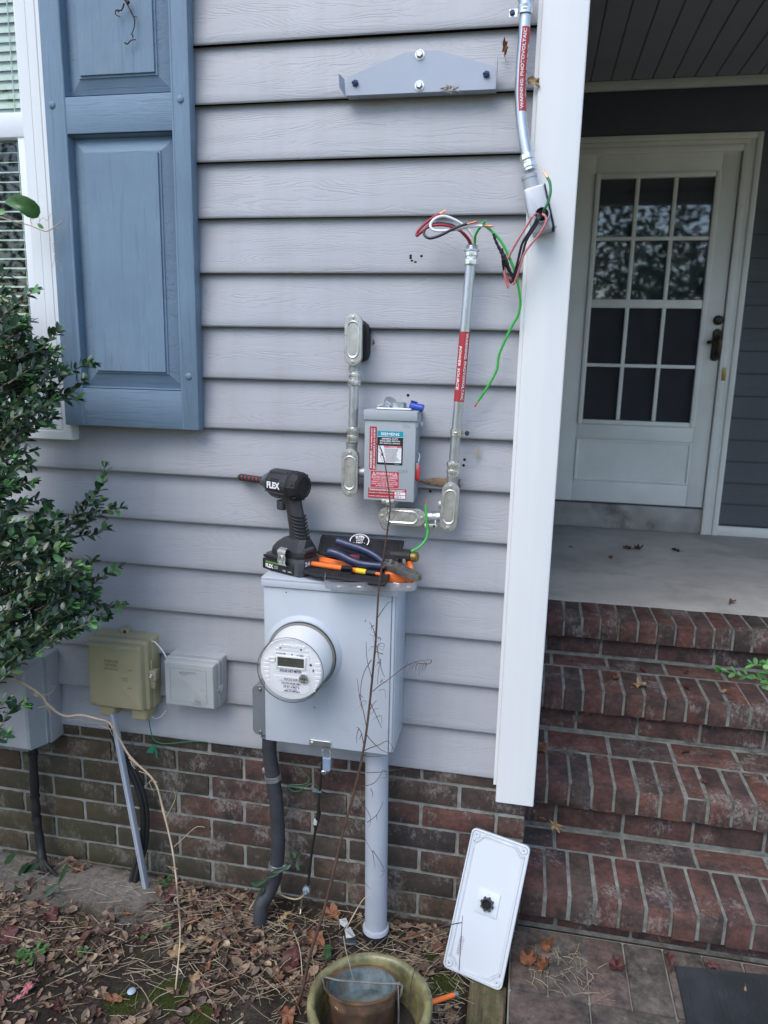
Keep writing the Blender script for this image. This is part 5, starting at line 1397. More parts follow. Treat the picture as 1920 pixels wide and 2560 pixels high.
# ground wire below the switch
gw = wire('green ground wire clamped below the horizontal conduit body and running behind the tools', PL('d5', [(876,1800),(880,1880),(886,1960),(892,2010),(890,2060)], [-.082,-.084,-.084,-.084,-.084])+PL('tr', [(1600,30),(1585,130),(1530,220),(1450,285),(1370,325)], [-.084,-.088,-.094,-.10,-.104]), .0030, 'green_wire', .014, None, None)
q = P('d5', 915, 1975, -.075)
gc = thing('grounding_clamp', 'small bright metal lug holding the green ground wire', 'clamp', q)
mb = MB(); mb.box(q.x-.014, q.x+.016, -.079, -.074, q.z-.0055, q.z+.0055, .0012); mb.tube([(q.x+.010,-.076,q.z),(q.x+.010,-.060,q.z+.012)], .002, 6); mb.build('lug', M['zinc'], gc)
mb = MB(); mb.lathe([(.0036,0),(.0034,.002),(.002,.003)], (q.x-.0095,-.0790,q.z), (0,-1,0), 12); mb.build('screw', M['bolt'], gc)
mb = MB(); mb.lathe([(.003,0),(.0001,.0003)], (q.x+.009,-.0790,q.z+.001), (0,-1,0), 12); mb.build('screw_hole', M['hole'], gc)

# ---- bracket
bp0 = P('B', 625, 572, -.022); bp1 = P('B', 1525, 520, -.022)
by = -.022
br = thing('metal_bracket', 'empty grey sheet metal mounting bracket screwed high on the siding', 'bracket', (.5*(bp0.x+bp1.x), 0, bp0.z))
pp = [(x, y) for x, y in ((628,575),(1515,520),(1520,395),(1180,297),(985,308),(638,455))]
o = [(P('B', x, y, by).x, P('B', x, y, by).z) for x, y in pp]
zlo = (o[0][1]+o[1][1])/2; o[0] = (o[0][0], zlo); o[1] = (o[1][0], zlo)
mb = MB(); mb.loft(o, [(0,by+.002),(.0003,by)]); mb.box(o[0][0], o[1][0], by+.0021, .006, zlo+.0005, zlo+.003)
mb.build('plate', mat('grey_painted_bracket', (.36,.40,.47), .42, .1, .05, 6), br)
mb = MB()
xl = o[0][0]-.001; zt_ = P('B', 605, 440, by).z
mb.add([(xl,by+.001,zlo-.003),(xl-.010,by-.016,zlo+.012),(xl-.012,by-.018,zt_-.004),(xl-.003,by+.001,zt_-.010),(xl+.001,by+.001,zlo-.003)], [(0,1,2,3),(0,4,3)])
xr2 = o[1][0]+.0005; mb.box(xr2, xr2+.0015, by-.018, by+.004, zlo-.004, o[2][1]+.016, .0005)
mb.build('flange', mat('grey_bracket_flange', (.36,.40,.47), .42, .1, .05, 6), br)
for v, x, y in (('B',1065,322), ('B',1062,506)):
    q = P(v, x, y, by-.002); mb = MB(); mb.lathe([(.0105,0),(.0105,.001),(.0075,.0012)], (q.x,by-.0002,q.z), (0,-1,0), 18); mb.lathe([(.0075,.001),(.0078,.002),(.0078,.0075),(.006,.009)], (q.x,by,q.z), (0,-1,0), 6); mb.build('hex_bolt', M['bolt'], br, smooth=25)
for v, x, y in (('B',683,492), ('B',1460,440)):
    q = P(v, x, y, by-.002); mb = MB(); mb.lathe([(.0072,0),(.0076,.0015),(.0066,.005),(.005,.006)], (q.x,by-.0002,q.z), (0,-1,0), 6); mb.tube([(q.x-.007,by-.004,q.z+.001),(q.x+.006,by-.005,q.z-.002)], .003, 5); mb.build('blue_screw', M['blue_screw'], br, smooth=25)
q = P('B', 1250, 520, by-.002)
mb = MB()
for i in range(26):
    a = Vector((q.x+rnd.uniform(-.018,.018), by+rnd.uniform(-.003,.006), q.z+rnd.uniform(-.003,.003)))
    mb.tube(spline([a, a+Vector((rnd.uniform(-.01,.01),rnd.uniform(-.003,.003),rnd.uniform(-.004,.006))), a+Vector((rnd.uniform(-.016,.016),rnd.uniform(-.004,.004),rnd.uniform(-.012,.004)))], 3), .0007, 4)
tag(mb.build('nest_debris', M['straw'], smooth=60), 'tuft of dry nest straw caught under the metal bracket', 'debris')

# ---- leaves and marks on the siding
lp = P('B', 1565, 290, -.008); one_leaf(lp, .022, 'twisted russet leaf stuck to the siding right of the metal bracket', 'dead_brown', 'oval', 2.4, 1.4, (.3,-1,.2), None, .2)
lp = P('T', 300, 480, -.02); one_leaf(lp+Vector((0,.004,0)), .026, 'brown leaf wedged between the bent conduit and the white post', 'dead_tan', 'oval', 3.7, .9, (.4,-1,.1))
mb = MB(); q0 = P('d5', 800, 1600, -.003); q1 = P('d5', 1165, 1620, -.003)
n = 40; top_ = []; bot_ = []
for i in range(n+1):
    t_ = i/n; x = q0.x+(q1.x-q0.x)*t_; c = q0.z+(q1.z-q0.z)*t_
    h = .0105*(math.sin(min(1,t_*2.2)*math.pi/2)**1.2)*(1 if t_ < .85 else 1.05)+.0012*noise.noise(Vector((x*90,0,0)))
    top_.append((x, -.004-.002*noise.noise(Vector((x*80,5,0))), c+h)); bot_.append((x, -.003, c-h*.9))
vs = top_+[(x, y-.004+.003*noise.noise(Vector((x*150,2,0))), (z+bz)/2) for (x,y,z),(_,_,bz) in zip(top_,bot_)]+bot_
fs = [(k*(n+1)+i, k*(n+1)+i+1, (k+1)*(n+1)+i+1, (k+1)*(n+1)+i) for k in range(2) for i in range(n)]
mb.add(vs, fs); tag(mb.build('crusted_sealant', M['foam'], smooth=60), 'brown crusted sealant filling a tear in the siding by the red lever', 'sealant')
def hole(label, pts, v, mud=True):
    t = thing('screw_hole_patch', label, 'hole', P(v, *pts[0], 0), group='old holes left in the siding')
    for x, y, r in [(p[0], p[1], p[2] if len(p) > 2 else .0022) for p in pts]:
        q = P(v, x, y, .004); dz = (2.24-q.z)/.127; fr_ = 1-(dz-math.floor(dz)); yy_ = .0135*fr_-.0013
        mb = MB(); mb.lathe([(r*1.35,0),(r*1.2,.0004),(r*.9,.0005),(r*.2,.0001)], (q.x,yy_,q.z), (0,-1,0), 12); mb.build('hole', M['hole'], t)
def hole2(label, pts, v):
    t = thing('screw_hole_patch', label, 'hole', (P(v,pts[0][0],pts[0][1],0)), group='old holes left in the siding')
    for x, y in pts:
        q = P(v, x, y, .004); dz = (2.24-q.z)/.127; fr_ = math.ceil(dz)-dz; yy_ = .0177*fr_-.0016
        mb = MB(); mb.lathe([(.0034,0),(.0030,.0006),(.0006,.0006)], (q.x,yy_,q.z), (0,-1,0), 12); mb.build('hole', M['hole'], t)
hole2('cluster of five small old screw holes left of the wire ends', [(28,912),(28,935),(42,965),(78,980),(140,915)], 'w')
hole2('single dark screw hole above the grey switch box', [(725,890)], 'd5')
hole2('two small brown holes right of the lower conduit connector', [(1197,1425),(1190,1472)], 'd5')
hole2('single screw hole under the crusted sealant', [(910,1692)], 'd5')
for lab, pts in (('small papery insect cocoon hanging right of the long conduit', [(1318,1310),(1312,1345),(1300,1375),(1295,1415)]),):
    mb = MB(); mb.tube(PL('d5', pts, -.004), [.0018,.0022,.0034,.0012], 7); tag(mb.build('cocoon', M['vine'], smooth=50), lab, 'cocoon')
mb = MB()
for x, y in ((440,425),(435,440),(445,445),(430,455)): 
    q = P('d5', x, y, -.003); mb.tube([q, q+Vector((.003,-.002,-.003)), q+Vector((rnd.uniform(-.003,.005),0,-.006))], .0011, 5)
tag(mb.build('putty_crumbs', M['dead_red'], smooth=40), 'dark red crumbs stuck on the siding right of the black putty', 'debris')

# ---- telephone box
tx0, tx1, ty_, tz0, tz1 = -1.149, -.987, -.080, .575, .762
tb = thing('telephone_box', 'olive tan plastic telephone interface box fixed low on the siding', 'utility box', (-1.07, 0, tz0))
mb = MB(); mb.loft(rrect(tx0-.006, tx1+.014, tz0-.008, tz1+.012, .010), [(0,.006),(0,-.030),(.002,-.033)]); 
for xa, xb in ((tx0+.012, tx0+.060), (tx1-.050, tx1-.004)): mb.loft(rrect(xa, xb, tz0-.040, tz0-.0081, .006), [(0,.004),(0,-.045),(.004,-.050)])
p = P('l5', 835, 215, -.01); mb.box(p.x-.013, p.x+.013, -.018, .004, p.z-.012, p.z+.012, .003); mb.tube([(p.x-.008,-.014,p.z-.010),(p.x-.010,-.02,tz1+.010)], .002, 6); mb.tube([(p.x+.008,-.014,p.z-.010),(p.x+.010,-.02,tz1+.010)], .002, 6)
mb.build('base', M['tan'], tb)
mb = MB(); mb.loft(rrect(tx0-.004, tx1+.010, tz0-.006, tz1+.010, .010), [(0,-.0335),(0,-.052),(.003,-.056),(.007,-.058),(.010,-.074),(.014,-.079),(.018,-.080)])
lid = mb.build('lid', M['tan'], tb, smooth=28)
def emb(mb, v, x, y, s, w, h, Y): q = P(v, x, y, Y); mb.text(s, q.x, q.z, Y, w=w, h=h, bold=.01)
mb = MB()
for i, (s, w) in enumerate((('TELEPHONE', .042), ('NETWORK', .036), ('INTERFACE', .040))): emb(mb, 'l5', 742, 410+26*i, s, w, .0075, -.0805)
emb(mb, 'l5', 870, 472, 'SNAP', .014, .004, -.0805); emb(mb, 'l5', 830, 525, 'CUSTOMER', .020, .0035, -.0805); emb(mb, 'l5', 835, 540, 'ACCESS', .016, .0035, -.0805); emb(mb, 'l5', 868, 592, 'HERE', .012, .004, -.0805); emb(mb, 'l5', 630, 688, 'MADE', .012, .0035, -.0805); emb(mb, 'l5', 632, 700, 'IN USA', .014, .0035, -.0805)
mb.build('embossed_lettering', mat('embossed_tan', (.21,.18,.095), .55, 0, 0), lid, smooth=0)
p = P('l5', 1035, 490, -.035)
mb = MB(); mb.box(p.x-.010, p.x+.012, -.052, -.028, p.z-.016, p.z+.014, .004); mb.box(p.x-.009, p.x+.006, -.048, -.028, p.z-.042, p.z-.0165, .004); mb.box(p.x-.008, p.x-.002, -.044, -.034, p.z+.0145, p.z+.04, .002); mb.build('latch', M['tan'], tb)
mb = MB(); mb.lathe([(.0055,0),(.0055,.004),(.004,.005),(.002,.003)], (p.x-.001,-.052,p.z), (0,-1,0), 14); mb.lathe([(.0032,0),(.0032,.002)], (p.x-.001,-.048,p.z-.024), (0,-1,0), 12); mb.lathe([(.0032,0),(.001,.0003)], (p.x-.001,-.048,p.z-.035), (0,-1,0), 12); mb.build('latch_screw', M['galv'], tb)
p = P('l5', 835, 212, -.018); mb = MB(); mb.lathe([(.0045,0),(.004,.002)], p, (0,-1,0), 12); mb.build('mounting_screw', M['ink'], tb)

# ---- grey cable box
kx0, kx1, ky, kz0, kz1 = -.9285, -.785, -.068, .600, .732
kb = thing('cable_box', 'square weathered pale grey cable junction box on the siding right of the tan box', 'utility box', (-.85, 0, kz0))
mb = MB(); mb.loft(rrect(kx0+.004, kx1+.012, kz0, kz1+.004, .006), [(0,.006),(0,-.026),(.001,-.028)]); mb.build('base', M['greyplastic'], kb)
mb = MB(); mb.loft(rrect(kx0, kx1+.010, kz0-.003, kz1+.001, .008), [(0,-.0285),(0,-.042),(.003,-.046),(.004,-.060),(.008,-.067),(.013,-.068)]); kl = mb.build('lid', M['greyplastic'], kb, smooth=28)
mb = MB(); fr0 = rrect(kx0+.022, kx1-.016, kz0+.016, kz1-.020, .004); 
mb.loft(fr0, [(0,-.0678),(.0004,-.0686),(.0012,-.0686),(.0016,-.0679)]); emb(mb, 'l5', 1265, 488, 'RESIDENTIAL', .040, .0055, -.0686); emb(mb, 'l5', 1235, 497, 'CABLE', .02, .0045, -.0686); emb(mb, 'l5', 1318, 700, 'CHANNELL', .030, .005, -.0686)
q = P('l5', 1320, 680, -.0684); mb.loft(stadium(q.x, q.z, .010, .004), [(0,-.0678),(.0005,-.0688)]); q = P('l5', 1205, 485, -.0684); mb.lathe([(.004,0),(.004,.0006),(.0025,.0008)], q, (0,-1,0), 6)
mb.build('embossing', mat('embossed_grey_plastic', (.29,.30,.30), .6, 0, 0), kl, smooth=25)
p = P('l5', 1458, 590, -.035); mb = MB(); mb.box(p.x-.004, p.x+.012, -.046, -.026, p.z-.010, p.z+.012, .003); mb.lathe([(.0045,0),(.0045,.003),(.003,.004)], (p.x+.004,-.046,p.z-.002), (0,-1,0), 12); mb.build('latch', M['galv'], kb)
wire('thin white telephone wire between the tan box and the cable box', PL('l5', [(1005,272),(1040,285),(1080,330),(1105,370),(1118,405)], [-.03,-.034,-.036,-.036,-.034]), .0019, 'white_wire', None, None, None)
wire('thin pale wire loop hanging under the cable box', PL('l5', [(1010,770),(1030,790),(1070,785),(1110,740)], -.02), .0009, 'white_wire', None, None, None)

# ---- grey utility box behind the shrub
lx1 = -1.303
gb = thing('cable_enclosure', 'tall grey plastic utility enclosure half hidden behind the shrub', 'utility box', (-1.42, 0, .44))
mb = MB(); mb.loft(rrect(-1.60, -1.292, .428, .695, .006), [(0,.006),(0,-.045),(.001,-.048)]); mb.build('base', M['boxgrey'], gb)
mb = MB(); mb.loft(rrect(-1.595, -1.297, .432, .690, .006), [(0,-.049),(0,-.060),(.004,-.062)]); mb.rings([[(x0_,y_,z0_),(x1_,y_,z0_),(x1_,y_,z1_),(x0_,y_,z1_)] for x0_,x1_,z0_,z1_,y_ in ((-1.59,-1.300,.433,.688,-.0605),(-1.58,-1.312,.440,.676,-.115),(-1.575,-1.318,.446,.655,-.120))]); mb.build('lid', M['boxgrey'], gb, smooth=25)
p = P('l5', 68, 948, -.09); mb = MB(); mb.lathe([(.013,0),(.013,.020),(.011,.020),(.010,.004)], (p.x,-.08,p.z), (0,-1,-.35), 20); mb.build('knockout_sleeve', M['boxgrey'], gb)
mb = MB(); mb.lathe([(.010,0),(.001,.0003)], (p.x,-.0885,p.z-.003), (0,-1,-.35), 16); mb.build('sleeve_hole', M['hole'], gb)
mb = MB(); a = P('l5', 225, 975, -.03); b_ = P('l7', 265, 480, -.05)
q = spline([Vector((a.x,-.03,.445)), P('l5',228,1200,-.03), P('l5',240,1400,-.032), P('l7',250,300,-.036), P('l7',270,430,-.045), P('l7',290,600,-.075)], 8)
mb.tube(q, [.0125+.0012*math.sin(i*.9) for i in range(len(q))], 12)
for x, y in ((180,600),(330,640),(380,600),(300,650)):
    e = P('l7', x, y, -.09); e.z = ground_z(e.x, e.y); mb.tube([q[-5], (q[-5]+e)/2+Vector((0,-.01,.012)), e], [.009,.004], 8)
for k in (4, 12, 20): mb.lathe([(.0145,-.004),(.0145,.004)], q[k], (q[k+1]-q[k]), 10)
tag(mb.build('taped_cable', M['black_rubber'], smooth=50), 'thick black taped cable dropping from the grey enclosure into the soil', 'cable')

# ---- leaning grey strip, black cable, tag
a = P('l5', 735, 805, -.035); b_ = P('l5', 790, 800, -.035); gnd = G('l7', 985, 735, .005)
tp_ = Vector((P('l5', 765, 800, -.055).x, -.055, P('l5', 765, 800, -.055).z+.01)); bt = Vector((gnd.x, gnd.y, .002))
d_ = (bt-tp_); L_ = d_.length
st = MB(); zq = d_.normalized().to_track_quat('Z', 'Y').to_matrix().to_4x4(); T_ = Matrix.Translation(tp_) @ zq
st.box(-.0085, .0085, -.004, .004, -.01, L_, .0015, M=T_); st.box(-.0088, -.0070, -.007, -.0042, -.01, L_, M=T_); st.box(.0070, .0088, -.007, -.0042, -.01, L_, M=T_)
tag(st.build('trim_strip', M['pvc'], smooth=25), 'straight grey plastic strip leaning below the tan box into the soil', 'strip')
for j, (off, lab) in enumerate(((0, 'outer black cable bowing out behind the leaning grey strip'), (-28, 'inner black cable behind the leaning grey strip'))):
    pts = PL('l5', [(745+off*.3,830),(770+off*.3,920),(830+off*.5,1050),(920+off,1190),(970+off,1340),(985+off,1480),(975+off,1640)], -.03-.008*j)+PL('l7', [(960+off,490),(925+off,590),(890+off,660)], [-.035,-.045,-.06])
    pts[-1].z = .0; mb = MB(); mb.tube(spline(pts, 8), .0075, 10); tag(mb.build('cable', M['black_rubber'], smooth=60), lab, 'cable', 'black cables from the telephone box')
tgp = P('l5', 1015, 990, -.02)
tt = thing('tagged_wire', 'thin green wire with a green plastic tag on the brick under the tan box', 'wire', tgp)
mb = MB(); mb.tube(spline(PL('l5', [(995,800),(1010,880),(1030,935),(1080,958),(1160,958),(1280,945),(1400,950)], [-.02,-.02,-.02,-.018,-.012,-.006,.002]), 6), .0014, 6); mb.build('insulation', M['dkgreen_wire'], tt)
mb = MB(); q = [P('l5', x, y, -.022) for x, y in ((1020,965),(1048,972),(1022,1022),(978,1018))]; mb.rings([[p+Vector((0,dy,0)) for p in q] for dy in (0,-.0016)])
q = [P('l5', x, y, -.018) for x, y in ((1036,985),(1048,990),(1056,1065),(1044,1050))]; mb.rings([[p+Vector((0,dy,0)) for p in q] for dy in (0,-.001)]); mb.build('tag', mat('green_tag', (.02,.20,.10), .4, 0, .1), tt, smooth=20)

# ---- conduits below the meter box
cx_ = (-.364-.305)/2+.0; 
pv_ = thing('pvc_conduit', 'thick grey plastic conduit running from the meter box into the ground', 'conduit', (-.326,-.07,0))
mb = MB(); mb.tube([(-.3345,-.07,.5765),(-.330,-.07,.30),(-.3255,-.07,-.03)], .0300, 32); mb.build('pipe', M['pvc'], pv_, smooth=60)
mb = MB(); mb.lathe([(.031,-.02),(.036,-.018),(.036,.020),(.0345,.024),(.031,.024)], (-.3262,-.07,.0), (0,0,1), 32); mb.build('collar', M['pvc'], pv_)
mb = MB(); mb.lathe([(.0365,-.03),(.0365,.010),(.0362,.012)], (-.3262,-.07,.0), (0,0,1), 32, cap=False); mb.build('collar_band', M['black_rubber'], pv_)
fx = thing('flexible_conduit', 'dark grey flexible conduit curving from the meter box side down into the soil', 'conduit', (-.60,-.05,0))
q = spline([P('m6',245,1480,-.055), P('m6',245,1600,-.055), P('m6',268,1760,-.055), P('m6',288,1920,-.055), P('g8',272,300,-.055), P('g8',285,500,-.056), P('g8',285,700,-.058), P('g8',262,880,-.062), P('g8',215,1000,-.075), P('g8',150,1090,-.10)], 8)
q[-1].z = -.03
mb = MB(); mb.tube(q, [.0195+.0005*math.sin(i*2.4) for i in range(len(q))], 18); mb.build('jacket', M['flex'], fx, smooth=60)
for i_, (v, x, y) in enumerate((('m6',272,1800), ('g8',280,790))):
    c = P(v, x, y, -.055); k = min(range(len(q)-1), key=lambda i: abs(q[i].z-c.z)); mb = MB(); mb.lathe([(.0205,-.008),(.0225,-.007),(.0215,-.002),(.0228,.003),(.0225,.007),(.0205,.008)], q[k], q[k+1]-q[k-1], 20, cap=False)
    s = -1 if i_ == 0 else 1
    mb.box(q[k].x+s*.020-.009, q[k].x+s*.020+.009, q[k].y-.006, q[k].y+.004, q[k].z-.008+(.018 if i_ == 0 else 0), q[k].z+.008+(.018 if i_ == 0 else 0), .003); mb.build('clamp', M['galv'], fx)
EX0 = P('m6',105,1250,-.08).x; EX1 = EX0+.046
lb_ = thing('elbow_fitting', 'grey elbow fitting with screwed cover left of the meter box', 'fitting', (-.632,-.05,.65))
p = P('m6', 160, 1250, -.075); zt_e = P('m6',165,1040,-.08).z; zb_e = P('m6',180,1445,-.08).z
mb = MB(); mb.loft(rrect(EX0+.003, EX1-.002, zb_e, zt_e, .014, 6), [(.004,0),(0,-.01),(0,-.070),(.002,-.074)]); mb.lathe([(.014,0),(.019,.03)], (EX0+.027,-.05,zb_e+.01), (.12,0,-1), 18); mb.build('body', M['fitting'], lb_)
mb = MB(); mb.loft(rrect(EX0, EX1, zb_e-.002, zt_e+.002, .016, 6), [(0,-.0745),(0,-.080),(.002,-.082)]); ec = mb.build('cover', M['fitting'], lb_)
for zz in (zt_e-.010, zb_e+.008):
    mb = MB(); mb.lathe([(.0045,0),(.0045,.002),(.003,.0035)], (EX0+.022,-.082,zz), (0,-1,0), 14); mb.build('screw', M['tool_steel'], ec)

# ---- ground rod wire
gr = thing('ground_rod_cable', 'thin dark cable with fittings running down the brick to a grounding clamp', 'cable', P('g8', 500, 980, -.03))
q = spline(PL('g8', [(620,40),(610,140),(598,260),(590,400),(570,520),(545,660),(530,800),(512,940),(500,975)], [-.03]*9), 5)
mb = MB(); mb.tube(q, .0038, 8); mb.tube(PL('g8', [(596,395),(570,505)], -.03), .0062, 10); mb.build('cable_sheath', M['black_rubber'], gr)
p = P('g8', 632, 85, -.03); mb = MB(); mb.lathe([(.006,0),(.0075,.001),(.0075,.006),(.005,.008)], p, (.2,-1,-.1), 14); mb.build('end_cap', M['zinc'], gr)
mb = MB(); mb.lathe([(.0045,-.008),(.0066,-.007),(.0066,.007),(.0045,.008)], P('g8',572,465,-.031), (.12,0,1), 12); mb.build('sleeve', M['lettering_dull'], gr)
p = P('g8', 580, 235, -.03); mb = MB()
for dx in (-.009,-.003,.004,.010): mb.lathe([(.0042,-.003),(.0048,0),(.0042,.003)], p+Vector((dx,0,0)), (1,.1,.05), 8)
mb.build('bonding_clamp', mat('verdigris_clamp', (.10,.17,.18), .6, .3, .3, 60), gr)
p = P('g8', 502, 975, -.035); mb = MB(); mb.lathe([(.004,-.010),(.010,-.009),(.0115,0),(.010,.009),(.004,.010)], p, (.1,-.9,.3), 8); mb.lathe([(.006,0),(.006,.006)], p+Vector((0,-.010,0)), (0,-1,0), 10); mb.build('rod_clamp', mat('blue_grey_clamp', (.25,.33,.37), .5, .4, .3, 60), gr)
e = P('g8', 455, 1230, -.05); e.z = 0; mb = MB(); mb.tube([P('g8',470,1000,-.036), P('g8',460,1120,-.04), e], .0028, 7); mb.build('rod', M['tool_steel'], gr)
wire('pale copper wire lying along the base of the brick wall', PL('g8', [(70,1130),(140,1035),(270,1005),(350,1035),(420,1050),(470,1030),(500,985)], [-.10,-.06,-.05,-.045,-.045,-.04,-.04]), .0022, 'vine', None, None, None)
wire('thin green bonding wire looped on the brick below the meter box', PL('g8', [(390,10),(450,70),(510,120),(520,160),(470,185),(370,185),(365,205),(400,235),(450,232),(500,195),(560,178),(595,215)], [-.02]*12), .0013, 'dkgreen_wire', None, None, None)

# ================================================================== TOOLS ON THE METER BOX
LZ = BZ1+.0037
DV = thing('impact_driver', 'black cordless impact driver standing on its battery on the meter box lid', 'power tool', (-.567, -.074, LZ), (0, 0, R(-25)))
def dv(mb, n, m, p=None, s=35): return mb.build(n, m, p or DV, smooth=s, local=True)
HZc = .2165
def oct_ring(x, r, zc=HZc, sq=.06, n=28, ry=None):
    out = []
    for j in range(n):
        a = 2*math.pi*(j+.5)/n; k = r*(1+sq*math.cos(4*(a-math.pi/4)+math.pi))
        out.append((x, (ry or 1)*k*math.cos(a), zc+k*math.sin(a)))
    return out
mb = MB(); mb.rings([oct_ring(x, r, sq=.03) for x, r in ((-.083,.0135),(-.081,.0165),(-.075,.0205),(-.064,.026),(-.052,.0305),(-.049,.031))]); nose = dv(mb, 'nose_housing', mat('gunmetal_nose', (.16,.17,.18), .42, .5, .15, 40))
mb = MB(); mb.rings([oct_ring(x, r, sq=.05) for x, r in ((-.0525,.0312),(-.050,.0335),(-.044,.0350),(.012,.0352),(.0175,.0345))])
mb.rings([[(x, y, z) for y, z in ((-.016,HZc+.0335),(.016,HZc+.0335),(.019,HZc+.030),(-.019,HZc+.030))] for x in (-.048,-.0475,.010,.0105)])
mh = dv(mb, 'motor_housing', M['black_plastic'])
mb = MB(); mb.lathe([(.0360,0),(.0372,.004),(.0372,.012),(.0352,.021),(.031,.028),(.0225,.0315),(.0215,.030),(.001,.030)], (.0175,0,HZc), (1,0,0), 12, a0=.26); cap = dv(mb, 'rear_cap', M['black_rubber'], s=18)
mb = MB()
for a in range(6): mb.box(-.0045,.0045, -.0015,.0015, -.009,.009, .001, 1, M=Matrix.Translation((.0435,0,HZc)) @ Matrix.Rotation(a*math.pi/3+.3, 4, 'X') @ Matrix.Translation((-.006,0,.0275)) )
dv(mb, 'cap_rib', M['black_plastic'], cap)
mb = MB()   # panel seams and vents on the side
mb.tube([(-.05,-.0338,HZc+.013),(-.010,-.0350,HZc+.013),(.014,-.0348,HZc+.010)], .0011, 6); mb.tube([(-.05,-.0335,HZc-.016),(.014,-.0342,HZc-.018)], .0011, 6)
for k in range(3): mb.box(-.030+.010*k, -.024+.010*k, -.0365, -.033, HZc+.0165, HZc+.020, .0008, 1)
mb.box(-.072,-.058,-.0295,-.024,HZc-.006,HZc+.008,.002)
dv(mb, 'vent', M['dark_plastic'], mh)
mb = MB(); mb.text('FLEX', -.018, HZc+.001, -.0368, w=.043, h=.0165, bold=.05); dv(mb, 'lettering', M['lettering'], mh, 0)
mb = MB()
mb.lathe([(.012,0),(.013,.004),(.011,.010),(.0085,.011)], (-.082,0,HZc), (-1,0,0), 20)
for k in range(6):
    mb.lathe([(.0078,0),(.0092,.002),(.0092,.009),(.0076,.0115)], (-.0925-.0135*k,0,HZc), (-1,0,0), 16)
ch = dv(mb, 'bit_holder', M['black_plastic'])
mb = MB()
for k in range(5): mb.lathe([(.0081,0),(.0086,.0006),(.0081,.0018)], (-.1040-.0135*k,0,HZc), (-1,0,0), 16, cap=False)
dv(mb, 'red_band', M['red_grip'], ch)
mb = MB(); mb.lathe([(.0066,0),(.0066,.004),(.004,.0042),(.004,.001)], (-.1725,0,HZc), (-1,0,0), 6); dv(mb, 'socket_tip', M['brass'], ch)
def oval(u0, u1, w, z, n=22):
    c = (u0+u1)/2; r = (u1-u0)/2
    return [(c+r*math.cos(2*math.pi*j/n), w*math.sin(2*math.pi*j/n)*(1.08-.08*math.cos(4*math.pi*j/n)), z+.006*math.cos(2*math.pi*j/n)*-1) for j in range(n)]
mb = MB(); mb.rings([oval(*q) for q in ((.002,.064,.0185,.080),(.005,.060,.0175,.090),(.004,.055,.0162,.105),(.001,.051,.0165,.122),(-.003,.048,.0165,.142),(-.008,.044,.0160,.160),(-.020,.040,.0170,.176),(-.038,.038,.0200,.190),(-.046,.036,.0260,.203))]); gp = dv(mb, 'grip', M['black_plastic'], s=60)
mb = MB()
for k in range(7):
    z = .097+.0085*k; o = oval(.0185-.0017*k, .0600-.0020*k, .0178, z); mb.tube([Vector(p) for p in o[13:22]]+[Vector(p) for p in o[0:4]], .0021, 6)
dv(mb, 'grip_rib', M['black_rubber'], gp, 60)
mb = MB(); mb.box(-.037, -.014, -.0085, .0085, .150, .176, .005, 3); dv(mb, 'trigger', M['dark_plastic'])
mb = MB(); mb.box(-.030, -.016, -.0195, .0195, .183, .191, .002); dv(mb, 'direction_switch', M['dark_plastic'])
def rr_ring(u0, u1, w, z, ch_=.012, dz=0.0): return [(u0+ch_,-w,z-dz),(u1-ch_,-w,z+dz),(u1,-w+ch_,z+dz),(u1,w-ch_,z+dz),(u1-ch_,w,z+dz),(u0+ch_,w,z-dz),(u0,w-ch_,z-dz),(u0,-w+ch_,z-dz)]
mb = MB(); mb.rings([rr_ring(*q) for q in ((-.036,.070,.0345,.044),(-.037,.071,.0355,.050),(-.035,.070,.0350,.060),(-.024,.066,.0290,.074),(-.010,.064,.0215,.085),(.000,.062,.0185,.089))]); ft = dv(mb, 'foot', M['black_plastic'], s=15)
mb = MB(); mb.rings([rr_ring(*q) for q in ((-.050,.068,.0330,.0005,.010),(-.0555,.0735,.0368,.003,.010),(-.0565,.0745,.0375,.012,.010),(-.0565,.0745,.0375,.034,.010),(-.054,.073,.0355,.0425,.010),(-.050,.070,.033,.0438,.010))]); bt_ = dv(mb, 'battery', M['dark_plastic'], s=28)
mb = MB(); mb.box(-.054,.050,-.0395,-.036,.004,.031,.003); mb.box(-.050,.02,-.0415,-.037,.0335,.0415,.002)
for k in range(6): mb.box(.0745-.001,.0765,-.022+.007*k,-.019+.007*k,.006,.022,.0005,1)
dv(mb, 'battery_panel', M['black_rubber'], bt_)
mb = MB(); mb.text('FLEX', -.030, .0140, -.0398, w=.026, h=.0105, bold=.05); mb.text('LITHIUM', -.008, .0160, -.0398, w=.013, h=.0030); mb.text('BATTERY', -.008, .0115, -.0398, w=.013, h=.0030); mb.text('3.5Ah', .020, .0105, -.0398, w=.010, h=.0038, bold=.02); mb.text('120Wh', .038, .0105, -.0398, w=.012, h=.0038)
dv(mb, 'lettering', M['lettering'], bt_, 0)
mb = MB(); mb.text('24', 0, 0, 0, w=.018, h=.0115, bold=.05, fn=lambda a, b: (.0752, a-.0160, .0325+b)); dv(mb, 'voltage_number', M['lettering'], bt_, 0)
mb = MB(); mb.text('24V', .001, .0555, -.0362, w=.016, h=.007, bold=.03); dv(mb, 'voltage_mark', M['lettering'], ft, 0)
mb = MB(); mb.box(-.043, .004, -.0399, -.0394, .0222, .0230); mb.box(-.043, .004, -.0399, -.0394, .0246, .0252); dv(mb, 'green_line', M['lettering_green'], bt_, 0)
mb = MB(); cl = [(-.0375,.022),(-.041,.023),(-.050,.027),(-.0545,.036),(-.052,.046),(-.0545,.056),(-.051,.066),(-.044,.070),(-.037,.064)]
rings = []
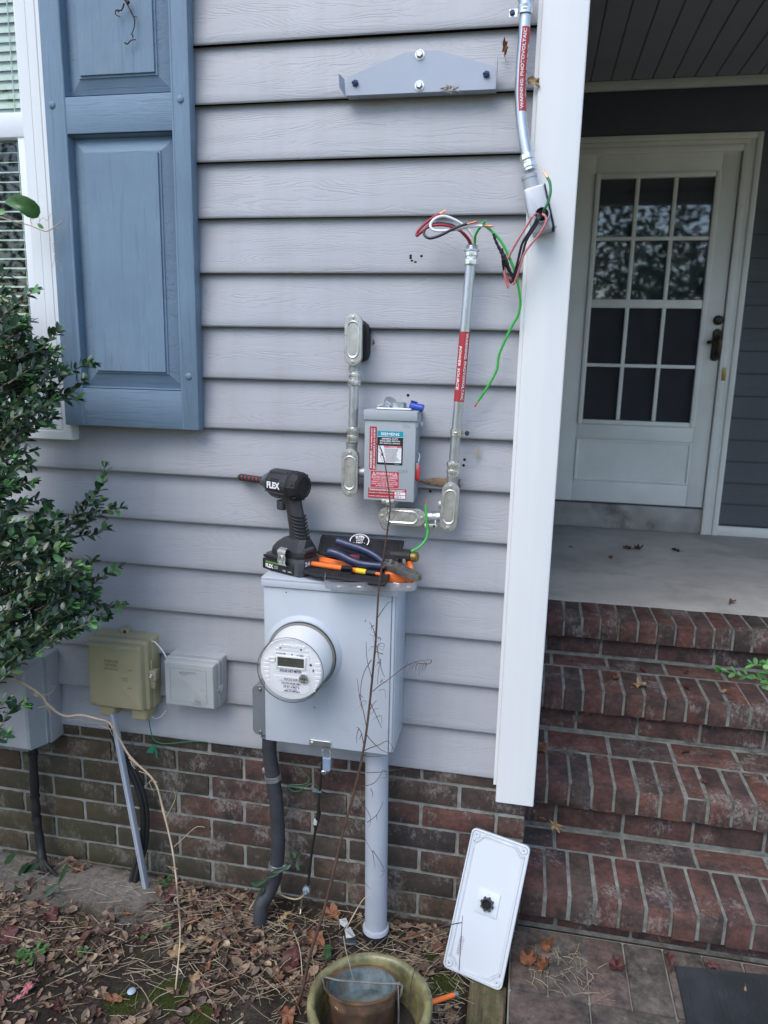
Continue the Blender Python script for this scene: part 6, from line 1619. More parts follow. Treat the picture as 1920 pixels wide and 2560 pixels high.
for y, z in cl: rings.append([(.012,y,z),(.036,y,z),(.036,y+.0014,z+.0004),(.012,y+.0014,z+.0004)])
mb.rings(rings); mb.tube(spline([(.018,-.0555,.030),(.016,-.057,.040),(.020,-.056,.052),(.028,-.056,.052),(.031,-.057,.042),(.028,-.0555,.032)], 4), .0014, 6); dv(mb, 'belt_clip', M['bolt'])
mb = MB(); mb.tube([(.071,-.024,.064),(.073,.006,.066)], .0062, 10); dv(mb, 'bit_slot', M['dark_plastic'])

# ---- clear tray
TA = R(13.6); T0 = Vector((-.436, -.218, LZ)); TW, TD, TH = .213, .135, .0215
TM = Matrix.Translation(T0) @ Matrix.Rotation(TA, 4, 'Z')
tr_ = thing('bit_tray', 'clear plastic parts tray overhanging the front of the meter box lid', 'tray', T0, (0, 0, TA))
def tl(mb, n, m, p=None, s=30): return mb.build(n, m, p or tr_, smooth=s, local=True)
def tray_ring(i, z): 
    return [(i+.014,i,z),(TW-i-.010,i,z),(TW-i,i+.012,z),(TW-i,TD-i,z),(i,TD-i,z),(i,i+.018,z)]
mb = MB(); mb.rings([tray_ring(.003,0),tray_ring(.001,.003),tray_ring(-.001,TH),tray_ring(.0012,TH),tray_ring(.0035,.0022)], cap=True); shell = tl(mb, 'shell', M['clear'])
mb = MB()
for k in range(11): mb.box(.018+.0175*k, .0192+.0175*k, .0035, .007, .002, TH-.006)
mb.box(.004, TW-.004, .060, .0612, .0023, TH-.003); mb.box(.105,.1062,.004,.0598,.0023,TH-.003); mb.box(.150,.1512,.004,.0598,.0023,TH-.003)
tl(mb, 'divider', M['clear'], shell)
BG = 'loose driver bits in the clear tray'
for i, (u, w, a, z) in enumerate(((.165,.022,.3,.005),(.178,.035,1.2,.005),(.192,.020,.1,.005),(.158,.045,-.4,.006),(.186,.048,.9,.006),(.20,.035,1.6,.005),(.03,.018,.2,.005),(.05,.022,.9,.005),(.075,.018,-.2,.005))):
    p = TM @ Vector((u, w, z)); d = Matrix.Rotation(TA+a, 3, 'Z') @ Vector((1,0,.04)); mb = MB()
    mb.lathe([(.003,0),(.0034,.001),(.0034,.009),(.0024,.010),(.0022,.014),(.0014,.018)], p, d, 6)
    tag(mb.build('driver_bit', M[('zinc','tool_steel','bolt')[i % 3]], smooth=25), 'loose steel driver bit lying in the clear tray', 'bit', BG)
# ---- orange bit holder
def tp(x, y, Y): return P('tr', x, y, Y)
oc_ = thing('orange_case', 'orange plastic bit holder at the right back of the clear tray', 'bit holder', TM @ Vector((.175,.09,.004)), (0,0,TA))
mb = MB(); mb.box(-.035,.034,-.036,.030,0,.026,.004,3); mb.box(.022,.0335,-.034,.029,.0262,.040,.004,3); bs_ = tl(mb, 'holder_body', M['orange'], oc_)
mb = MB(); mb.lathe([(.004,0),(.004,.016),(.0045,.018),(.0045,.024),(.002,.026)], (-.022,-.012,.0262), (.1,0,1), 10); mb.lathe([(.0036,0),(.0042,.012),(.0042,.020)], (-.006,-.016,.0262), (0,0,1), 10); mb.tube([(.004,-.02,.031),(.020,-.024,.030)], .0035, 8); mb.lathe([(.003,0),(.0045,.004),(.0045,.022),(.003,.026)], (.014,-.008,.0262), (-.1,0,1), 10); tl(mb, 'stored_bit', M['tool_steel'], bs_)
# ---- stubby screwdriver behind
q0 = P('t6',1335,795,-.045); q1 = P('t6',1480,805,-.060)
sd2 = thing('stubby_screwdriver', 'black handled screwdriver with brass collar lying behind the pouch', 'screwdriver', q0); ax_ = (q1-q0); L_ = ax_.length
mb = MB(); mb.lathe([(.012,-.04),(.0165,-.036),(.0165,L_*.62),(.0150,L_*.70),(.010,L_*.70)], q0, ax_, 12); mb.build('handle', M['black_rubber'], sd2, smooth=25)
mb = MB(); mb.lathe([(.0095,L_*.70),(.0125,L_*.72),(.0125,L_*.96),(.0105,L_)], q0, ax_, 14); mb.build('collar', M['brass'], sd2)
# ---- tool pouch
po = thing('tool_pouch', 'open black woven tool pouch with round white logo lying on the clear tray', 'pouch', G('t6', 950, 900, 1.035))
def slab(mb, grid, th, nrm=None):        # padded sheet from a grid of points
    nr, nc = len(grid), len(grid[0]); vs = []; fs = []
    n_ = nrm or Vector((0,0,1))
    for s in (0, 1):
        for r in grid:
            for p in r: vs.append(Vector(p)-n_*th*s)
    o = nr*nc
    for i in range(nr-1):
        for j in range(nc-1):
            fs.append((i*nc+j,i*nc+j+1,(i+1)*nc+j+1,(i+1)*nc+j)); fs.append((o+i*nc+j,o+(i+1)*nc+j,o+(i+1)*nc+j+1,o+i*nc+j+1))
    for j in range(nc-1): fs.append((j,o+j,o+j+1,j+1)); fs.append(((nr-1)*nc+j,(nr-1)*nc+j+1,o+(nr-1)*nc+j+1,o+(nr-1)*nc+j))
    for i in range(nr-1): fs.append((i*nc,(i+1)*nc,o+(i+1)*nc,o+i*nc)); fs.append((i*nc+nc-1,o+i*nc+nc-1,o+(i+1)*nc+nc-1,(i+1)*nc+nc-1))
    mb.add(vs, fs)
def grid4(a, b, c, d, nr, nc, fn=None):  # a-b near edge, d-c far edge
    g = []
    for i in range(nr):
        r = []
        for j in range(nc):
            u, v = j/(nc-1), i/(nr-1); p = (a.lerp(b, u)).lerp(d.lerp(c, u), v)
            r.append(fn(p, u, v) if fn else p)
        g.append(r)
    return g
nl, nm, nr_, rc, fl, fr_ = G('t6',572,926,1.030), G('t6',1000,1008,1.034), G('t6',1212,1020,1.036), G('t6',1275,965,1.037), G('t6',640,835,1.036), G('t6',1262,900,1.040)
fl = Vector((fl.x, -.03, 1.040)); fr_ = Vector((fr_.x-.002, -.055, 1.042))
low = grid4(nl, nr_, fr_, fl, 14, 28, lambda p, u, v: p+Vector((.012*max(0,u-.9)*10*v*0, .03*max(0,.12-v)*max(0,u-.85)*6+.035*max(0,.1-v)*max(0,.15-u)*6, .0025*noise.noise(Vector((p.x*30,p.y*30,1)))+.002*math.sin(v*9))))
mb = MB(); slab(mb, low, .006); lf = mb.build('lower_flap', M['fabric'], po, smooth=60)
mb = MB(); e = [low[0][j] for j in range(28)]+[low[i][27] for i in range(1,14)]; mb.tube([p+Vector((0,0,-.003)) for p in e], .0046, 8); mb.tube([p+Vector((0,0,-.003)) for p in [low[i][0] for i in range(14)]], .0046, 8); mb.build('edge_binding', M['fabric_edge'], lf, smooth=60)
def um(x, y, f): return P('t6', x, y, -.014-.055*f)     # upper flap leans back towards the siding
a_, b2, c2_, d2 = um(690,765,1), um(1310,845,1), um(1362,680,.08), um(722,632,0)
up_ = grid4(a_, b2, c2_, d2, 12, 28, lambda p, u, v: p+Vector((.006*(1-v)*max(0,.06-u)*16*v, -.004*math.sin(v*math.pi)+.0015*noise.noise(Vector((p.x*25,p.z*25,4))), -.004*math.sin(u*math.pi)*(1-v))))
nu = (b2-a_).cross(d2-a_).normalized(); nu = nu if nu.y < 0 else -nu
mb = MB(); slab(mb, up_, .006, nu); uf = mb.build('upper_flap', M['fabric'], po, smooth=60)
mb = MB(); loop = [up_[0][j] for j in range(28)]+[up_[i][27] for i in range(1,12)]+[up_[11][j] for j in range(26,-1,-1)]+[up_[i][0] for i in range(10,-1,-1)]; mb.tube([p-nu*.003 for p in loop], .0046, 8); mb.build('edge_binding', M['fabric_edge'], uf, smooth=60)
mb = MB(); g_in = grid4(low[12][6]+Vector((0,0,.004)), low[12][26]+Vector((0,0,.004)), b2+Vector((-.004,.004,.0)), a_+Vector((.030,.004,0)), 8, 24, lambda p, u, v: p+Vector((0,.01*math.sin(v*math.pi),-.006*math.sin(v*math.pi)+.002*noise.noise(Vector((p.x*40,v*5,0)))))); slab(mb, g_in, .003); mb.build('fold', M['fabric'], po, smooth=60)
# white round emblem on the upper flap
lc = P('t6', 1020, 690, 0); uu = (c2_-d2).normalized(); vv = (d2-a_).normalized()
def on_flap(x, y):
    # nearest point of the flap plane along the view of the emblem centre
    d = ray('t6', x, y); t = (a_-CL).dot(nu)/d.dot(nu); return CL+d*t
ec_ = on_flap(1018, 700); er = (on_flap(1100,700)-on_flap(940,700)).length/2
def fe(a, b): return ec_+uu*a+vv*b+nu*.0100
mb = MB(); n = 40; ring_ = []
vs = []; fs = []
for i in range(n+1):
    an = math.pi*(-.18)+math.pi*1.36*i/n
    vs += [fe(er*math.cos(an), er*1.05*math.sin(an)), fe(er*.9*math.cos(an), er*.95*math.sin(an))]
for i in range(n): fs.append((2*i,2*i+2,2*i+3,2*i+1))
mb.add(vs, fs)
def arc_text(mb, s, rad, a_mid, span, h):
    for i, chh in enumerate(s):
        if chh == ' ': continue
        an = a_mid+span*(.5-(i+.5)/len(s)); c, s_ = math.cos(an), math.sin(an)
        mb.text(chh, 0, 0, 0, h=h, w=h*.75, bold=.03, fn=lambda p_, q_: fe(c*(rad+q_)+s_*p_, s_*(rad+q_)-c*p_))
arc_text(mb, 'KLEIN', er*.66, math.pi/2, 1.35, er*.30); mb.text('TOOLS', 0,0,0, w=er*.85, h=er*.22, bold=.03, fn=lambda p_, q_: fe(p_, q_+er*.30))
mb.text('SINCE', 0,0,0, w=er*.7, h=er*.18, bold=.02, fn=lambda p_, q_: fe(p_, q_+er*.02)); mb.text('- 1857 -', 0,0,0, w=er*1.2, h=er*.20, bold=.03, fn=lambda p_, q_: fe(p_, q_-er*.26))
mb.build('emblem', M['lettering'], uf, smooth=0)
mb = MB()      # loop strap over the rods
s0_, s1_ = P('t6',905,880,-.105), P('t6',905,945,-.15)
mb.rings([[p+Vector((-.013,0,0)), p+Vector((.013,.003,0)), p+Vector((.013,.003,.0016)), p+Vector((-.013,0,.0016))] for p in (G('t6',915,870,1.046)+Vector((0,.012,-.006)), G('t6',915,885,1.0505), G('t6',912,905,1.050), G('t6',908,925,1.040), G('t6',905,945,1.037))]); mb.build('elastic_loop', M['fabric_edge'], po, smooth=50)
mb = MB(); q = on_flap(985, 800); mb.lathe([(.006,0),(.006,.0006)], q+nu*.006, nu, 10) if False else mb.box(q.x-.012,q.x+.012,q.y-.009,q.y-.007,q.z-.003,q.z+.006,.001)
mb.build('paper_tag', M['label_pink'], po)

# ---- insulated screwdrivers
OG = 'orange insulated screwdriver shafts in the pouch'
def rod(label, pa, pb, r, bands, tip=True):
    t = thing('insulated_screwdriver', label, 'screwdriver', pa, group=OG); ax = pb-pa; L = ax.length
    mb = MB(); mb.lathe([(r*.6,0),(r,.0025),(r,L*.70),(r*.82,L*.72),(r*.62,L*.99),(r*.4,L)], pa, ax, 10); sh_ = mb.build('sleeve', M['orange'], t, smooth=30)
    for f0, f1, m in bands:
        mb = MB(); mb.lathe([(r*1.03,L*f0),(r*1.06,L*f0+.0006),(r*1.06,L*f1-.0006),(r*1.03,L*f1)], pa, ax, 10, cap=False); mb.build('band', M[m], sh_)
    if tip:
        mb = MB(); mb.lathe([(r*.45,-.022),(r*.5,-.010),(r*.5,.001)], pa, ax, 8); mb.build('blade', M['tool_steel'], t)
    return t
ra, rb = G('t6',632,857,1.0415), G('t6',1188,943,1.0445); rod('front orange insulated screwdriver with yellow and black bands held by the loop', ra, rb, .0062, [(.66,.80,'yellow'),(.805,.93,'label_black')], False)
ra, rb = G('t6',652,806,1.0440), G('t6',1040,895,1.0455); rod('upper orange screwdriver shaft with dark blade pointing at the battery', ra, rb, .0060, [])
ra, rb = G('t6',655,826,1.0415), G('t6',980,890,1.0425); rod('middle orange screwdriver shaft between the other two', ra, rb, .0056, [])
# ---- pliers
def gp_(x, y, z): return G('t6', x, y, z)
pr_ = thing('pliers', 'lineman pliers with dark navy grips lying across the black pouch', 'pliers', gp_(1250,870,1.055))
def handle(pts, rs):
    q = spline(pts, 7); n = len(q); rr_ = [rs[0]+(rs[1]-rs[0])*i/(n-1) for i in range(n)]; rr_[0] *= .55; rr_[1] *= .85; mb = MB(); mb.tube(q, rr_, 12, flat=(.95, .8)); return mb
a1 = [P('t6',x,y,Y) for x, y, Y in ((832,682,-.088),(865,690,-.09),(940,715,-.095),(1020,740,-.10),(1090,770,-.105),(1150,805,-.11),(1200,845,-.115))]
handle(a1, (.0118,.0100)).build('upper_grip', M['navy'], pr_, smooth=60)
a2 = [P('t6',x,y,Y) for x, y, Y in ((765,768,-.115),(800,770,-.117),(870,795,-.12),(940,830,-.125),(1020,860,-.13),(1100,872,-.132),(1190,880,-.132))]
handle(a2, (.0118,.0102)).build('lower_grip', M['navy'], pr_, smooth=60)
# jaws: two slabs along the axis
jt = gp_(1500,975,1.046); pvt = gp_(1240,868,1.052); jx = (jt-pvt).normalized(); jy = Vector((-jx.y, jx.x, 0)).normalized(); jz = jx.cross(jy)
if jz.z < 0: jz = -jz
JL = (jt-pvt).length
def jloft(mb, prof, z0, z1, bev=.0012):
    rings = []
    for z, ins in ((z0,bev),(z0+bev,0),(z1-bev,0),(z1,bev)):
        c = Vector((sum(p[0] for p in prof)/len(prof), sum(p[1] for p in prof)/len(prof)))
        rings.append([pvt+jx*(p[0]-(p[0]-c.x)*ins*12)+jy*(p[1]-(p[1]-c.y)*ins*12)+jz*z for p in prof])
    mb.rings(rings)
mb = MB(); jloft(mb, [(-.030,.004),(-.006,.0015),(JL*.45,.0006),(JL,.0008),(JL*.99,.008),(JL*.72,.0155),(JL*.42,.018),(JL*.30,.0165),(.012,.0205),(-.004,.0185),(-.020,.014)], -.007, .007)
mb.build('upper_jaw', M['tool_steel'], pr_, smooth=25)
mb = MB(); jloft(mb, [(-.030,-.006),(-.018,-.0145),(.0,-.0165),(.016,-.0155),(JL*.32,-.0120),(JL*.45,-.0135),(JL*.75,-.0115),(JL*.99,-.006),(JL,-.0003),(JL*.45,-.0002),(-.006,-.0005)], -.0072, .0066)
mb.build('lower_jaw', M['tool_steel'], pr_, smooth=25)
mb = MB(); mb.lathe([(.0095,.0065),(.0095,.0082),(.008,.009)], pvt+jx*.004, jz, 20); mb.build('pivot', M['tool_steel'], pr_)
mb = MB(); mb.tube([a1[-1], (a1[-1]+pvt)/2+Vector((0,0,.002)), pvt+jy*.006], [.0072,.0078,.008], 10, flat=(.7,1)); mb.tube([a2[-1], (a2[-1]+pvt)/2, pvt-jy*.006], [.0072,.0078,.008], 10, flat=(.7,1)); mb.build('shank', M['tool_steel'], pr_, smooth=50)

# ================================================================== WHITE COVER, POT, GROUND BITS
o_ = Vector((-.133,-.146,.003)); br_ = Vector((.020,-.178,.003)); tl_ = Vector((-.083,-.012,.330))
U = (br_-o_).normalized(); V = (tl_-o_); V = (V-U*V.dot(U)).normalized(); Nn = U.cross(V); CW, CH = .156, .352
CM = Matrix((U, -Nn, V)).transposed().to_4x4(); CM.translation = o_      # local x = across, y = into the panel, z = up
# small skew of the panel in its own plane, about the lower left corner
CM = CM @ Matrix.Rotation(R(4.0), 4, 'Y')
wc = thing('plastic_cover', 'white plastic box cover with a black centre hole leaning on the brick foundation', 'cover', o_)
WM[wc.name] = Matrix.Translation(o_)
def cvb(mb, n, m, p=None, s=30):
    mb.v = [CM @ Vector(v) for v in mb.v]; return mb.build(n, m, p or wc, smooth=s)
mb = MB(); o2 = rrect(0, CW, 0, CH, .013, 6); mb.loft(o2, [(.0,.006),(0,-.005),(.0015,-.0062),(.0035,-.0062),(.0045,-.0010),(.0046,-.0008)]); pl_ = cvb(mb, 'panel', M['whiteplastic'], s=40)
def ridge(path, r=.0016): 
    mb = MB(); mb.tube([(a, -.0018, b) for a, b in path], r, 6, flat=None); return mb
ins = .0125; k_ = .030
def corner(cx, cz, sx, sz):
    pts = [(k_+.020, ins*.9), (k_+.006, ins), (k_, ins+.004), (k_-.002, k_-.010), (k_-.009, k_-.002), (ins+.004, k_), (ins, k_+.006), (ins*.9, k_+.020)]
    return [(cx+sx*a, cz+sz*b) for a, b in pts]
cs = [corner(0,0,1,1), corner(0,CH,1,-1)[::-1], corner(CW,CH,-1,-1), corner(CW,0,-1,1)[::-1]]
path = []
for c_ in cs: path += c_
path.append(path[0]); path = [(v[0], v[1]) for v in spline([(a,b,0) for a,b in path], 4)]
cvb(ridge(path, .0027), 'rib', M['whiteplastic'], pl_, 60)
ing = [(CW/2+(a-CW/2)*.955, CH/2+(b-CH/2)*.98) for a, b in path]; cvb(ridge(ing, .0014), 'rib', M['whiteplastic'], pl_, 60)
for cx_, cz_ in ((.0145,.0145),(CW-.0145,.0145),(CW-.0145,CH-.0145),(.0145,CH-.0145)):
    mb = MB(); mb.lathe([(.0088,0),(.0084,.0042),(.0060,.0046),(.0052,.003),(.0026,.0028)], (cx_,-.0008,cz_), (0,-1,0), 20); bo = cvb(mb, 'screw_boss', M['whiteplastic'], pl_)
    mb = MB(); mb.lathe([(.0024,.0034),(.0005,.0035)], (cx_,-.0010,cz_), (0,-1,0), 12); cvb(mb, 'screw_hole', mat('grey_screw_hole', (.25,.26,.28), .5), bo)
mb = MB(); mb.loft(rrect(CW*.5-.030, CW*.5+.030, CH*.525-.030, CH*.525+.030, .002), [(0,-.0006),(.0004,-.0036),(.0012,-.0040)]); sq = cvb(mb, 'mounting_square', M['whiteplastic'])
for dx, dz in ((0,.023),(0,-.023),(.023,0),(-.023,0)):
    mb = MB(); mb.lathe([(.0030,.0006),(.0032,.0010),(.0022,.0013)], (CW*.5+dx,-.0036,CH*.525+dz), (0,-1,0), 12, cap=False); cvb(mb, 'moulded_ring', M['whiteplastic'], sq)
hc = (CW*.505, -.0040, CH*.522)
mb = MB(); mb.lathe([(.0118,0),(.0152,.0015),(.0152,.009),(.0142,.011),(.0125,.011),(.0120,.001)], hc, (0,-1,0), 30, cap=False)
for k in range(8):
    a = k*math.pi/4+.2; mb.box(-.0026,.0026,-.0085,.0005,.0115,.0180,.0006,1, M=Matrix.Translation(hc) @ Matrix.Rotation(a,4,'Y'))
cvb(mb, 'black_bushing', M['dark_plastic'])
mb = MB(); mb.lathe([(.0123,.0006),(.0005,.0008)], hc, (0,-1,0), 24); cvb(mb, 'hole', M['hole'])
mb = MB(); rr = random.Random(4); z = .040
while z < .085: h = rr.choice((.0006,.0011,.0016)); mb.add([(.027,-.00105,z),(.036,-.00105,z),(.036,-.00105,z+h),(.027,-.00105,z+h)], [(0,1,2,3)]); z += h+rr.choice((.0007,.0012))
mb.text('8 01234 56789', 0,0,0, w=.042, h=.0028, fn=lambda a,b:(.0385-b*-1,-.00105,.062+a)); cvb(mb, 'barcode', M['ink_grey'], pl_, 0)

PC = Vector((-.262,-.458,0))
pt_ = thing('ceramic_pot', 'olive green glazed ceramic pot holding a rusty bucket, cut by the frame', 'pot', PC)
def wob(prof, n=56, amp=.0018):
    rings = []
    for r, z in prof:
        rings.append([(PC.x+r*(1+amp/r*math.sin(2*a+1)+.4*amp/r*math.sin(5*a))*math.cos(a), PC.y+r*(1+amp/r*math.sin(2*a+1))*math.sin(a), z) for a in [2*math.pi*j/n for j in range(n)]])
    return rings
mb = MB(); mb.rings(wob([(.085,-.02),(.095,.03),(.108,.10),(.116,.140),(.120,.152),(.130,.156),(.1345,.164),(.1345,.174),(.131,.180),(.125,.182),(.1185,.179),(.115,.171),(.110,.150),(.100,.09),(.088,.02)]), cap=True); mb.build('pot_body', M['pot'], pt_, smooth=60)
mb = MB(); mb.lathe([(.104,.10),(.05,.104),(.001,.102)], PC, (0,0,1), 30, cap=False); mb.build('soil', mat('dark_pot_soil', (.035,.028,.022), .95, 0, .4, 60, .8, 120), pt_, smooth=60)
bc = G('g8', 922, 1698, .188)
BM = Matrix.LocRotScale(bc, Euler((R(-17), R(-6), 0)), None)
bk = thing('rusty_bucket', 'rusty steel bucket with wire handle tipped inside the ceramic pot', 'bucket', bc, (R(-17), R(-6), 0))
WM[bk.name] = BM
def bb(mb, n, m, p=None, s=40): return mb.build(n, m, p or bk, smooth=s, local=True)
BR_ = .0765
mb = MB(); mb.lathe([(.060,-.165),(.063,-.162),(BR_*.93,-.03),(BR_*.97,-.025),(BR_*.965,-.020),(BR_*.99,-.003),(BR_+.0030,-.002),(BR_+.0038,.001),(BR_+.0030,.004),(BR_,.004),(BR_-.002,0)], (0,0,0), (0,0,1), 48, cap=False); bd_ = bb(mb, 'bucket_wall', M['rust'])
mb = MB(); mb.lathe([(BR_-.0021,.0005),(BR_*.95,-.02),(BR_*.88,-.042),(.001,-.044)], (0,0,0), (0,0,1), 48, cap=False); bb(mb, 'bucket_inside', M['patina'], bd_)
mb = MB()
for s in (-1, 1): mb.tube([(s*(BR_+.002),0,-.022),(s*(BR_+.010),0,-.012),(s*(BR_+.012),0,.006),(s*(BR_+.004),0,.012)], .0030, 7)
mb.tube(spline([(-(BR_+.010),0,.004),(-(BR_+.006),-.006,.013),(-.05,-.012,.012),(0,-.014,.014),(.05,-.012,.014),(BR_+.006,-.006,.013),(BR_+.010,0,.004)], 5), .0024, 7)
mb.tube([(BR_+.004,-.004,.012),(BR_+.006,-.010,-.04),(BR_+.004,-.016,-.12)], .0022, 6); bb(mb, 'bail_handle', M['tool_steel'])
# screwdriver on the ground
a = G('c4', 40, 1008, .012); b_ = G('c4', 163, 966, .012)
gs = thing('ground_screwdriver', 'small orange handled screwdriver stuck in the soil beside the ceramic pot', 'screwdriver', a)
mb = MB(); mb.lathe([(.006,0),(.0062,.002),(.0058,(b_-a).length*.9),(.0048,(b_-a).length)], a, b_-a, 10); mb.build('handle', M['orange'], gs)
mb = MB(); L_ = (b_-a).length; mb.lathe([(.0046,L_),(.0052,L_+.001),(.0052,L_+.010),(.003,L_+.011)], a, b_-a, 10); mb.build('end_cap', mat('blue_grey_cap', (.16,.19,.22), .4), gs)
# pebble, glass shard, plastic scraps, pink leaf
p = G('l7', 880, 1405, .006); mb = MB(); bm_ = [[(p.x+.0105*math.cos(t)*math.sin(f), p.y+.0115*math.sin(t)*math.sin(f), p.z-.003+.0045*math.cos(f)) for t in [2*math.pi*j/14 for j in range(14)]] for f in (.05,.5,1,1.57,2.2,3.0)]; mb.rings(bm_)
tag(mb.build('pebble', mat('pale_blue_pebble', (.34,.41,.48), .5, 0, .08), smooth=60), 'pale bluish white pebble on the moss in the soil bed', 'pebble')
p = G('g8', 660, 1450, .012); mb = MB(); mb.rings([[(p.x-.014,p.y+.02,.004),(p.x+.004,p.y+.022,.006),(p.x+.016,p.y-.015,.010),(p.x+.006,p.y-.03,.012),(p.x-.008,p.y-.02,.010)],[(p.x-.013,p.y+.02,.014),(p.x+.003,p.y+.021,.02),(p.x+.014,p.y-.014,.018),(p.x+.005,p.y-.028,.018),(p.x-.007,p.y-.019,.018)]])
tag(mb.build('green_shard', mat('mossy_green_shard', (.035,.07,.03), .35, 0, .4, 60, dirt=((.30,.38,.34), .62, 40)), smooth=30), 'dark green mottled shard in the litter behind the pot', 'shard')
def scrap(lab, pts, m, h=.012):
    c = sum((G('g8', x, y, .006) for x, y in pts), Vector())/len(pts); mb = MB()
    q = [G('g8', x, y, .006+h*rnd.random()) for x, y in pts]; mb.rings([[p+Vector((0,0,d)) for p in q] for d in (0,.0016)])
    tag(mb.build('plastic_scrap', m, smooth=15), lab, 'scrap', 'plastic scraps beside the grey pipe')
pal = mat('dirty_pale_plastic', (.42,.44,.45), .45, 0, .2, 40); dkp = mat('dirty_dark_plastic', (.05,.055,.06), .5, 0, .3, 40)
scrap('upper pale plastic scrap left of the grey pipe base', [(750,1205),(800,1195),(815,1230),(790,1265),(755,1240)], pal, .02)
scrap('lower pale plastic scrap with a long edge left of the grey pipe base', [(790,1285),(830,1260),(870,1330),(850,1340),(800,1345)], pal, .02)
scrap('dark plastic scrap under the pale ones left of the grey pipe', [(745,1345),(870,1340),(880,1390),(830,1400),(760,1380)], dkp, .01)
p = G('l7', 190, 1400, .008); mb = MB(); dead_leaf(mb, p, .026, 'oak', 2.2, .5, (0,-.2,1), 5); dead_leaf(mb, G('l7', 120, 1460, .006), .016, 'oak', 1.8, .5, (0,-.2,1), 8)
tag(mb.build('pink_leaf', mat('faded_pink_leaf', (.42,.13,.15), .6, 0, .2, 60), smooth=60), 'faded pink torn leaf at the lower left of the soil bed', 'leaf')

# ================================================================== PLANTS
def leafgeo(mb, p, d, up, L, wd, fold=.25, curl=.3):
    d = d.normalized(); s = d.cross(up)
    if s.length < 1e-4: s = d.orthogonal()
    s.normalize(); n = s.cross(d).normalized()
    st = ((0,.12),(.18,.70),(.45,1.0),(.72,.90),(.91,.50),(1,.08)); vs = []; fs = []
    for t_, w in st:
        c = p+d*(L*t_)-n*(curl*L*t_*t_*.5); hw = wd*w*.5
        vs += [c-s*hw+n*(fold*hw), c, c+s*hw+n*(fold*hw)]
    for i in range(5):
        for j in range(2): fs.append((i*3+j, i*3+j+1, (i+1)*3+j+1, (i+1)*3+j))
    mb.add(vs, fs)
def leafy(mbL, mbS, pts, r0, r1, L, gap, start=.15, tuft=4, rr=rnd, mbF=None):
    q = spline(pts, 6); n = len(q)
    mbS.tube(q, [r0+(r1-r0)*i/(n-1) for i in range(n)], 6)
    acc = 0; ph = rr.uniform(0, 6)
    tot = sum((q[i+1]-q[i]).length for i in range(n-1)); run = 0
    for i in range(n-1):
        sg = q[i+1]-q[i]; sl_ = sg.length; t = sg.normalized()
        u = t.orthogonal().normalized(); w = t.cross(u); s_ = 0
        while acc < sl_:
            f = (run+acc)/tot
            if f > start:
                for k in (0, 1):
                    a = ph+k*math.pi+rr.uniform(-.4,.4); o = u*math.cos(a)+w*math.sin(a)
                    dd = (t*rr.uniform(.5,1.0)+o*rr.uniform(.7,1.1)+Vector((0,-.15,.18))).normalized()
                    tgt = mbF if (mbF is not None and f > .9 and rr.random() < .5) else mbL
                    leafgeo(tgt, q[i]+sg*(acc/sl_), dd, (Vector((0,-.35,1))+Vector((rr.gauss(0,.45),rr.gauss(0,.45),0))).normalized(), L*rr.uniform(.7,1.15), L*rr.uniform(.42,.58), rr.uniform(.1,.45), rr.uniform(-.1,.6))
                ph += 1.57+rr.uniform(-.3,.3)
            acc += gap*rr.uniform(.8,1.25)
        acc -= sl_; run += sl_
    t = (q[-1]-q[-3]).normalized()
    for k in range(tuft):
        dd = (t*1.0+Vector((rr.gauss(0,.5),rr.gauss(0,.5),rr.gauss(.1,.4)))).normalized()
        leafgeo(mbF if (mbF is not None and rr.random() < .4) else mbL, q[-1], dd, Vector((rr.gauss(0,.3),-.4,1)).normalized(), L*rr.uniform(.6,.95), L*.4, .3, .2)
rs = random.Random(5)
sh_ = thing('evergreen_shrub', 'dense dark green small leaved shrub at the left in front of window and siding', 'shrub', (-1.72,-.30,0))
mL, mS, mF = MB(), MB(), MB()
B1 = [([(-30,520),(60,400),(180,300),(300,205),(345,185)],-.42),([(-40,60),(10,60),(60,20)],-.42),([(-60,820),(40,760),(140,740),(240,690),(310,670)],-.34),([(-60,1130),(150,900),(300,800),(440,690),(560,590)],-.24),([(60,1240),(300,1000),(420,840),(560,760)],-.26),
 ([(120,1380),(450,1230),(600,1050),(780,920),(900,880)],-.20),([(300,1340),(520,1210),(680,1180),(760,1110),(800,1050)],-.22),([(200,1480),(430,1290),(640,1240),(750,1240)],-.20),([(-40,1620),(150,1560),(330,1480),(520,1410)],-.25),([(-40,1520),(200,1440),(400,1350),(480,1320)],-.28),([(0,1720),(200,1760),(330,1740)],-.26),([(0,2080),(180,2060),(300,2040)],-.30),([(100,1900),(220,1880),(300,1870)],-.28),([(-40,1000),(60,960),(130,960)],-.36),([(200,1000),(330,940),(400,760),(420,730)],-.28),([(-60,900),(100,870),(230,800),(320,690)],-.3),([(-30,1300),(120,1130),(250,1100)],-.3),([(250,1550),(400,1500),(480,1480)],-.22)]
